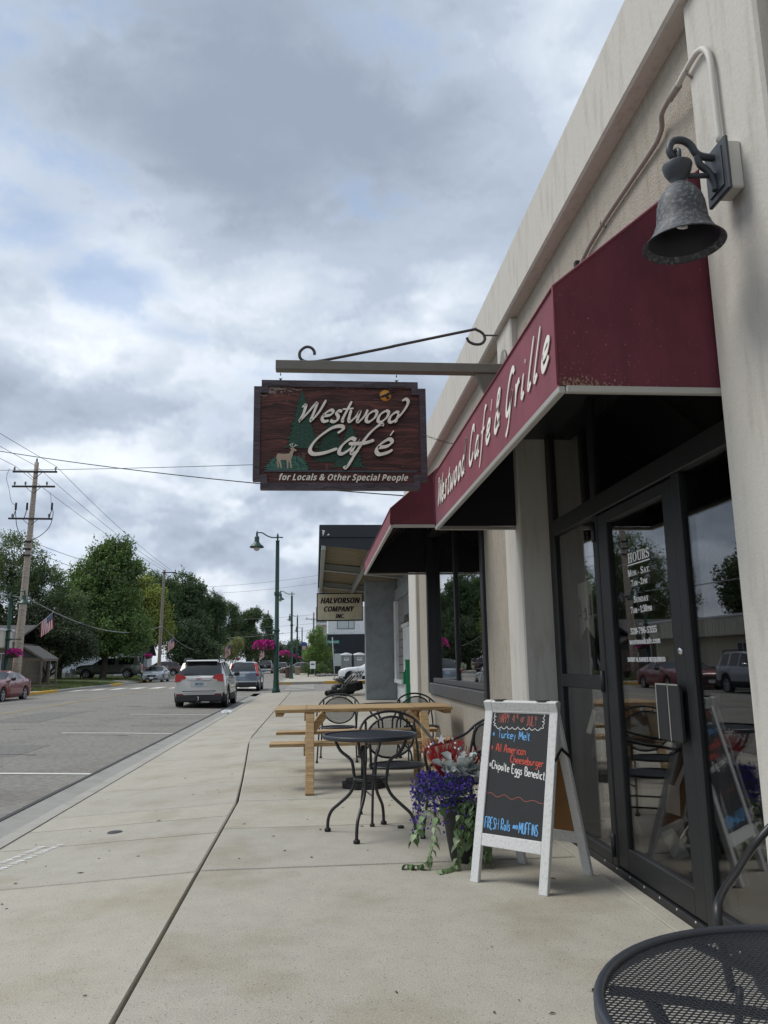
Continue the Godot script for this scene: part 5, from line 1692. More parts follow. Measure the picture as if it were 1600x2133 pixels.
func planter():
	var P = Vector3(0.99, 0, -5.42)
	var pot = mb(0)
	lathe(pot, V2("0,0.0 0.105,0.0 0.112,0.02 0.125,0.10 0.127,0.105 0.132,0.15 0.134,0.155 0.142,0.22 0.144,0.225 0.152,0.29 0.160,0.33 0.168,0.335 0.170,0.365 0.158,0.365 0.150,0.33 0,0.32"), 36)
	var pt = thing("planter_pot", "tall dark ribbed plastic flower pot behind the chalkboard", "flower pot", P)
	obj("pot", pot, M.pot, pt)
	var so = mb()
	lathe(so, [Vector2(0.15, 0.334), Vector2(0.08, 0.345), Vector2(0, 0.35)], 24)
	obj("soil", so, M.coir, pt)
	# lobelia
	var lo = thing("lobelia_plant", "trailing clump of tiny violet blue flowers spilling over the pot towards the kerb", "flowers", P)
	R.seed = 101
	var place = func(size, off, bright):
		return func(i):
			var a = R.randf_range(1.2, 4.9)
			var u = R.randf()
			var v = R.randf()
			var out = 0.07 + 0.205 * pow(u, 0.7)
			var y = 0.44 + 0.10 * sin(u * PI * 0.6) - 0.34 * u * u * (0.25 + 0.85 * v * v) + R.randf_range(-0.05, 0.05)
			var p = Vector3(cos(a) * out * 1.05, y, sin(a) * out * 0.75) + Vector3(-0.06, 0, 0)
			p += (p - Vector3(-0.08, 0.3, 0)).normalized() * off * R.randf()
			var k = R.randf_range(0.55, 1.25) * bright
			return [Transform3D(rot(R).scaled(Vector3.ONE * size * R.randf_range(0.7, 1.2)), p), Color(k * R.randf_range(0.7, 1.6), k * 0.9, k)]
	scatter(lo, "flower_heads", flower_mesh(5, 0.0105, 0.003), M.lobelia, 2300, place.call(0.9, 0.03, 1.0))
	var sprig = mb()
	for k in 5:
		var a = k * 1.26
		tri(sprig, Vector3(0, 0.006 * k, 0), Vector3(cos(a) * 0.004, 0.006 * k + 0.003, sin(a) * 0.004), Vector3(cos(a + 0.5) * 0.02, 0.006 * k + 0.009, sin(a + 0.5) * 0.02))
	sprig.generate_normals()
	var lg = place.call(1.0, 0.0, 0.8)
	scatter(lo, "fine_leaves", sprig.commit(), mat("lobelia_leaf", C(0.07, 0.12, 0.055), 0.7, {"vc": true}), 2600, func(i):
		var q = lg.call(i)
		return [q[0], Color(0.8, 1.0, 0.9) * R.randf_range(0.6, 1.2)])
	# dusty miller
	var dm = thing("dusty_miller_plant", "felted silver white ruffled leaves growing above the violet flowers", "plant", P + Vector3(-0.05, 0.50, 0.05))
	R.seed = 55
	for i in 20:
		var a = i * 2.4
		var tilt = 0.2 + 0.85 * (float(i) / 20.0) + R.randf_range(-0.1, 0.1)
		var l = R.randf_range(0.13, 0.20)
		var w = R.randf_range(0.09, 0.135)
		var st = mb(0)
		var G = []
		for r in 9:
			var k = r / 8.0
			var row = []
			for s in 7:
				var x = (s - 3) / 3.0
				var ww = w * 0.5 * (0.25 + 0.95 * sin(PI * clampf(pow(k, 0.8), 0.0, 0.93)))
				var ruf = 0.022 * sin(k * 11.0 + x * 2.0 + i) * absf(x) * absf(x)
				row.append(Vector3(x * ww * (1.0 + 0.14 * sin(k * 15.0 + i * 1.7)), ruf + 0.03 * absf(x) + k * k * -0.05, k * l))
			G.append(row)
		for r in 8:
			for s in 6: quad(st, G[r][s], G[r + 1][s], G[r + 1][s + 1], G[r][s + 1])
		var o = obj("leaf", st, M.silver_leaf, dm)
		o.transform = Transform3D(Basis(Vector3.UP, a) * Basis(Vector3(1, 0, 0), -1.45 + tilt), Vector3(cos(a) * 0.02, R.randf() * 0.04, sin(a) * 0.02))
	# trailing vinca
	var vi = thing("trailing_vine", "trailing green vine with heart shaped leaves hanging down the pot to the pavement", "plant", P)
	R.seed = 66
	var paths = ["-0.02,0.36,0.14 -0.06,0.38,0.20 -0.09,0.28,0.23 -0.10,0.14,0.22 -0.12,0.04,0.25 -0.22,0.02,0.32", "0.06,0.36,0.13 0.05,0.38,0.20 0.04,0.24,0.22 0.02,0.10,0.21 -0.02,0.03,0.24", "-0.10,0.36,0.10 -0.20,0.34,0.17 -0.24,0.20,0.19 -0.27,0.08,0.20 -0.33,0.03,0.20 -0.42,0.03,0.18", "0.10,0.36,0.10 0.13,0.38,0.18 0.11,0.26,0.20 0.09,0.12,0.20 0.09,0.03,0.22", "0.0,0.37,0.14 -0.01,0.40,0.19 -0.02,0.30,0.225 -0.03,0.20,0.22", "-0.13,0.36,0.06 -0.26,0.33,0.10 -0.34,0.22,0.12 -0.37,0.15,0.10", "0.03,0.37,0.14 0.02,0.39,0.20 0.0,0.32,0.215 0.01,0.24,0.21 -0.01,0.16,0.20", "-0.05,0.37,0.14 -0.07,0.36,0.19 -0.06,0.29,0.205 -0.08,0.21,0.20 -0.07,0.12,0.19"]
	var lm = [leaf_mesh(0.056, 0.060, 0.25), leaf_mesh(0.047, 0.055, 0.35), leaf_mesh(0.038, 0.045, 0.3)]
	for s in paths:
		var pts = smooth(V3(s), 6)
		var st = mb(0)
		tube(st, pts, 0.0022, 5)
		obj("stem", st, M.leaf, vi)
		for i in range(2, pts.size(), 2):
			for e in [-1.0, 1.0]:
				if R.randf() < 0.12: continue
				var o = obj("leaf", lm[R.randi() % 3], M.leaf if R.randf() < 0.6 else M.leaf_pale, vi)
				var face = Basis(Vector3.UP, R.randf_range(-0.6, 0.6) + e * 1.1) * Basis(Vector3(1, 0, 0), R.randf_range(0.5, 1.2)) * Basis(Vector3(0, 0, 1), R.randf_range(-0.5, 0.5))
				o.transform = Transform3D(face, pts[i])
	# patriotic pick
	var pk = thing("tinsel_pick", "red tinsel spray with white and red stars and beads stuck in the planter", "decoration", P + Vector3(-0.13, 0.47, 0.0))
	R.seed = 71
	for c in [[-0.105, 0.02, 0.62, 0.30], [0.02, -0.02, 0.9, 0.27]]:
		var st = mb()
		for i in 170:
			var a = R.randf_range(-0.62, 0.62)
			var b2 = R.randf_range(-0.4, 0.4)
			var d = Vector3(sin(a), cos(a), sin(b2) * 0.6).normalized() if c[2] < 0.8 else Vector3(sin(a) + 0.25, cos(a), sin(b2) * 0.6).normalized()
			var o = Vector3(c[0] + 0.09, c[1] + 0.03, 0)
			var l = c[3] * R.randf_range(0.55, 1.0)
			var s = Vector3(d.y, -d.x, 0).normalized() * 0.0013
			var e = o + d * l + Vector3(0, -0.03 * R.randf(), 0)
			quad(st, o - s, o + s, e + s, e - s)
		obj("tinsel_spray", st, M.tinsel, pk, "stuff")
	var star = PackedVector2Array()
	for i in 10:
		var r = 1.0 if i % 2 == 0 else 0.42
		star.append(Vector2(sin(TAU * i / 10.0), cos(TAU * i / 10.0)) * r)
	for q in [[-0.03, 0.30, 0.05, 0.034, "bead_white"], [0.11, 0.20, 0.08, 0.03, "bead_white"], [0.10, 0.27, 0.03, 0.036, "star_red"], [-0.02, 0.17, 0.08, 0.02, "fawn"]]:
		var st = mb()
		var ps = PackedVector2Array()
		for p in star: ps.append(p * q[3])
		prism(st, ps, 0.004)
		var o = obj("star", st, M[q[4]], pk)
		o.transform = Transform3D(Basis(Vector3.UP, R.randf_range(-0.6, 0.2)) * Basis(Vector3(0, 0, 1), R.randf_range(-0.3, 0.3)), Vector3(q[0], q[1], q[2]))
		var ws = mb(0)
		tube(ws, [Vector3(0, 0.0, 0), Vector3(q[0], q[1], q[2] - 0.002)], 0.0011, 4)
		obj("pick_wire", ws, M.wire, pk)
	for q in [[-0.10, 0.27, "bead_white"], [-0.115, 0.255, "bead_white"], [-0.085, 0.275, "bead_blue"], [-0.12, 0.22, "bead_blue"], [0.06, 0.245, "bead_white"], [0.085, 0.235, "bead_white"], [0.10, 0.24, "bead_blue"], [0.045, 0.30, "bead_blue"], [-0.04, 0.245, "star_red"], [0.07, 0.27, "bead_white"]]:
		var st = mb(0)
		lathe(st, V2("0,-0.008 0.0057,-0.0057 0.008,0 0.0057,0.0057 0,0.008"), 10)
		var o = obj("bead", st, M[q[2]], pk)
		o.position = Vector3(q[0], q[1], 0.05 + R.randf_range(-0.03, 0.03))

# ---------- street lamps, baskets, poles, wires, flags ----------
func street_lamp(called, label, at, turn, H, group, arm_len):
	# arm points to local -x
	var t = thing(called, label, "street lamp", at, turn, group)
	var q = H / 7.5
	var ps = mb(0)
	lathe(ps, [Vector2(0.0, 0.0), Vector2(0.20, 0.0), Vector2(0.20, 0.10), Vector2(0.17, 0.16), Vector2(0.15, 0.22), Vector2(0.135, 0.55), Vector2(0.125, 0.60), Vector2(0.118, 3.0 * q), Vector2(0.105, 3.02 * q), Vector2(0.092, H - 0.7), Vector2(0.085, H - 0.35), Vector2(0.10, H - 0.33), Vector2(0.10, H - 0.28), Vector2(0.0, H - 0.27)], 12)
	obj("post", ps, M.green_metal, t)
	var ar = mb(0)
	tube(ar, [Vector3(0, H - 0.3, 0), Vector3(0, H - 0.02, 0), Vector3(0, H + 0.1, 0)], [0.035, 0.05, 0.008], 8)
	var pts = [Vector3(0.26, H - 0.13, 0), Vector3(0.05, H - 0.12, 0), Vector3(-0.25 * arm_len, H - 0.13, 0), Vector3(-0.5 * arm_len, H - 0.05, 0), Vector3(-0.75 * arm_len, H + 0.10, 0), Vector3(-0.97 * arm_len, H + 0.10, 0), Vector3(-arm_len, H + 0.04, 0)]
	tube(ar, smooth(pts, 4), 0.030, 8)
	tube(ar, [Vector3(-arm_len, H + 0.22, 0), Vector3(-arm_len, H + 0.12, 0), Vector3(-arm_len, H - 0.08, 0)], [0.008, 0.045, 0.05], 8)
	obj("arm", ar, M.green_metal, t)
	var sh = mb(0)
	lathe(sh, [Vector2(0.05, H - 0.06), Vector2(0.10, H - 0.08), Vector2(0.12, H - 0.12), Vector2(0.115, H - 0.32), Vector2(0.14, H - 0.38), Vector2(0.22, H - 0.47), Vector2(0.33, H - 0.56), Vector2(0.35, H - 0.60), Vector2(0.34, H - 0.62), Vector2(0.20, H - 0.50), Vector2(0.0, H - 0.46)], 24, Transform3D(Basis(), Vector3(-arm_len, 0, 0)))
	obj("lamp_shade", sh, M.green_metal, t)
	var gl = mb(0)
	lathe(gl, [Vector2(0.14, H - 0.58), Vector2(0.15, H - 0.66), Vector2(0.11, H - 0.76), Vector2(0.0, H - 0.80)], 16, Transform3D(Basis(), Vector3(-arm_len, 0, 0)))
	obj("globe", gl, M.globe, t)
	var by = 2.9
	var bk = mb()
	bb(bk, -0.72, 0.0, by - 0.045, by + 0.01, -0.025, 0.025, 0.004)
	bb(bk, -0.14, 0.14, by - 0.07, by + 0.03, -0.14, 0.14, 0.01)
	obj("basket_bracket", bk, M.green_metal, t)
	var bd = mb()
	bb(bd, -0.128, 0.128, 4.55 * q, 4.72 * q, -0.126, 0.126, 0.01)
	obj("band", bd, M.green_metal, t)
	return t

func basket(called, label, at, r, n, sd, group):
	var t = thing(called, label, "hanging basket", at, 0.0, group)
	var bw = mb(0)
	lathe(bw, [Vector2(0.0, -0.30), Vector2(0.18, -0.28), Vector2(0.28, -0.14), Vector2(0.31, 0.0), Vector2(0.0, 0.02)], 18)
	obj("bowl", bw, M.coir, t)
	var ch = mb(0)
	for k in 4:
		var a = k * PI / 2.0 + 0.4
		tube(ch, [Vector3(cos(a) * 0.3, 0.0, sin(a) * 0.3), Vector3(0, 0.72, 0)], 0.006, 4)
	obj("hanger_wire", ch, M.wire_pale, t)
	R.seed = sd
	var pl = func(i):
		var a = R.randf() * TAU
		var u = R.randf()
		var rr = r * sqrt(u)
		var y = 0.16 * sqrt(maxf(0.0, 1.0 - u)) + 0.06 * sin(a * 5.0 + sd) * u - 0.16 * pow(u, 4.0) * (0.6 + 0.9 * R.randf())
		if i % 3 == 0: y -= R.randf() * 0.12
		var k = R.randf_range(0.5, 1.25)
		return [Transform3D(rot(R).scaled(Vector3.ONE * R.randf_range(0.7, 1.2)), Vector3(cos(a) * rr, y + 0.02, sin(a) * rr)), Color(k, k * 0.8 + 0.05, k * R.randf_range(0.8, 1.3))]
	scatter(t, "petunias", flower_mesh(5, 0.055, 0.02), M.petunia, n, pl)
	scatter(t, "basket_leaves", flower_mesh(4, 0.05, 0.02), M.foliage, n / 3, func(i):
		var q = pl.call(i)
		q[0].origin.y -= 0.05
		return [q[0], Color(0.05, 0.10, 0.035) * R.randf_range(0.6, 1.3)])
	return t

func flag(called, label, at, turn, size, droop, sd, group):
	# at: foot of the staff on its pole; staff rises towards local +x
	var t = thing(called, label, "flag", at, turn, group)
	var L = 1.75 * size
	var d = Vector3(cos(0.72), sin(0.72), 0)
	var st = mb(0)
	tube(st, [Vector3.ZERO, d * L], [0.016, 0.011], 7)
	obj("staff", st, M.flagpole, t)
	var fn = mb(0)
	lathe(fn, V2("0,-0.03 0.025,-0.015 0.03,0 0.02,0.02 0,0.03"), 10, Transform3D(Basis(), d * L))
	obj("finial", fn, M.galv, t)
	var fl = mb(0)
	var n = 14
	var m = 14
	var G = []
	var hoist = 0.86 * size
	var fly = 1.30 * size
	for i in n + 1:
		var row = []
		var u = float(i) / n
		var top = d * (L - 0.05 - u * hoist)
		for j in m + 1:
			var v = float(j) / m
			var sag = v * fly * droop
			var off = Vector3(0.10 * v * size * (1.0 - u), -sag, 0)
			var w = 0.055 * size * sin(u * 11.0 + v * 3.0 + sd) * v + 0.03 * size * sin(v * 8.0 + u * 4.0 + sd) * v
			row.append([top + off + Vector3(w * 0.6, 0.02 * sin(u * 9.0 + sd) * v, w), Vector2(v, u)])
		G.append(row)
	for i in n:
		for j in m:
			for c in [[i, j], [i, j + 1], [i + 1, j], [i + 1, j], [i, j + 1], [i + 1, j + 1]]:
				fl.set_uv(G[c[0]][c[1]][1])
				fl.add_vertex(G[c[0]][c[1]][0])
	obj("cloth", fl, M.flag, t)
	return t

func wire(a, b, sag, r, label, m = null):
	var pts = []
	for i in 17:
		var k = i / 16.0
		pts.append(a.lerp(b, k) - Vector3(0, sag * 4.0 * k * (1.0 - k), 0))
	var st = mb(0)
	tube(st, pts, r, 5)
	return tag(obj("overhead_wire", st, m if m else M.wire), label, "wire", "overhead wires")

func crossarm(st, c, w, turn):
	box(st, c, Vector3(w, 0.11, 0.10), Basis(Vector3.UP, turn), 0.006)

func insulator(st, p, h, r):
	lathe(st, [Vector2(0, 0), Vector2(r * 0.4, 0), Vector2(r * 0.4, h * 0.3), Vector2(r, h * 0.35), Vector2(r, h * 0.55), Vector2(r * 0.6, h * 0.6), Vector2(r * 0.9, h * 0.7), Vector2(r * 0.7, h), Vector2(0, h)], 8, Transform3D(Basis(), p))

func pole(called, label, at, top, r0, r1, m, group, arms):
	var t = thing(called, label, "utility pole", at, 0.0, group)
	var ps = mb(0)
	var pts = []
	var rr = []
	for i in 9:
		pts.append(Vector3.ZERO.lerp(top, i / 8.0))
		rr.append(lerpf(r0, r1, i / 8.0))
	tube(ps, pts, rr, 12)
	obj("mast", ps, m, t)
	for a in arms:
		var st = mb()
		var c = Vector3(top.x * a[0] / top.y + a[2], a[0], 0.16)
		crossarm(st, c, a[1], a[3])
		bar(st, c + Vector3(-0.5, 0, 0.03), c + Vector3(0, -0.45, -0.03), 0.03, 0.03)
		bar(st, c + Vector3(0.5, 0, 0.03), c + Vector3(0, -0.45, -0.03), 0.03, 0.03)
		obj("crossarm", st, M.arm_wood, t)
		for x in a[4]:
			var si = mb(0)
			insulator(si, c + Vector3(x, 0.05, 0), 0.26, 0.07)
			obj("insulator", si, M.porcelain, t)
	return t

func street():
	# near row of lamps along the kerb
	for q in [[38.2, -1.86, "tall dark green street lamp nearest the cafe on the kerb, drooping shade to the left"], [70.4, -2.12, "second tall green street lamp along the near kerb beside the brown bin"], [104.0, -2.4, "third green street lamp along the near kerb beyond the stone planter"], [140.0, -2.4, "fourth and farthest green street lamp along the near kerb"]]:
		street_lamp("street_lamp", q[2], Vector3(q[1], -0.06, -q[0]), 0.0, 7.5, "tall green lamps along the near kerb", 1.0)
	street_lamp("street_lamp", "green street lamp before the big utility pole across the road", Vector3(-17.08, -0.06, -46), PI, 5.45, "green lamps across the road", 0.72)
	street_lamp("street_lamp", "green street lamp by the grey house and silver sedan across the road", Vector3(-16.85, 0.02, -80), PI, 5.2, "green lamps across the road", 0.55)
	street_lamp("street_lamp", "small far green lamp before the dark trees across the road", Vector3(-15.9, 0.0, -118), PI, 5.2, "green lamps across the road", 0.55)
	basket("flower_basket", "large magenta petunia basket hung on the nearest lamp by the cafe", Vector3(-2.44, 2.18, -38.2), 0.55, 620, 3, "magenta petunia baskets on the lamps")
	basket("flower_basket", "magenta petunia basket on the second lamp along the near kerb", Vector3(-2.72, 2.2, -70.4), 0.52, 420, 4, "magenta petunia baskets on the lamps")
	basket("flower_basket", "magenta petunia basket on the third lamp along the near kerb", Vector3(-3.0, 2.25, -104.0), 0.52, 320, 5, "magenta petunia baskets on the lamps")
	basket("flower_basket", "magenta petunia basket on the farthest lamp along the near kerb", Vector3(-3.0, 2.25, -140.0), 0.52, 240, 6, "magenta petunia baskets on the lamps")
	basket("flower_basket", "purple petunia basket before the big utility pole across the road", Vector3(-16.62, 2.1, -45.9), 0.42, 420, 7, "magenta petunia baskets on the lamps")
	basket("flower_basket", "purple petunia basket by the grey house across the road", Vector3(-16.35, 2.2, -80), 0.42, 300, 8, "magenta petunia baskets on the lamps")
	basket("flower_basket", "dark pink petunia basket above the silver suv roof before the trees", Vector3(-15.3, 2.1, -118), 0.5, 260, 9, "magenta petunia baskets on the lamps")
	basket("flower_basket", "dark pink petunia basket above the blue grey suv roof", Vector3(-14.4, 2.2, -150), 0.6, 240, 10, "magenta petunia baskets on the lamps")
	# big pole on the left
	var p = pole("utility_pole", "big weathered wooden utility pole with three crossarms at the left of the photo", Vector3(-17.95, -0.05, -50), Vector3(0.35, 14.05, 0), 0.27, 0.13, M.pole_wood, "utility poles across the road", [[13.4, 2.7, 0.0, 0.0, [-1.25, 1.25]], [12.45, 2.6, 0.0, 0.0, [-1.15, -0.5, 0.8]], [10.4, 2.6, 0.0, 0.06, [-1.1, 1.1]]])
	var tp = mb(0)
	insulator(tp, Vector3(0.35, 14.0, 0), 0.3, 0.07)
	obj("insulator", tp, M.porcelain, p)
	for x in [-1.05, -0.38, 1.12]:
		var st = mb(0)
		var c = Vector3(0.28 + x, 10.45, 0.2)
		tube(st, [c, c + Vector3(0.08, 0.35, 0), c + Vector3(0.12, 0.5, 0)], 0.025, 6)
		tube(st, [c + Vector3(0.12, 0.5, 0), c + Vector3(0.12, 0.95, 0)], 0.065, 8)
		obj("fuse_cutout", st, M.wire, p)
	var lp = mb(0)
	tube(lp, smooth([Vector3(1.5, 11.1, 0.2), Vector3(1.62, 10.7, 0.2), Vector3(1.45, 9.9, 0.2), Vector3(0.9, 9.3, 0.2), Vector3(0.2, 8.95, 0.2)], 5), 0.022, 5)
	tube(lp, smooth([Vector3(-0.7, 11.2, 0.2), Vector3(-0.62, 10.6, 0.2), Vector3(-0.5, 9.9, 0.2), Vector3(-0.2, 9.3, 0.2), Vector3(0.2, 8.95, 0.2)], 5), 0.022, 5)
	tube(lp, smooth([Vector3(-1.2, 13.6, 0.2), Vector3(-1.35, 13.0, 0.2), Vector3(-1.15, 12.3, 0.2), Vector3(-0.95, 11.5, 0.2), Vector3(-0.65, 11.2, 0.2)], 5), 0.012, 5)
	tube(lp, smooth([Vector3(0.95, 12.3, 0.2), Vector3(1.35, 12.0, 0.2), Vector3(1.45, 11.5, 0.2), Vector3(1.5, 11.1, 0.2)], 5), 0.012, 5)
	obj("jumper_wire", lp, M.wire, p)
	var cl = mb()
	for y in [5.3, 8.1, 8.5, 8.95]: bb(cl, 0.0, 0.42, y - 0.05, y + 0.05, 0.12, 0.26)
	obj("clamp", cl, M.wire, p)
	# others
	pole("utility_pole", "bare grey utility pole with one short crossarm beyond the silver sedan", Vector3(-16.45, -0.05, -86), Vector3(0.22, 11.4, 0), 0.2, 0.13, M.pole_grey, "utility poles across the road", [[11.1, 1.5, 0.55, 0.0, [0.65]]])
	pole("utility_pole", "grey utility pole holding the second flag from the right, before the trees", Vector3(-15.4, 0, -128), Vector3(0.1, 10.2, 0), 0.18, 0.12, M.pole_grey, "utility poles across the road", [[9.9, 1.6, 0.3, 0.0, [0.5]]])
	pole("utility_pole", "pale far utility pole with bracket and two crossarms", Vector3(-12.9, 0, -168), Vector3(0.1, 12.4, 0), 0.22, 0.14, M.pole_grey, "utility poles across the road", [[12.0, 3.2, 0.0, 0.0, [-1.4, 1.4]], [5.0, 3.0, 0.0, 0.0, [-1.3, 1.3]]])
	pole("utility_pole", "brown far utility pole beside the pale one", Vector3(-10.6, 0, -178), Vector3(0.0, 13.0, 0), 0.22, 0.14, M.pole_wood, "utility poles across the road", [[9.2, 2.6, 0.0, 0.0, [-1.1, 1.1]]])
	pole("utility_pole", "thin grey pole holding the farthest flag", Vector3(-9.4, 0, -200), Vector3(0.1, 12.0, 0), 0.24, 0.14, M.pole_grey, "utility poles across the road", [[8.6, 2.6, 0.0, 0.0, [-1.1, 1.1]]])
	pole("utility_pole", "utility pole with double crossarms behind the beige building on the right", Vector3(-0.35, 0, -128), Vector3(0.0, 9.3, 0), 0.18, 0.12, M.pole_grey, "", [[8.2, 2.6, 0.0, 0.2, [-1.1, 0.0, 1.1]], [6.2, 1.8, 0.2, 0.2, [-0.7, 0.7]]])
	# wires: from the big pole along the street, across it, and far ones
	var A = Vector3(-17.65, 13.75, -50)
	var Bq = Vector3(-15.9, 11.3, -86)
	var back = Vector3(-19.5, 13.3, 10)
	var i0 = 0
	for x in [-1.25, 0.05, 1.25]:
		wire(A + Vector3(x, 0, 0), Bq + Vector3(x * 0.3, 0, 0), 0.35, 0.014, ["upper street wire of the big pole, leftmost insulator", "upper street wire of the big pole, middle insulator", "upper street wire of the big pole, right insulator"][i0])
		wire(back + Vector3(x, 0, 0), A + Vector3(x, 0, 0), 0.5, 0.014, ["wire from the left edge to the left insulator of the big pole", "wire from the left edge to the middle insulator of the big pole", "wire from the left edge to the right insulator of the big pole"][i0])
		i0 += 1
	wire(Vector3(-17.5, 8.9, -50), Vector3(-15.9, 10.9, -86), 0.6, 0.016, "low wire falling from the big pole behind the maple, upper one")
	wire(Vector3(-17.5, 8.4, -50), Vector3(-15.9, 10.0, -86), 0.8, 0.016, "low wire falling from the big pole behind the maple, lower one")
	wire(Vector3(-17.45, 5.4, -49.8), Vector3(-16.2, 5.4, -86), 1.3, 0.035, "thick pale cable sagging before the maple between the two poles", M.wire_pale)
	wire(Vector3(-16.2, 5.35, -86), Vector3(-15.4, 4.8, -128), 1.9, 0.035, "thick pale cable sagging on beyond the second pole", M.wire_pale)
	wire(Vector3(-20.5, 5.9, 5), Vector3(-17.45, 5.4, -49.8), 0.4, 0.03, "thick cable entering from the left to the big pole", M.wire_pale)
	wire(Vector3(-15.4, 4.8, -128), Vector3(-12.9, 4.6, -168), 1.6, 0.03, "thick pale cable sagging before the far trees", M.wire_pale)
	# spans that cross the road in front of the sky
	wire(Vector3(-16.51, 10.95, -34), Vector3(2.77, 5.5, -20), 0.25, 0.016, "heavy black wire crossing the sky down towards the hanging sign")
	wire(Vector3(-19.3, 11.0, -40), Vector3(3.97, 8.15, -26), 0.12, 0.012, "thin black wire crossing the sky nearly level behind the hanging sign")
	var fw = [[150.0, 15.5, 17.3, "high far wire across the street, topmost"], [158.0, 15.0, 16.7, "high far wire across the street, second"], [150.0, 9.6, 10.2, "lower far wire across the street, upper"], [160.0, 8.4, 9.2, "lower far wire across the street, middle"], [140.0, 5.6, 7.4, "lower far wire across the street, lowest"]]
	for q in fw: wire(Vector3(-24.0, q[1], -q[0]), Vector3(6.0, q[2], -q[0] + 12.0), 0.6, 0.026, q[3], M.wire_pale)
	# flags
	flag("flag", "large stars and stripes flag on the big utility pole at the left", Vector3(-17.25, 3.4, -49.8), 0.0, 1.0, 0.72, 0.3, "stars and stripes flags on poles")
	flag("flag", "stars and stripes flag on the pole beyond the silver sedan", Vector3(-16.2, 3.05, -85.8), 0.0, 1.0, 0.75, 1.4, "stars and stripes flags on poles")
	flag("flag", "stars and stripes flag hanging slack above the silver suv", Vector3(-15.2, 3.0, -127.8), 0.0, 1.35, 0.95, 2.2, "stars and stripes flags on poles")
	flag("flag", "stars and stripes flag hanging slack above the blue grey suv", Vector3(-12.7, 3.0, -167.8), 0.0, 1.5, 1.0, 3.1, "stars and stripes flags on poles")
	flag("flag", "tiny faded stars and stripes flag farthest down the street", Vector3(-9.2, 3.2, -199.8), 0.0, 1.3, 0.75, 4.0, "stars and stripes flags on poles")
	var bn = thing("street_banner", "upright red white and blue banner on a far lamp by the kerb", "banner", Vector3(-1.9, 3.4, -130))
	obj("banner_top", bbx(-0.24, 0.24, 0.62, 1.25, -0.01, 0.01), mat("banner_blue", C(0.05, 0.08, 0.45), 0.7), bn)
	var bs = mb()
	for k in 3: bb(bs, -0.24 + k * 0.2, -0.16 + k * 0.2, 0.0, 0.62, -0.011, 0.009)
	obj("banner_stripe", bs, M.plastic_white, bn)
	obj("banner_bottom", bbx(-0.24, 0.24, 0.0, 0.62, -0.009, 0.008), mat("banner_red", C(0.62, 0.12, 0.11), 0.7), bn)
	obj("banner_pole", bbx(-0.29, -0.25, -3.45, 1.35, -0.02, 0.02), M.green_metal, bn)

func interp(keys, x):
	if x <= keys[0][0]: return keys[0][1]
	for i in keys.size() - 1:
		if x <= keys[i + 1][0]:
			var k = (x - keys[i][0]) / maxf(1e-6, keys[i + 1][0] - keys[i][0])
			return lerpf(keys[i][1], keys[i + 1][1], k)
	return keys[-1][1]

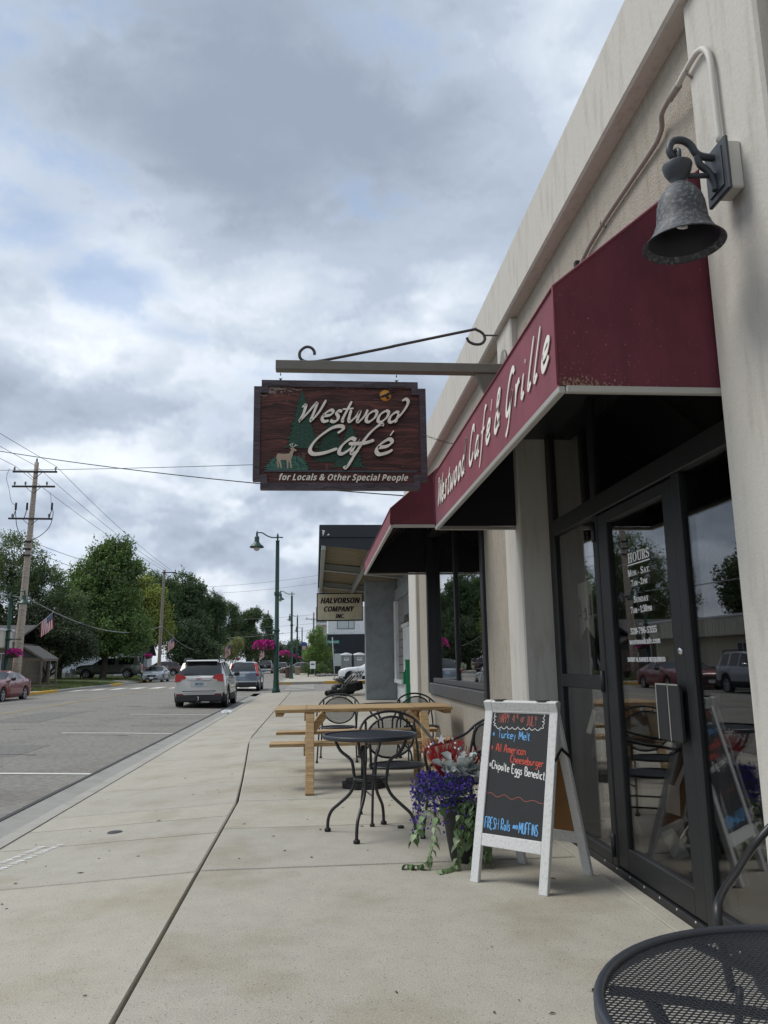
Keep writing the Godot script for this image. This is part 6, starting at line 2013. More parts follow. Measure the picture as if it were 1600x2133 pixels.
# S: L length, W width, H height, wf/wb wheel centres from the front, wr wheel radius, hood, belt, cowl, rf (roof front), rr (roof rear), dk (foot of rear glass), tail (height there), win side windows, paint
func car(called, label, cat, at, turn, S, group := ""):
	var t = thing(called, label, cat, at, turn, group)
	var L = S.L
	var W = S.W * 0.5
	var H = S.H
	var gc = S.get("gc", 0.22)
	var tail = S.tail
	var belt = S.belt
	var shy = [[0.0, S.hood * 0.80], [0.10, S.hood * 0.90], [0.55, S.hood], [S.cowl, belt], [S.dk - 0.02, lerpf(belt, tail, 0.6)], [S.dk, tail], [L - 0.06, tail - S.get("drop", 0.02)], [L, tail - S.get("drop", 0.02) - 0.06]]
	var rfy = H - 0.06
	var top = [[0.0, S.hood * 0.82], [0.10, S.hood * 0.93], [0.55, S.hood + 0.05], [S.cowl, belt + 0.06], [S.cowl + 0.7 * (S.rf - S.cowl), lerpf(belt, rfy, 0.74)], [S.rf, rfy], [lerpf(S.rf, S.rr, 0.45), H], [S.rr, H - S.get("rd", 0.05)], [lerpf(S.rr, S.dk, 0.5), lerpf(H - S.get("rd", 0.05), tail + 0.03, 0.45)], [S.dk, tail + 0.03], [L - 0.06, tail + 0.02 - S.get("drop", 0.02)], [L, tail - 0.03 - S.get("drop", 0.02)]]
	var wid = [[0.0, W * 0.80], [0.12, W * 0.93], [0.5, W * 0.985], [L * 0.3, W], [L * 0.75, W], [L - 0.35, W * 0.98], [L - 0.06, W * 0.93], [L, W * 0.88]]
	var rw = [[0.0, W * 0.70], [0.5, W * 0.84], [S.cowl, W * 0.88], [S.rf, W * 0.74], [S.rr, W * S.get("rwf", 0.73)], [S.dk, W * 0.84], [L, W * 0.80]]
	var zs = [0.0, 0.06, 0.12, 0.3, S.cowl, S.cowl + 0.7 * (S.rf - S.cowl), S.rf, lerpf(S.rf, S.rr, 0.45), S.rr, lerpf(S.rr, S.dk, 0.5), S.dk, L - 0.2, L - 0.06, L]
	for w in [S.wf, S.wb]:
		for q in [-1.0, -0.999, -0.8, -0.4, 0.0, 0.4, 0.8, 0.999, 1.0]: zs.append(w + q * (S.wr + 0.075))
	for w in S.win:
		zs.append(w[0])
		zs.append(w[1])
	zs.sort()
	var Z = []
	for z in zs:
		if Z.is_empty() or z - Z[-1] > 0.002 or (z - Z[-1] > 0.0003): Z.append(z)
	var rings = []
	for z in Z:
		var yb = gc
		if z < 0.15: yb = gc + 0.04
		if z > L - 0.15: yb = gc + 0.10
		for w in [S.wf, S.wb]:
			var q = (z - w) / (S.wr + 0.075)
			if absf(q) < 0.9995: yb = maxf(yb, S.wr * 0.9 + (S.wr + 0.085) * sqrt(1.0 - q * q) * 0.98)
		var w2 = interp(wid, z)
		var ys = interp(shy, z)
		var yt = interp(top, z)
		var wr2 = minf(interp(rw, z), w2 - 0.03)
		var yb2 = minf(yb, ys - 0.12)
		var cab = clampf((yt - ys - 0.06) / 0.3, 0.0, 1.0)
		rings.append([Vector3(w2 - 0.16, yb2, z), Vector3(w2 - 0.03, yb2, z), Vector3(w2, lerpf(yb2, ys, 0.30), z), Vector3(w2, lerpf(yb2, ys, 0.62), z), Vector3(w2 - 0.025, lerpf(yb2, ys, 0.90), z), Vector3(w2 - 0.06, ys, z), Vector3(wr2, yt - lerpf(0.015, 0.075, cab), z), Vector3(wr2 * 0.72, yt - 0.012, z), Vector3(0, yt, z)])
	var st = mb(0)
	var gls = {}
	var glass = func(k):
		if not gls.has(k): gls[k] = mb(0)
		return gls[k]
	var lo = mb(0)
	var o = Vector3(0, 0, -L * 0.5)
	for i in rings.size() - 1:
		var A = rings[i]
		var B = rings[i + 1]
		var zc = (A[0].z + B[0].z) * 0.5
		for k in 8:
			for s in [-1.0, 1.0]:
				var tgt = st
				if k == 5:
					for w in S.win.size():
						if zc > S.win[w][0] and zc < S.win[w][1]: tgt = glass.call("side_window%d%d" % [w, int(s)])
				if k >= 6 and zc > S.cowl and zc < S.rf: tgt = glass.call("windscreen")
				if k >= 6 and zc > S.rr and zc < S.dk: tgt = glass.call("rear_window")
				if k < 2 and S.get("clad", false): tgt = lo
				var f = Vector3(s, 1, 1)
				var a = A[k] * f + o
				var b = A[k + 1] * f + o
				var c = B[k + 1] * f + o
				var d = B[k] * f + o
				if s > 0: quad(tgt, a, d, c, b)
				else: quad(tgt, a, b, c, d)
	for e in [0, rings.size() - 1]:
		var A = rings[e]
		for k in range(1, 8):
			for q in [0]:
				var s0 = Vector3(-1, 1, 1)
				var pa = A[k] + o
				var pb = A[k + 1] + o
				var pc = A[k + 1] * s0 + o
				var pd = A[k] * s0 + o
				if e == 0: quad(st, pa, pb, pc, pd)
				else: quad(st, pa, pd, pc, pb)
	var body = obj("body", st, S.paint, t)
	for k in gls: obj(k.rstrip("0123456789-"), gls[k], M.car_glass, t)
	if S.get("clad", false): obj("lower_cladding", lo, M.car_trim, t)
	# underside and wheel housings
	var un = mb()
	bb(un, -W + 0.17, W - 0.17, gc + 0.02, gc + 0.35, -L * 0.5 + 0.25, L * 0.5 - 0.25)
	obj("underbody", un, M.under, t)
	for z in [S.wf, S.wb]:
		for s in [-1.0, 1.0]:
			var wh = Node3D.new()
			wh.name = "wheel"
			t.add_child(wh, true)
			wh.position = Vector3(s * (W - 0.125), S.wr, z - L * 0.5)
			var ax = Transform3D(Basis(Vector3(0, 0, 1), -PI / 2.0 * s), Vector3.ZERO)
			var ty = mb(0)
			var r = S.wr
			lathe(ty, [Vector2(r * 0.66, -0.10), Vector2(r * 0.93, -0.105), Vector2(r, -0.07), Vector2(r, 0.07), Vector2(r * 0.93, 0.105), Vector2(r * 0.66, 0.095), Vector2(r * 0.62, 0.06)], 28, ax)
			obj("tyre", ty, M.tyre, wh)
			var ri = mb(0)
			lathe(ri, [Vector2(r * 0.66, 0.096), Vector2(r * 0.62, 0.09), Vector2(r * 0.58, 0.05), Vector2(0.0, 0.045)], 28, ax)
			obj("rim_well", ri, M.rim_dark, wh)
			var sp = mb()
			for k in 5:
				var a = TAU * k / 5.0
				var dv = Vector3(0, cos(a), sin(a))
				bar(sp, Vector3(s * 0.075, 0, 0) + dv * r * 0.1, Vector3(s * 0.085, 0, 0) + dv * r * 0.62, r * 0.17, 0.03, 0.008, Vector3(1, 0, 0))
			lathe(sp, [Vector2(r * 0.63, 0.06), Vector2(r * 0.65, 0.098), Vector2(r * 0.58, 0.09)], 28, ax)
			lathe(sp, [Vector2(0, 0.10), Vector2(r * 0.14, 0.095), Vector2(r * 0.16, 0.05)], 14, ax)
			obj("rim", sp, S.get("rim", M.rim), wh)
	for s in [-1.0, 1.0]:
		var mi = mb()
		box(mi, Vector3(s * (W + 0.09), belt + 0.06, S.cowl + 0.42 - L * 0.5), Vector3(0.20, 0.15, 0.11), Basis(), 0.035)
		bar(mi, Vector3(s * (W - 0.07), belt, S.cowl + 0.42 - L * 0.5), Vector3(s * (W + 0.03), belt + 0.03, S.cowl + 0.42 - L * 0.5), 0.04, 0.04)
		obj("mirror", mi, S.get("mirror", S.paint), t)
		var dh = mb()
		for zz in S.get("handles", []): bb(dh, s * (W - 0.01), s * (W + 0.018), belt - 0.14, belt - 0.105, zz - L * 0.5 - 0.09, zz - L * 0.5 + 0.09, 0.008)
		if S.has("handles"): obj("door_handle", dh, S.paint, t)
	if S.get("rails", false):
		for s in [-1.0, 1.0]:
			var rl = mb(0)
			tube(rl, smooth([Vector3(s * W * 0.66, H - 0.05, S.rf + 0.1 - L * 0.5), Vector3(s * W * 0.66, H + 0.035, S.rf + 0.3 - L * 0.5), Vector3(s * W * 0.66, H + 0.045, lerpf(S.rf, S.rr, 0.6) - L * 0.5), Vector3(s * W * 0.66, H + 0.02, S.rr - 0.05 - L * 0.5), Vector3(s * W * 0.66, H - 0.08, S.rr + 0.08 - L * 0.5)], 5), 0.028, 7)
			obj("roof_rail", rl, M.car_trim, t)
	# front lamps, grille, plates
	for s in [-1.0, 1.0]:
		var hl = mb()
		box(hl, Vector3(s * W * 0.66, S.hood * 0.74, -L * 0.5 + 0.055), Vector3(W * 0.40, 0.13, 0.12), Basis(Vector3.UP, s * -0.30), 0.03)
		obj("headlight", hl, M.lens_clear, t)
	var gr = mb()
	box(gr, Vector3(0, S.hood * 0.66, -L * 0.5 + 0.012), Vector3(W * 0.85, S.hood * 0.20, 0.05), Basis(), 0.02)
	box(gr, Vector3(0, gc + 0.14, -L * 0.5 + 0.01), Vector3(W * 1.25, 0.13, 0.05), Basis(), 0.02)
	obj("grille", gr, M.car_trim, t)
	var pf = mb()
	box(pf, Vector3(0, S.hood * 0.48, -L * 0.5 - 0.02), Vector3(0.31, 0.155, 0.012), Basis(), 0.004)
	obj("plate", pf, M.plastic_white, t)
	return t

func rear(t, S, called, x, y, w, h, d, m, off := 0.0, ch := 0.01, tilt := 0.0):
	var st = mb()
	box(st, Vector3(x, y, S.L * 0.5 + off), Vector3(w, h, d), Basis(Vector3(1, 0, 0), tilt), ch)
	return obj(called, st, m, t)

func tail_pair(t, S, y, w, h, m, inset := 0.0, off := -0.05):
	for s in [-1.0, 1.0]:
		var st = mb()
		box(st, Vector3(s * (S.W * 0.5 * 0.90 - w * 0.5 - inset), y, S.L * 0.5 + off), Vector3(w, h, 0.14), Basis(Vector3.UP, s * 0.16), 0.02)
		obj("tail_light", st, m, t)

func cars():
	# silver suv seen from behind
	var S = {"L": 4.7, "W": 1.85, "H": 1.70, "wf": 0.92, "wb": 3.78, "wr": 0.355, "hood": 1.02, "belt": 1.10, "cowl": 1.35, "rf": 2.1, "rr": 4.08, "dk": 4.60, "tail": 1.12, "drop": 0.0, "gc": 0.24, "win": [[1.75, 2.72], [2.80, 3.58], [3.66, 4.25]], "paint": M.paint_silver, "rails": true, "clad": true, "mirror": M.car_trim, "handles": [2.55, 3.45]}
	var t = car("parked_suv", "silver suv with red tail lights and tow hitch parked nearest along the kerb", "suv", Vector3(-4.06, -0.245, -30.95), 0.0, S, "cars parked along the near kerb")
	# rear dress: tail lamps, hatch bar, plate, bumper, hitch, wiper
	for s in [-1.0, 1.0]:
		var tl = mb()
		prism(tl, PackedVector2Array([Vector2(s * 0.835, 0.94), Vector2(s * 0.82, 1.20), Vector2(s * 0.60, 1.19), Vector2(s * 0.45, 1.10), Vector2(s * 0.50, 1.03), Vector2(s * 0.60, 1.02), Vector2(s * 0.66, 0.95)]), 0.13, Transform3D(Basis(), Vector3(0, 0, 2.245)))
		obj("tail_light", tl, M.lens_red, t)
		rear(t, S, "reverse_light", s * 0.535, 1.0, 0.15, 0.07, 0.12, M.lens_clear, -0.055)
		rear(t, S, "bumper_reflector", s * 0.66, 0.50, 0.24, 0.07, 0.06, M.lens_dark, 0.0)
	rear(t, S, "chrome_bar", 0.0, 1.035, 0.84, 0.10, 0.05, M.chrome, 0.02, 0.015)
	lettering("GMC", false, true, t, "badge", M.star_red, 0.20, 0.055, 0.01, Transform3D(Basis(), Vector3(0, 1.035, 2.402)))
	rear(t, S, "plate_recess", 0.0, 0.86, 0.62, 0.20, 0.03, M.paint_silver, 0.008, 0.012)
	var pl = rear(t, S, "plate", 0.0, 0.86, 0.31, 0.155, 0.016, M.plate, 0.03, 0.004)
	lettering("409·TXD", false, true, t, "plate_lettering", M.ink, 0.26, 0.075, 0.003, Transform3D(Basis(), Vector3(0, 0.86, 2.389)))
	rear(t, S, "hatch_seam", 0.0, 0.62, 1.15, 0.022, 0.02, M.ink, 0.004, 0.003)
	rear(t, S, "step_pad", 0.0, 0.585, 1.0, 0.03, 0.08, M.paint_silver, 0.02, 0.01)
	rear(t, S, "bumper", 0.0, 0.375, 1.60, 0.26, 0.22, M.car_trim, -0.07, 0.05)
	rear(t, S, "hitch", 0.0, 0.30, 0.08, 0.07, 0.16, M.dark_steel, 0.08)
	var hb = mb(0)
	lathe(hb, V2("0.0,0.10 0.02,0.095 0.028,0.07 0.018,0.045 0.018,0.0 0.03,-0.01"), 12, Transform3D(Basis(), Vector3(0, 0.335, 2.47)))
	obj("hitch_ball", hb, M.chrome, t)
	rear(t, S, "exhaust", 0.22, 0.25, 0.30, 0.07, 0.12, M.rim, -0.04, 0.02)
	rear(t, S, "wiper", -0.28, 1.205, 0.5, 0.025, 0.03, M.ink, -0.045, 0.005)
	rear(t, S, "spoiler", 0.0, 1.665, 1.12, 0.035, 0.24, M.paint_silver, -0.58, 0.012, 0.12)
	# blue grey suv in front of it
	var S2 = {"L": 4.55, "W": 1.82, "H": 1.66, "wf": 0.9, "wb": 3.52, "wr": 0.345, "hood": 1.0, "belt": 1.06, "cowl": 1.3, "rf": 2.1, "rr": 3.9, "dk": 4.45, "tail": 1.08, "drop": 0.0, "gc": 0.23, "win": [[1.75, 2.65], [2.72, 3.45], [3.52, 4.1]], "paint": M.paint_bluegrey, "clad": true, "handles": [2.5, 3.35]}
	var t2 = car("parked_suv", "blue grey suv with tall red corner lights parked ahead of the silver one", "suv", Vector3(-4.05, -0.24, -47.6), 0.0, S2, "cars parked along the near kerb")
	for s in [-1.0, 1.0]:
		var st = mb()
		bar(st, Vector3(s * 0.80, 1.0, 2.20), Vector3(s * 0.66, 1.55, 1.76), 0.13, 0.10, 0.02)
		obj("tail_light", st, M.lens_red, t2)
		rear(t2, S2, "lower_light", s * 0.80, 0.93, 0.17, 0.17, 0.12, M.lens_red, -0.06, 0.02)
	rear(t2, S2, "chrome_bar", 0.0, 1.03, 0.70, 0.09, 0.04, M.chrome, 0.01)
	rear(t2, S2, "plate", -0.02, 0.90, 0.31, 0.155, 0.02, M.plate, 0.01, 0.004)
	rear(t2, S2, "bumper_strip", 0.0, 0.56, 1.62, 0.05, 0.10, M.paint_silver, -0.01, 0.015)
	rear(t2, S2, "bumper", 0.0, 0.40, 1.56, 0.24, 0.18, M.car_trim, -0.06, 0.05)
	# black pickup and farther cars down the street
	var S3 = {"L": 5.7, "W": 2.03, "H": 1.93, "wf": 1.0, "wb": 4.5, "wr": 0.40, "hood": 1.18, "belt": 1.28, "cowl": 1.5, "rf": 2.2, "rr": 3.5, "dk": 3.75, "tail": 1.30, "drop": 0.02, "gc": 0.36, "win": [[1.8, 2.6], [2.68, 3.4]], "paint": M.paint_black, "clad": false}
	var t3 = car("black_pickup", "black pickup truck seen from behind parked farther down the near kerb", "pickup truck", Vector3(-7.4, -0.15, -121), 0.0, S3)
	tail_pair(t3, S3, 1.08, 0.16, 0.42, M.lens_dark)
	rear(t3, S3, "bumper", 0.0, 0.58, 1.9, 0.22, 0.16, M.chrome, 0.03, 0.03)
	rear(t3, S3, "plate", 0.0, 0.62, 0.31, 0.155, 0.02, M.plastic_white, 0.12, 0.004)
	rear(t3, S3, "tailgate_badge", 0.0, 1.12, 0.22, 0.10, 0.02, M.chrome, 0.0, 0.02)
	var t4 = car("far_suv", "dark navy suv farthest down the near kerb behind the lamp post", "suv", Vector3(-5.3, -0.2, -128), 0.0, S2.merged({"paint": M.paint_navy}, true))
	tail_pair(t4, S2, 1.05, 0.16, 0.3, M.lens_dark)
	var SC = {"L": 4.6, "W": 1.78, "H": 1.45, "wf": 0.9, "wb": 3.55, "wr": 0.32, "hood": 0.86, "belt": 0.94, "cowl": 1.25, "rf": 2.0, "rr": 3.1, "dk": 3.9, "tail": 0.98, "drop": 0.03, "gc": 0.19, "win": [[1.8, 2.42], [2.48, 3.10]], "paint": M.paint_red, "handles": [2.3, 3.0]}
	car("far_sedan", "red car mostly hidden far down the street beside the black pickup", "car", Vector3(-10.6, -0.15, -135), PI, SC)
	var tb = car("brown_sedan", "brown sedan crossing the pavement beyond the second lamp", "sedan", Vector3(-1.9, -0.05, -95), PI / 2.0, SC.merged({"paint": M.paint_brown, "H": 1.47}, true))
	tail_pair(tb, SC, 0.82, 0.35, 0.14, M.lens_dark)
	# red sedan and grey suv parked across the road, facing us
	var tr = car("red_sedan", "dark red sedan parked across the road at the left edge", "sedan", Vector3(-14.4, -0.225, -37.7), PI, SC.merged({"paint": M.paint_maroon, "L": 4.45, "H": 1.38, "mirror": M.car_trim}, true))
	tail_pair(tr, {"L": 4.45, "W": 1.78}, 0.78, 0.4, 0.16, M.lens_dark)
	car("grey_suv", "grey suv parked across the road, visible only mirrored in the glass door", "suv", Vector3(-14.4, -0.225, -31.2), PI, {"L": 4.45, "W": 1.82, "H": 1.74, "wf": 0.88, "wb": 3.5, "wr": 0.36, "hood": 1.05, "belt": 1.12, "cowl": 1.35, "rf": 1.95, "rr": 4.05, "dk": 4.38, "tail": 1.15, "drop": 0.0, "gc": 0.27, "win": [[1.7, 2.5], [2.58, 3.3], [3.4, 4.1]], "paint": M.paint_grey, "rails": true, "clad": true, "handles": [2.4, 3.25]})
	car("silver_sedan", "silver sedan parked facing us across the road beside the driveway", "sedan", Vector3(-14.35, -0.20, -74.2), PI, SC.merged({"paint": M.paint_grey}, true))
	var SP = {"L": 5.9, "W": 2.0, "H": 1.92, "wf": 1.0, "wb": 4.65, "wr": 0.40, "hood": 1.16, "belt": 1.24, "cowl": 1.55, "rf": 2.3, "rr": 5.55, "dk": 5.80, "tail": 1.26, "drop": 0.0, "gc": 0.36, "win": [[1.95, 2.7], [2.78, 3.5], [3.85, 5.2]], "paint": M.paint_sage, "clad": false}
	var tp = car("sage_pickup", "grey green pickup with white topped bed cap parked on the drive behind the maple", "pickup truck", Vector3(-19.3, 0.17, -77.5), PI / 2.0 + 0.06, SP)
	tail_pair(tp, SP, 1.0, 0.16, 0.4, M.lens_red)
	rear(tp, SP, "bumper", 0.0, 0.58, 1.85, 0.2, 0.14, M.chrome, 0.03, 0.03)
	obj("cap_roof", bbx(-0.74, 0.74, 1.90, 1.955, 0.85, 2.62, 0.02), M.plastic_white, tp)
	car("dark_red_suv", "dark red suv in the shade of the trees behind the silver sedan", "suv", Vector3(-17.8, 0.06, -94.0), PI / 2.0 + 0.5, S2.merged({"paint": M.paint_darkred}, true))
	# white car nosing out of the side street
	var SW = {"L": 4.7, "W": 1.9, "H": 1.67, "wf": 0.9, "wb": 3.75, "wr": 0.37, "hood": 1.02, "belt": 1.08, "cowl": 1.5, "rf": 2.3, "rr": 4.0, "dk": 4.55, "tail": 1.1, "drop": 0.0, "gc": 0.24, "win": [[1.9, 2.8], [2.88, 3.6], [3.68, 4.2]], "paint": M.paint_white, "clad": true, "rim": M.rim_dark}
	var tw = car("white_suv", "white suv standing in the side street, its front showing past the grey pier", "suv", Vector3(4.0, -0.13, -56.6), PI / 2.0 - 0.12, SW)
	for s in [-1.0, 1.0]:
		rear(tw, SW, "kidney_grille", s * 0.16, 0.70, 0.26, 0.24, 0.05, M.ink, -SW.L - 0.005, 0.03)
		rear(tw, SW, "fog_intake", s * 0.62, 0.40, 0.30, 0.16, 0.06, M.ink, -SW.L + 0.05, 0.03)

func clump(n, sd, l, w):
	R.seed = sd
	var st = mb()
	for i in n:
		var p = Vector3(R.randfn(), R.randfn() * 0.8, R.randfn()) * 0.42
		var b = rot(R)
		var a = b * Vector3(l, 0, 0)
		var c = b * Vector3(0, 0, w)
		quad(st, p - a * 0.5, p - c * 0.5 + a * 0.1, p + a * 0.5, p + c * 0.5 + a * 0.1)
	st.generate_normals()
	return st.commit()

# lobes: [offset, radii]; leaves fill their outer shells, gaps by noise
func tree(called, label, at, lobes, n, size, col, sd, trunk_r, fork, group := "", thin := 0.0, droop := 0.0):
	var t = thing(called, label, "tree", at, 0.0, group)
	R.seed = sd
	var tk = mb(0)
	var lean = Vector3(R.randf_range(-0.2, 0.2), 0, R.randf_range(-0.2, 0.2))
	var topc = lobes[0][0]
	var fk = Vector3(lean.x, fork, lean.z)
	tube(tk, [Vector3(0, -0.3, 0), Vector3(0, 0.15, 0), Vector3(lean.x * 0.4, fork * 0.5, lean.z * 0.4), fk], [trunk_r * 1.5, trunk_r * 1.12, trunk_r * 0.95, trunk_r * 0.8], 10)
	for q in lobes:
		var e = q[0] + Vector3(0, q[1].y * 0.35, 0)
		var mid = fk.lerp(e, 0.5) + Vector3((e.x - fk.x) * 0.12, -0.2, (e.z - fk.z) * 0.12)
		tube(tk, smooth([fk - Vector3(0, 0.2, 0), mid, e], 4), PackedFloat32Array([trunk_r * 0.62, trunk_r * 0.56, trunk_r * 0.5, trunk_r * 0.44, trunk_r * 0.38, trunk_r * 0.30, trunk_r * 0.22, trunk_r * 0.14, trunk_r * 0.05]), 7)
	obj("trunk", tk, M.bark, t)
	var nz = FastNoiseLite.new()
	nz.seed = sd
	nz.frequency = 0.55 / maxf(0.6, size * 2.2)
	var vol = []
	var tot = 0.0
	for q in lobes:
		tot += q[1].x * q[1].y + q[1].x * q[1].z
		vol.append(tot)
	R.seed = sd + 7
	var pl = []
	var guard = 0
	while pl.size() < n and guard < n * 12:
		guard += 1
		var u = R.randf() * tot
		var k = 0
		while vol[k] < u: k += 1
		var q = lobes[k]
		var d = Vector3(R.randfn(), R.randfn(), R.randfn()).normalized()
		var r = pow(R.randf(), 0.42)
		var nb = 1.0 + 0.42 * nz.get_noise_3dv(d * 7.0 + q[0] * 3.0)
		var p = q[0] + d * q[1] * r * nb
		var g = nz.get_noise_3dv(p)
		if g < -0.10 + thin and R.randf() < 0.9: continue
		if p.y < 0.4: continue
		p.y -= droop * r * r * absf(d.x)
		var kk = (0.78 + 0.55 * g) * R.randf_range(0.62, 1.3)
		kk *= 1.9
		var c = Color(col.r * kk * R.randf_range(0.85, 1.2), col.g * kk, col.b * kk * R.randf_range(0.8, 1.1))
		pl.append([Transform3D(rot(R).scaled(Vector3.ONE * size * R.randf_range(0.7, 1.25)), p), c])
	scatter(t, "crown", T.clump_a if sd % 2 == 0 else T.clump_b, M.foliage, pl.size(), func(i): return pl[i])
	return t

func lob(s):
	# "x,y,z,rx,ry,rz; ..." -> lobes
	var out = []
	for w in s.split(";"):
		var q = w.strip_edges().split(",")
		out.append([Vector3(float(q[0]), float(q[1]), float(q[2])), Vector3(float(q[3]), float(q[4]), float(q[5]))])
	return out

func trees():
	T.clump_a = clump(16, 3, 0.42, 0.22)
	T.clump_b = clump(16, 4, 0.50, 0.15)
	var G = "trees across the road"
	var g1c = Color(0.085, 0.135, 0.045)
	tree("maple_tree", "full rounded green maple on the lawn before the grey green pickup", Vector3(-19.3, 0.12, -75), lob("0.4,10.0,0,2.0,2.6,2.0;-1.5,7.4,0.2,2.5,2.5,2.4;1.2,7.8,0,2.0,2.6,2.1;-0.4,4.6,0.3,3.6,2.4,3.0;1.9,4.2,0,2.3,2.3,2.2;-2.9,4.2,0,2.0,2.1,2.2;0.9,11.9,0,1.2,1.3,1.1;-0.9,11.4,0,0.9,1.2,0.9;-1.9,9.4,0,1.4,1.5,1.3;2.2,10.0,0,1.0,1.4,1.0;-3.2,6.2,0,1.4,1.3,1.4"), 5600, 0.58, g1c, 12, 0.30, 2.0, G)
	tree("birch_tree", "tall open weeping tree rising behind the big utility pole at the left edge", Vector3(-23.4, 0.2, -63), lob("0,9.6,0,2.6,2.0,2.4;2.4,8.0,0,1.9,1.5,1.8;-1.8,8.2,0,2.4,2.2,2.2;3.6,6.5,0.5,1.6,1.1,1.4;1.0,6.6,0,2.2,1.3,2.0;5.0,6.0,0.5,1.3,0.9,1.2;-2.5,5.8,0,2.2,1.8,2.0"), 2500, 0.46, Color(0.075, 0.105, 0.05), 21, 0.22, 4.2, G, 0.24, 1.0)
	tree("crabapple_tree", "low dark spreading tree with several bent stems beside the porch", Vector3(-19.9, 0.14, -61), lob("0.3,3.9,0,2.2,1.5,1.9;1.9,3.2,0.2,1.7,1.2,1.6;-1.2,4.4,0,1.7,1.6,1.6;2.8,2.3,0.3,1.1,0.7,1.1"), 2000, 0.42, Color(0.035, 0.05, 0.028), 32, 0.17, 0.6, G)
	tree("shade_tree", "dark tree filling the gap between the porch and the maple", Vector3(-23.5, 0.2, -76), lob("0,3.0,0,3.0,1.9,2.6;-2.0,2.6,0,2.4,1.6,2.2;1.5,3.4,0,1.8,1.3,1.6"), 1400, 0.6, Color(0.045, 0.068, 0.035), 43, 0.25, 1.6, G)
	tree("shade_tree", "dark tree at the left edge behind the commercial building", Vector3(-27.5, 0.2, -70), lob("0,3.6,0,3.2,2.2,2.8;2.2,3.2,0,2.2,1.7,2.2"), 1300, 0.62, Color(0.05, 0.075, 0.035), 44, 0.25, 1.6, G)
	tree("ash_tree", "yellow green tree directly right of the maple", Vector3(-21.9, 0.2, -100), lob("0,9.2,0,3.0,2.7,2.6;1.2,6.4,0,3.0,2.6,2.6;-1.2,6.0,0,3.0,2.8,2.6"), 2600, 0.72, Color(0.15, 0.18, 0.045), 52, 0.3, 2.5, G)
	tree("cottonwood_tree", "tall dark cottonwood behind the yellow green tree", Vector3(-23.2, 0.2, -114), lob("0,11.5,0,2.2,2.6,2.2;-1.8,10.4,0,1.9,2.4,2.0;2.2,10.8,0,1.9,2.6,2.0;0,7.0,0,4.2,3.6,3.2"), 3000, 0.76, Color(0.06, 0.10, 0.045), 63, 0.35, 3.0, G)
	tree("cottonwood_tree", "tallest feathery topped cottonwood above the second flag", Vector3(-19.3, 0.2, -118), lob("0,11.8,0,1.7,2.9,1.7;-2.0,10.6,0,1.6,2.6,1.6;1.9,10.6,0,1.4,2.6,1.5;0.2,7.0,0,3.8,3.8,3.2"), 3000, 0.72, Color(0.055, 0.09, 0.042), 74, 0.35, 3.0, G)
	tree("cottonwood_tree", "dark cottonwood leaning right with a spiky crown above the slack flag", Vector3(-16.4, 0.2, -122), lob("0.8,9.8,0,1.5,2.2,1.5;-0.4,9.0,0,1.6,2.6,1.6;0,5.6,0,2.8,3.6,2.6;2.0,8.6,0,1.0,1.6,1.0"), 2200, 0.66, Color(0.045, 0.075, 0.038), 85, 0.3, 2.5, G)
	tree("spruce_tree", "broad dark bushy tree low behind the dark red suv", Vector3(-17.4, 0.1, -108), lob("0,3.6,0,2.6,2.6,2.4;1.8,3.0,0,2.2,2.2,2.2;0.5,5.6,0,1.7,1.4,1.6;3.4,2.6,0,1.6,1.8,1.6"), 2300, 0.6, Color(0.042, 0.066, 0.034), 94, 0.3, 1.0, G)
	tree("elm_tree", "airy tree with sky showing through its crown right of the cottonwoods", Vector3(-16.8, 0.2, -142), lob("0,10.8,0,2.3,1.8,2.0;1.9,10.2,0,1.6,1.5,1.5;-1.2,8.4,0,2.0,1.9,1.9;2.4,8.2,0,1.7,1.3,1.6;0.3,5.2,0,3.6,2.8,2.8"), 2000, 0.66, Color(0.06, 0.085, 0.045), 105, 0.28, 3.0, G, 0.16)
	tree("elm_tree", "round topped dark tree above the farther flag", Vector3(-12.9, 0.1, -152), lob("0,9.2,0,2.0,2.0,2.0;1.4,10.4,0,1.3,1.4,1.3;-1.4,8.0,0,1.8,1.8,1.8;0,5.0,0,3.0,3.0,2.6"), 2000, 0.7, Color(0.055, 0.085, 0.04), 116, 0.28, 2.6, G, 0.04)
	tree("elm_tree", "pale blossoming small tree behind the slack flag", Vector3(-14.2, 0.1, -136), lob("0,3.2,0,1.5,1.6,1.4;1.0,4.2,0,1.1,1.3,1.1"), 800, 0.5, Color(0.17, 0.18, 0.09), 117, 0.15, 1.0, G, 0.06)
	tree("poplar_tree", "narrow pointed dark tree at the right end of the left tree row", Vector3(-10.5, 0.1, -172), lob("0,9.0,0,1.1,2.6,1.1;0.3,6.0,0,1.5,2.6,1.5;0,3.2,0,1.7,2.4,1.7"), 1500, 0.7, Color(0.045, 0.068, 0.036), 128, 0.25, 2.0, G)
	tree("ginkgo_tree", "bright green feathery tree beside the dark wall on the right", Vector3(0.0, 0.0, -84), lob("0.3,3.2,0,0.9,1.2,0.9;-0.4,2.2,0,0.8,1.0,0.8;0.8,2.0,0,0.9,1.4,0.9;0.2,4.4,0,0.5,0.8,0.5;-0.5,3.9,0,0.4,0.6,0.4"), 1100, 0.34, Color(0.10, 0.16, 0.045), 139, 0.09, 0.8)
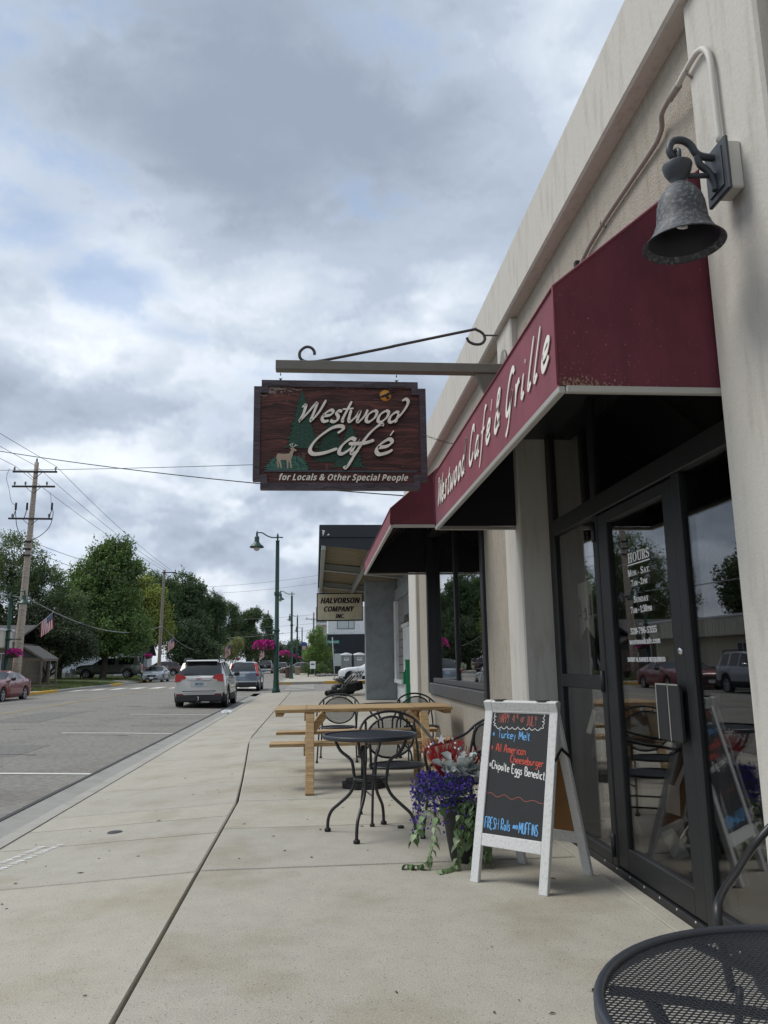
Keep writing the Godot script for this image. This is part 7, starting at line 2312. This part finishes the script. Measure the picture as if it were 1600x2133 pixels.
	# shrubs and far trees
	for q in [[-0.75, 1.0, -80, 0.75, "low green shrub behind the small white yard sign"], [0.45, 0.9, -80, 0.85, "low dark shrub at the foot of the dark wall"], [1.0, 1.2, -84, 0.7, "taller shrub against the corner of the dark wall"]]:
		tree("shrub", q[4], Vector3(q[0], 0.0, q[2]), lob("0,%f,0,%f,%f,%f" % [q[1] * 0.6, q[3], q[1] * 0.6, q[3]]), 420, 0.3, Color(0.06, 0.095, 0.035), 150 + int(q[3] * 100), 0.05, 0.2, "shrubs by the dark wall")
	var far = [[-6.2, -235, 7.5, "far tree closing the street, left of the lamp post"], [-0.5, -245, 6.2, "far tree closing the street behind the lamp post"], [6.0, -240, 6.8, "far tree closing the street right of the lamp post"], [-13.5, -230, 8.0, "far tree closing the street behind the poles"], [2.5, -215, 5.2, "far low tree above the brown sedan"], [12.0, -230, 6.0, "far tree hidden mostly by the beige building"]]
	for i in far.size():
		var q = far[i]
		var h = q[2]
		tree("far_tree", q[3], Vector3(q[0], 0, q[1]), lob("0,%f,0,4.2,%f,3.2;3.0,%f,0,3.2,%f,3.0;-3.0,%f,0,3.2,%f,3.0" % [h * 0.6, h * 0.45, h * 0.45, h * 0.38, h * 0.45, h * 0.4]), 1100, 1.15, Color(0.05, 0.075, 0.045), 160 + i, 0.3, 1.5, "far trees closing the street")
	# across the road behind the shop: seen mirrored in the glass
	var mir = [[-24, -38, 8.0, "leafy tree behind the commercial building, seen mirrored in the door"], [-26, -30, 7.0, "broad tree behind the commercial building, mirrored right in the glass"], [-27, -52, 9.0, "tall tree behind the porch house"]]
	for i in mir.size():
		var q = mir[i]
		var h = q[2]
		tree("shade_tree", q[3], Vector3(q[0], 0.1, q[1]), lob("0,%f,0,2.4,%f,2.4;1.6,%f,0.8,2.0,%f,2.0;-1.6,%f,-0.8,2.0,%f,2.0" % [h * 0.66, h * 0.34, h * 0.6, h * 0.28, h * 0.56, h * 0.3]), 1400, 0.62, Color(0.06, 0.085, 0.04), 170 + i, 0.25, 2.2, G, 0.05)

func window_unit(parent, c, w, h, along_x, m, split := true, fm = null):
	# c: centre on the wall face; faces +z when along_x, otherwise +x
	var B = Basis() if along_x else Basis(Vector3.UP, PI / 2.0)
	var st = mb()
	for q in [[0, h / 2, w + 0.12, 0.06], [0, -h / 2, w + 0.12, 0.06]]: box(st, c + B * Vector3(q[0], q[1], 0.02), Vector3(q[2], q[3], 0.06), B)
	for s in [-1.0, 1.0]: box(st, c + B * Vector3(s * (w / 2 + 0.03), 0, 0.02), Vector3(0.06, h - 0.06, 0.06), B)
	if split: box(st, c + B * Vector3(w * 0.16, 0, 0.02), Vector3(0.05, h - 0.06, 0.05), B)
	var o = obj("window", st, fm if fm else M.white_paint, parent)
	var ps = mb()
	box(ps, c + B * Vector3(0, 0, 0.012), Vector3(w, h - 0.06, 0.012), B)
	obj("pane", ps, m, o)
	return o

func lap_siding(x0, x1, y0, y1, z, n, face_x := 0.0):
	# horizontal boards facing +z (or +x when face_x given as the x of the wall, x0..x1 then are z)
	var st = mb()
	for i in n:
		var a = lerpf(y0, y1, float(i) / n)
		var b = lerpf(y0, y1, float(i + 1) / n)
		if face_x == 0.0:
			quad(st, Vector3(x0, a, z + 0.03), Vector3(x1, a, z + 0.03), Vector3(x1, b, z), Vector3(x0, b, z))
			quad(st, Vector3(x0, a, z), Vector3(x1, a, z), Vector3(x1, a, z + 0.03), Vector3(x0, a, z + 0.03))
		else:
			quad(st, Vector3(face_x + 0.03, a, x1), Vector3(face_x + 0.03, a, x0), Vector3(face_x, b, x0), Vector3(face_x, b, x1))
			quad(st, Vector3(face_x, a, x1), Vector3(face_x, a, x0), Vector3(face_x + 0.03, a, x0), Vector3(face_x + 0.03, a, x1))
	return st

func gable(st, x0, x1, z0, z1, y0, y1, over):
	# roof with its ridge along x
	var zm = (z0 + z1) / 2.0
	for s in [0, 1]:
		var ze = z0 - over if s == 0 else z1 + over
		var yo = y0 - over * (y1 - y0) / ((z1 - z0) / 2.0)
		var a = Vector3(x0 - over, yo, ze)
		var b = Vector3(x1 + over, yo, ze)
		var c = Vector3(x1 + over, y1, zm)
		var d = Vector3(x0 - over, y1, zm)
		var u = Vector3(0, 0.14, 0)
		quad(st, a + u, b + u, c + u, d + u)
		quad(st, a, b, c, d)
		quad(st, a, b, b + u, a + u)
		quad(st, b, c, c + u, b + u)
		quad(st, d, a, a + u, d + u)

func buildings():
	# hardware shop with the deep canopy
	var t = thing("canopy_shop", "grey block shop with a deep upswept canopy beside the cafe", "building")
	var w = mb()
	bb(w, 2.85, 9.0, 0.0, 0.62, -23.6, -13.45)
	bb(w, 2.85, 9.0, 2.75, 4.1, -28.6, -13.45)
	bb(w, 2.87, 9.0, 0.62, 2.75, -16.5, -13.45)
	obj("wall", w, M.halv_grey, t)
	var wb = mb()
	bb(wb, 2.85, 9.0, 0.0, 4.1, -38.0, -28.75)
	obj("wall", wb, M.halv_grey, t)
	obj("pier", bbx(1.735, 2.845, 0.0, 4.12, -28.4, -27.9, 0.012), M.halv_grey, t)
	# stacked block courses beside the shop window
	for i in 10:
		obj("block", bbx(2.84, 3.2, 0.66 + i * 0.27, 0.66 + i * 0.27 + 0.255, -27.85, -25.6, 0.008), M.block, t)
	obj("wall_base", bbx(2.82, 3.2, 0.0, 0.62, -27.85, -23.65, 0.006), M.white_paint, t)
	obj("window_post", bbx(2.72, 2.84, 0.64, 3.35, -27.75, -27.2, 0.006), M.white_paint, t)
	obj("window_sill", bbx(2.70, 2.86, 0.58, 0.70, -27.7, -25.5, 0.006), M.white_paint, t)
	obj("white_panel", bbx(2.79, 2.88, 0.62, 2.35, -25.5, -23.7, 0.006), M.white_paint, t)
	obj("panel_cap", bbx(2.74, 2.88, 2.352, 2.46, -25.55, -23.65, 0.01), M.white_paint, t)
	obj("lintel", bbx(2.76, 2.86, 3.36, 3.75, -27.85, -23.6, 0.008), M.halv_grey, t)
	# canopy: sloping roof held by steel beams, low at the wall and high at the street
	var roof = mb()
	var ry = func(x): return 4.42 - (x - 0.15) * 0.105
	var e0 = 0.12
	var e1 = 4.6
	for z in [[-20.9, -37.0]]:
		quad(roof, Vector3(e0, ry.call(e0) + 0.30, z[0]), Vector3(e1, ry.call(e1) + 0.30, z[0]), Vector3(e1, ry.call(e1) + 0.30, z[1]), Vector3(e0, ry.call(e0) + 0.30, z[1]))
	obj("canopy_roof", roof, M.charcoal, t)
	R.seed = 88
	var pk = mb()
	var nP = 46
	for i in nP:
		var z0 = -21.0 - i * 0.345
		var x = e0 + 0.03
		while x < e1:
			var x1 = minf(e1, x + R.randf_range(0.7, 1.6))
			var y0 = ry.call(x) + 0.10 + R.randf_range(0.0, 0.012)
			var y1 = ry.call(x1) + 0.10 + R.randf_range(0.0, 0.012)
			quad(pk, Vector3(x + 0.006, y0, z0 - 0.335), Vector3(x1 - 0.006, y1, z0 - 0.335), Vector3(x1 - 0.006, y1, z0), Vector3(x + 0.006, y0, z0))
			x = x1
	obj("soffit_planks", pk, M.soffit_tan, t, "stuff")
	var bk = mb()
	quad(bk, Vector3(e0 + 0.02, ry.call(e0) + 0.13, -37.0), Vector3(e1, ry.call(e1) + 0.13, -37.0), Vector3(e1, ry.call(e1) + 0.13, -20.9), Vector3(e0 + 0.02, ry.call(e0) + 0.13, -20.9))
	obj("deck_underlay", bk, M.interior, t)
	for z in [-26.0, -31.9, -36.8]:
		var st = mb()
		bar(st, Vector3(e0 + 0.06, ry.call(e0) - 0.02, z), Vector3(e1, ry.call(e1) - 0.02, z), 0.18, 0.22, 0.01)
		bar(st, Vector3(e0 + 0.06, ry.call(e0) - 0.135, z), Vector3(e1, ry.call(e1) - 0.135, z), 0.24, 0.025)
		obj("canopy_beam", st, M.steel_pale, t)
	for x in [0.2, 1.5]:
		var st = mb()
		bb(st, x - 0.06, x + 0.06, ry.call(x) - 0.17, ry.call(x) + 0.09, -37.0, -20.9, 0.01)
		obj("edge_beam", st, M.steel_pale, t)
	var fa = mb()
	bb(fa, e0 - 0.03, 4.6, 4.575, 4.92, -20.98, -20.86, 0.008)
	bb(fa, e0 - 0.035, e0 - 0.005, 4.42, 4.92, -37.0, -20.98, 0.006)
	obj("fascia", fa, M.charcoal, t)
	var f2 = mb()
	prism(f2, PackedVector2Array([Vector2(e0 - 0.02, 4.565), Vector2(4.6, 4.565), Vector2(4.6, ry.call(4.6) - 0.05), Vector2(e0 - 0.02, ry.call(e0) - 0.05)]), 0.08, Transform3D(Basis(), Vector3(0, 0, -20.97)))
	obj("lower_fascia", f2, M.charcoal, t)
	var ch = mb()
	prism(ch, V2("0.16,4.78 0.24,4.76 0.20,4.64 0.18,4.60"), 0.004, Transform3D(Basis(), Vector3(0, 0, -20.858)))
	prism(ch, V2("0.28,4.63 0.34,4.68 0.36,4.66 0.35,4.63"), 0.004, Transform3D(Basis(), Vector3(0, 0, -20.858)))
	obj("peeled_patch", ch, M.white_paint, t)
	# its sign
	var s = thing("shop_sign", "cream shop sign with slanted dark lettering hung beneath the canopy", "sign", Vector3(0.99, 3.0, -33.0))
	obj("face", bbx(-0.93, 0.93, 0.02, 1.09, -0.09, 0.09), M.sign_face, s)
	var bd = mb()
	bb(bd, -0.96, 0.96, -0.02, 0.022, -0.10, 0.10)
	bb(bd, -0.96, 0.96, 1.088, 1.13, -0.10, 0.10)
	bb(bd, -0.96, -0.925, 0.022, 1.088, -0.10, 0.10)
	bb(bd, 0.925, 0.96, 0.022, 1.088, -0.10, 0.10)
	obj("border", bd, M.ink, s)
	lettering("HALVORSON", false, true, s, "lettering", M.sign_print, 1.58, 0.235, 0.01, Transform3D(Basis(), Vector3(0.01, 0.82, 0.093)), 0.22)
	lettering("HALVORSON", false, true, s, "lettering_edge", M.sign_print, 1.58, 0.235, 0.01, Transform3D(Basis(), Vector3(0.035, 0.82, 0.0925)), 0.22)
	lettering("COMPANY", false, true, s, "lettering", M.sign_print, 1.22, 0.215, 0.01, Transform3D(Basis(), Vector3(-0.05, 0.47, 0.093)), 0.22)
	lettering("COMPANY", false, true, s, "lettering_edge", M.sign_print, 1.22, 0.215, 0.01, Transform3D(Basis(), Vector3(-0.028, 0.47, 0.0925)), 0.22)
	lettering("INC.", false, true, s, "lettering", M.sign_print, 0.36, 0.17, 0.01, Transform3D(Basis(), Vector3(0.0, 0.17, 0.093)), 0.22)
	lettering("INC.", false, true, s, "lettering_edge", M.sign_print, 0.36, 0.17, 0.01, Transform3D(Basis(), Vector3(0.022, 0.17, 0.0925)), 0.22)
	var hg = mb()
	for x in [-0.7, 0.7]: obj("hanger", bbx(x - 0.02, x + 0.02, 1.13, 1.5, -0.02, 0.02), M.steel_pale, s)
	# tall green cabinet
	var g = thing("green_cabinet", "tall narrow bright green metal cabinet standing between cafe and shop", "cabinet", Vector3(2.80, 0, -23.9))
	obj("body", bbx(-0.12, 0.15, 0.0, 1.30, -0.14, 0.14, 0.01), M.bright_green, g)
	obj("lid", bbx(-0.14, 0.17, 1.302, 1.34, -0.15, 0.15, 0.006), M.bright_green, g)
	obj("latch", bbx(-0.15, -0.121, 0.92, 1.04, -0.04, 0.04, 0.004), M.ink, g)
	obj("side_box", bbx(-0.20, -0.121, 0.62, 0.98, -0.1, 0.06, 0.006), M.bright_green, g)
	# lawn mowers displayed on the forecourt
	mowers()
	# dark and white building beyond the side street
	var d = thing("dark_building", "black and white two storey building beyond the side street", "building")
	obj("lower_wall", bbx(1.26, 16.0, 0.0, 4.55, -106, -92, 0.0), M.navy_wall, d)
	obj("upper_wall", bbx(1.42, 16.0, 4.56, 7.6, -106, -92.1, 0.0), M.white_paint, d)
	obj("drip_edge", bbx(1.24, 16.0, 4.50, 4.58, -92.0, -91.94), M.white_paint, d)
	window_unit(d, Vector3(3.45, 5.75, -92.1), 1.9, 1.25, true, M.window_pale, true, M.slate_plain)
	obj("notice_board", bbx(2.1, 3.1, 0.9, 2.3, -91.99, -91.95), M.window_pale, d)
	obj("downpipe", bbx(1.20, 1.255, 0.1, 7.4, -92.06, -91.98), M.galv, d)
	var be = thing("beige_building", "pale beige house with deep eaves behind the black and white building", "building")
	obj("wall", bbx(0.9, 12.0, 0.0, 6.6, -125, -114, 0.0), M.cream_wall, be)
	obj("eaves", bbx(0.0, 12.6, 6.6, 7.0, -125.6, -113.3, 0.02), M.white_paint, be)
	var rf = mb()
	gable(rf, 0.3, 12.4, -125, -113.6, 7.0, 9.4, 0.3)
	obj("roof", rf, M.shingle, be)
	for y in [1.6, 4.6]: window_unit(be, Vector3(1.35, y, -114.0), 0.6, 1.1, true, M.window_far)
	# portable toilets
	var p = thing("portable_toilet", "grey portable toilet with white roof, left one by the street name post", "portable toilet", Vector3(3.28, 0.0, -86.5), 0.0, "grey portable toilets by the dark wall")
	obj("cabin", bbx(-0.57, 0.57, 0.08, 2.05, -1.1, 0.0, 0.03), M.toilet_grey, p)
	obj("skid", bbx(-0.6, 0.6, 0.0, 0.08, -1.15, 0.05), M.ink, p)
	var pr = mb(0)
	var arc = PackedVector2Array()
	arc.append(Vector2(-0.62, 2.04))
	arc.append(Vector2(0.62, 2.04))
	for i in 9: arc.append(Vector2(0.62 - i * 0.155, 2.16 + 0.16 * sin(PI * i / 8.0)))
	prism(pr, arc, 1.22, Transform3D(Basis(), Vector3(0, 0, -1.16)))
	obj("roof", pr, M.toilet_roof, p)
	var dr = mb()
	bb(dr, -0.38, 0.38, 0.16, 1.98, 0.0, 0.03, 0.01)
	var door = obj("door", dr, M.toilet_grey, p)
	obj("latch", bbx(0.24, 0.32, 0.95, 1.10, 0.03, 0.05), M.ink, door)
	obj("label_plate", bbx(-0.22, 0.26, 1.50, 1.78, 0.03, 0.036), M.plastic_white, door)
	obj("label_print", bbx(-0.17, 0.21, 1.62, 1.72, 0.036, 0.039), M.slate_plain, door)
	dup(p, Vector3(4.68, 0.0, -86.5), 0.0, "grey portable toilet with white roof, right one partly behind the grey pier", "grey portable toilets by the dark wall")
	# street name sign
	var fs = thing("street_name_sign", "green street name sign on a pale post at the far corner", "street sign", Vector3(1.30, 0.0, -58.6), 0.0)
	var fp = mb(0)
	tube(fp, [Vector3(0.08, 0, 0), Vector3(-0.10, 3.08, 0)], 0.035, 8)
	obj("post", fp, M.galv, fs)
	obj("name_plate", bbx(-0.52, 0.42, 2.66, 2.90, -0.012, 0.012, 0.004), M.street_green, fs)
	lettering("Frances St", false, false, fs, "lettering", M.plastic_white, 0.78, 0.15, 0.006, Transform3D(Basis(), Vector3(-0.05, 2.785, 0.014)))
	obj("bracket", bbx(-0.12, -0.04, 2.90, 3.12, -0.03, 0.03, 0.005), M.galv, fs)
	# small things on the far pavement
	var ys = thing("yard_sign", "small white yard sign with a dark printed picture by the shrubs", "yard sign", Vector3(-0.29, 0, -75))
	obj("board", bbx(-0.26, 0.26, 0.76, 1.44, -0.01, 0.01), M.plastic_white, ys)
	var yp = mb()
	prism(yp, V2("-0.17,1.10 0.17,1.10 0.17,1.18 0.12,1.26 0.06,1.18 0.0,1.29 -0.05,1.19 -0.11,1.25 -0.17,1.17"), 0.004, Transform3D(Basis(), Vector3(0, 0, 0.010)))
	obj("print", yp, M.slate_plain, ys)
	var yl = mb()
	for x in [-0.2, 0.2]: bb(yl, x - 0.01, x + 0.01, 0.0, 0.76, -0.008, 0.008)
	obj("stake", yl, M.galv, ys)
	var tb = thing("litter_bin", "dark brown slatted litter bin beside the second street lamp", "litter bin", Vector3(-2.42, -0.03, -72.2))
	for k in 14:
		var a = TAU * k / 14.0
		obj("slat", bbx(-0.05, 0.05, 0.05, 0.86, -0.012, 0.012), M.bark_red, tb).transform = Transform3D(Basis(Vector3.UP, -a + PI / 2.0), Vector3(cos(a) * 0.27, 0, sin(a) * 0.27))
	var tl = mb(0)
	lathe(tl, V2("0.24,0.02 0.25,0.84 0.30,0.87 0.29,0.93 0.12,0.97 0,0.97"), 16)
	obj("liner", tl, M.ink, tb)
	var pl = thing("stone_planter", "square tan brick planter column on the far pavement", "planter", Vector3(-2.07, -0.03, -92))
	for i in 6:
		for k in 2: obj("stone", bbx(-0.27 + k * 0.275, -0.005 + k * 0.275, 0.15 * i, 0.15 * i + 0.142, -0.27, 0.27, 0.01), M.brick_tan, pl)
	obj("cap", bbx(-0.31, 0.31, 0.90, 0.97, -0.31, 0.31, 0.01), M.trim, pl)
	var rk = mb()
	R.seed = 14
	for i in 14:
		var o = Vector3(0.2 + i * 0.16, 0.10, -78.5 + R.randf_range(-0.4, 0.3))
		box(rk, o, Vector3(0.34, 0.26, 0.3) * R.randf_range(0.6, 1.2), rot(R), 0.08)
	tag(obj("garden_rocks", rk, M.rock), "row of grey edging rocks before the shrubs by the dark wall", "rocks", "", "stuff")
	left_side()

func mowers():
	var m = thing("lawn_mower", "black and red push mower at the front of the display row by the grey pier", "lawn mower", Vector3(0.78, 0.0, -31.6), 0.25, "push mowers displayed before the shop")
	var dk = mb()
	box(dk, Vector3(0, 0.17, 0), Vector3(0.62, 0.14, 0.46), Basis(), 0.05)
	obj("deck", dk, M.ink, m)
	var en = mb(0)
	lathe(en, V2("0.17,0.24 0.18,0.32 0.15,0.40 0.07,0.44 0,0.445"), 16)
	obj("engine", en, M.car_trim, m)
	var cv = mb()
	box(cv, Vector3(-0.02, 0.36, 0), Vector3(0.26, 0.07, 0.20), Basis(), 0.03)
	obj("engine_cover", cv, M.star_red, m)
	obj("badge", bbx(0.0, 0.1, 0.26, 0.30, 0.20, 0.236), M.plastic_white, m)
	for x in [-0.28, 0.30]:
		for z in [-0.24, 0.24]:
			var wr = 0.11 if x < 0 else 0.14
			var wh = mb(0)
			lathe(wh, [Vector2(0, -0.03), Vector2(wr * 0.9, -0.03), Vector2(wr, -0.015), Vector2(wr, 0.015), Vector2(wr * 0.9, 0.03), Vector2(0, 0.03)], 18, Transform3D(Basis(Vector3(1, 0, 0), PI / 2.0), Vector3(x, wr, z)))
			obj("wheel", wh, M.tyre, m)
	var bg = mb()
	box(bg, Vector3(0.60, 0.32, 0), Vector3(0.44, 0.36, 0.40), Basis(Vector3(0, 0, 1), 0.15), 0.05)
	obj("grass_bag", bg, M.ink, m)
	for z in [-0.22, 0.22]:
		var hd = mb(0)
		tube(hd, [Vector3(0.20, 0.16, z), Vector3(0.45, 0.52, z), Vector3(0.80, 0.86, z)], 0.030, 7)
		tube(hd, [Vector3(0.40, 0.44, z * 0.9), Vector3(0.05, 0.60, z * 0.9), Vector3(-0.05, 0.66, z * 0.9)], 0.024, 6)
		obj("handle_tube", hd, M.steel_pale if z < 0 else M.dark_steel, m)
	var hb = mb(0)
	tube(hb, [Vector3(0.80, 0.86, -0.22), Vector3(0.86, 0.92, -0.1), Vector3(0.86, 0.92, 0.1), Vector3(0.80, 0.86, 0.22)], 0.030, 6)
	tube(hb, [Vector3(0.74, 0.84, -0.2), Vector3(0.70, 0.93, -0.1), Vector3(0.70, 0.93, 0.1), Vector3(0.74, 0.84, 0.2)], 0.02, 6)
	tube(hb, [Vector3(-0.05, 0.66, -0.2), Vector3(-0.10, 0.68, 0.0), Vector3(-0.05, 0.66, 0.2)], 0.024, 6)
	obj("handlebar", hb, M.steel_pale, m)
	var tg = mb()
	box(tg, Vector3(0.70, 0.72, 0.2), Vector3(0.02, 0.26, 0.16), Basis(Vector3.UP, 0.8))
	obj("price_tag", tg, M.plastic_white, m)
	dup(m, Vector3(0.95, 0, -32.5), 0.2, "black and red push mower second in the display row", "push mowers displayed before the shop")
	dup(m, Vector3(1.12, 0, -33.4), 0.28, "black and red push mower farthest in the display row", "push mowers displayed before the shop")

func left_side():
	# long commercial building across the road, its end at the left edge and mirrored in the door
	var t = thing("commercial_building", "low building with tan metal fascia and cream siding across the road at the left", "building")
	obj("wall", bbx(-30, -18.0, 0.0, 3.2, -46.8, -12.0), M.cream_wall, t)
	for i in 12:
		obj("siding_board", bbx(-18.0, -17.965, 0.12 + i * 0.185, 0.12 + i * 0.185 + 0.172, -46.78, -12.0, 0.008), M.cream_wall, t)
	obj("fascia", bbx(-18.0, -17.18, 2.36, 3.28, -47.0, -12.0, 0.02), M.tan_metal, t)
	var rb = mb()
	for i in 58: bb(rb, -17.18, -17.16, 2.40, 3.24, -46.9 + i * 0.6, -46.86 + i * 0.6)
	obj("fascia_ribs", rb, M.tan_metal, t, "stuff")
	obj("fascia_cap", bbx(-18.05, -17.12, 3.282, 3.40, -47.1, -12.0, 0.01), M.white_paint, t)
	obj("roof", bbx(-30, -18.05, 3.2, 3.38, -47.0, -12.0), M.shingle, t)
	for z in [-38.6, -30.0, -22.5]:
		window_unit(t, Vector3(-17.96, 1.35, z), 1.5, 1.3, false, M.window_far)
	obj("door", bbx(-17.96, -17.93, 0.05, 2.1, -35.2, -34.2, 0.01), M.ink, t)
	# porch house
	var g = thing("porch_house", "dark weathered house with a small gabled porch on posts beside the big utility pole", "house")
	obj("wall", bbx(-26, -20.2, 0.0, 2.9, -62.5, -55.0), M.weathered, g)
	var rf = mb()
	gable(rf, -26, -20.2, -62.5, -55.0, 2.9, 4.1, 0.3)
	obj("roof", rf, M.shingle, g)
	window_unit(g, Vector3(-20.9, 1.6, -55.0), 0.9, 1.2, true, M.window_far)
	var pr = mb()
	var zz = -54.9
	quad(pr, Vector3(-19.5, 1.85, zz), Vector3(-19.5, 1.85, zz + 3.2), Vector3(-18.35, 2.65, zz + 3.2), Vector3(-18.35, 2.65, zz))
	quad(pr, Vector3(-18.35, 2.65, zz), Vector3(-18.35, 2.65, zz + 3.2), Vector3(-17.0, 1.80, zz + 3.2), Vector3(-17.0, 1.80, zz))
	tri(pr, Vector3(-19.4, 1.86, zz + 3.0), Vector3(-17.1, 1.86, zz + 3.0), Vector3(-18.35, 2.60, zz + 3.0))
	obj("porch_roof", pr, M.shingle, g)
	var fr = mb()
	bar(fr, Vector3(-19.5, 1.80, zz + 3.22), Vector3(-18.35, 2.62, zz + 3.22), 0.05, 0.12)
	bar(fr, Vector3(-18.35, 2.62, zz + 3.22), Vector3(-17.0, 1.77, zz + 3.22), 0.05, 0.12)
	bb(fr, -19.4, -17.1, 1.66, 1.82, zz + 3.05, zz + 3.17)
	bb(fr, -17.15, -17.03, 1.66, 1.80, zz + 0.1, zz + 3.05)
	obj("porch_beam", fr, M.weathered, g)
	for q in [[-19.3, 3.1], [-18.05, 3.1], [-17.1, 3.1], [-17.1, 1.6], [-17.1, 0.2], [-17.6, 0.2]]:
		obj("porch_post", bbx(q[0] - 0.055, q[0] + 0.055, 0.05, 1.66, zz + q[1] - 0.055, zz + q[1] + 0.055, 0.006), M.weathered, g)
	obj("porch_floor", bbx(-19.5, -16.95, -0.05, 0.14, zz, zz + 3.3), M.weathered, g)
	obj("porch_rail", bbx(-19.3, -17.2, 0.7, 0.78, zz + 3.08, zz + 3.13), M.weathered, g)
	var fp = thing("porch_flowerpot", "dark flower pot at the foot of the porch", "flower pot", Vector3(-17.35, 0.05, -50.0))
	var fl = mb(0)
	lathe(fl, V2("0,0 0.15,0 0.22,0.36 0.25,0.38 0.24,0.42 0,0.40"), 16)
	obj("pot", fl, M.coir, fp)
	# white sided house behind the lawn
	var h = thing("white_house", "pale grey sided house wall behind the low spreading tree", "house")
	obj("siding", lap_siding(-34.0, -21.5, 0.65, 3.3, -88.0, 14), M.siding_white, h, "stuff")
	obj("wall", bbx(-34, -21.6, 0.1, 3.3, -95, -88.05), M.siding_white, h)
	obj("foundation", bbx(-34, -21.5, 0.1, 0.64, -88.05, -87.95), M.concrete_c, h)
	window_unit(h, Vector3(-26.0, 0.42, -87.95), 0.9, 0.36, true, M.window_far, false, M.weathered)
	var hr = mb()
	gable(hr, -34, -21.5, -95, -88.0, 3.3, 5.4, 0.5)
	obj("roof", hr, M.shingle, h)
	# grey house right of the maple
	var k = thing("grey_house", "small grey house with dark roof and white trim right of the maple", "house")
	obj("siding", lap_siding(-24.5, -21.3, 0.4, 2.5, -100.0, 12), M.siding_grey, k, "stuff")
	obj("wall", bbx(-24.5, -21.4, 0.1, 2.5, -106, -100.05), M.siding_grey, k)
	obj("trim_board", bbx(-24.6, -20.6, 2.5, 2.68, -100.2, -99.7), M.white_paint, k)
	var kr = mb()
	gable(kr, -24.5, -21.0, -106, -100.0, 2.7, 4.8, 0.3)
	obj("roof", kr, M.shingle, k)
	obj("doorway", bbx(-21.35, -20.95, 0.4, 2.4, -100.1, -99.95), M.ink, k)
	obj("porch_post", bbx(-20.45, -19.95, 0.2, 2.4, -99.9, -99.5, 0.02), M.white_paint, k)
	obj("porch_step", bbx(-21.4, -19.9, 0.0, 0.4, -100.0, -99.0), M.white_paint, k)
	# white lawn chair, grill, marker post
	var c = thing("lawn_chair", "white plastic armchair on the lawn left of the pickup", "chair", Vector3(-22.5, 0.14, -77.0), 0.5)
	obj("seat", bbx(-0.25, 0.25, 0.40, 0.44, -0.25, 0.25, 0.01), M.plastic_white, c)
	obj("backrest", bbx(-0.25, 0.25, 0.46, 0.90, -0.27, -0.23, 0.015), M.plastic_white, c)
	for x in [-0.23, 0.23]:
		obj("armrest", bbx(x - 0.03, x + 0.03, 0.62, 0.66, -0.25, 0.25, 0.01), M.plastic_white, c)
		for z in [-0.22, 0.22]: obj("leg", bbx(x - 0.025, x + 0.025, 0.0, 0.62, z - 0.025, z + 0.025, 0.006), M.plastic_white, c)
	var gr = thing("black_grill", "small black grill on a post between the white chair and the pickup", "grill", Vector3(-21.7, 0.14, -76.6))
	obj("box", bbx(-0.2, 0.2, 0.75, 1.15, -0.2, 0.2, 0.03), M.ink, gr)
	obj("post", bbx(-0.06, 0.06, 0.0, 0.75, -0.06, 0.06), M.ink, gr)
	var mp = thing("marker_post", "thin yellow marker post behind the silver sedan", "post", Vector3(-15.9, -0.05, -88.0))
	obj("post", bbx(-0.05, 0.05, 0.0, 1.3, -0.05, 0.05, 0.01), M.yellow_worn, mp)
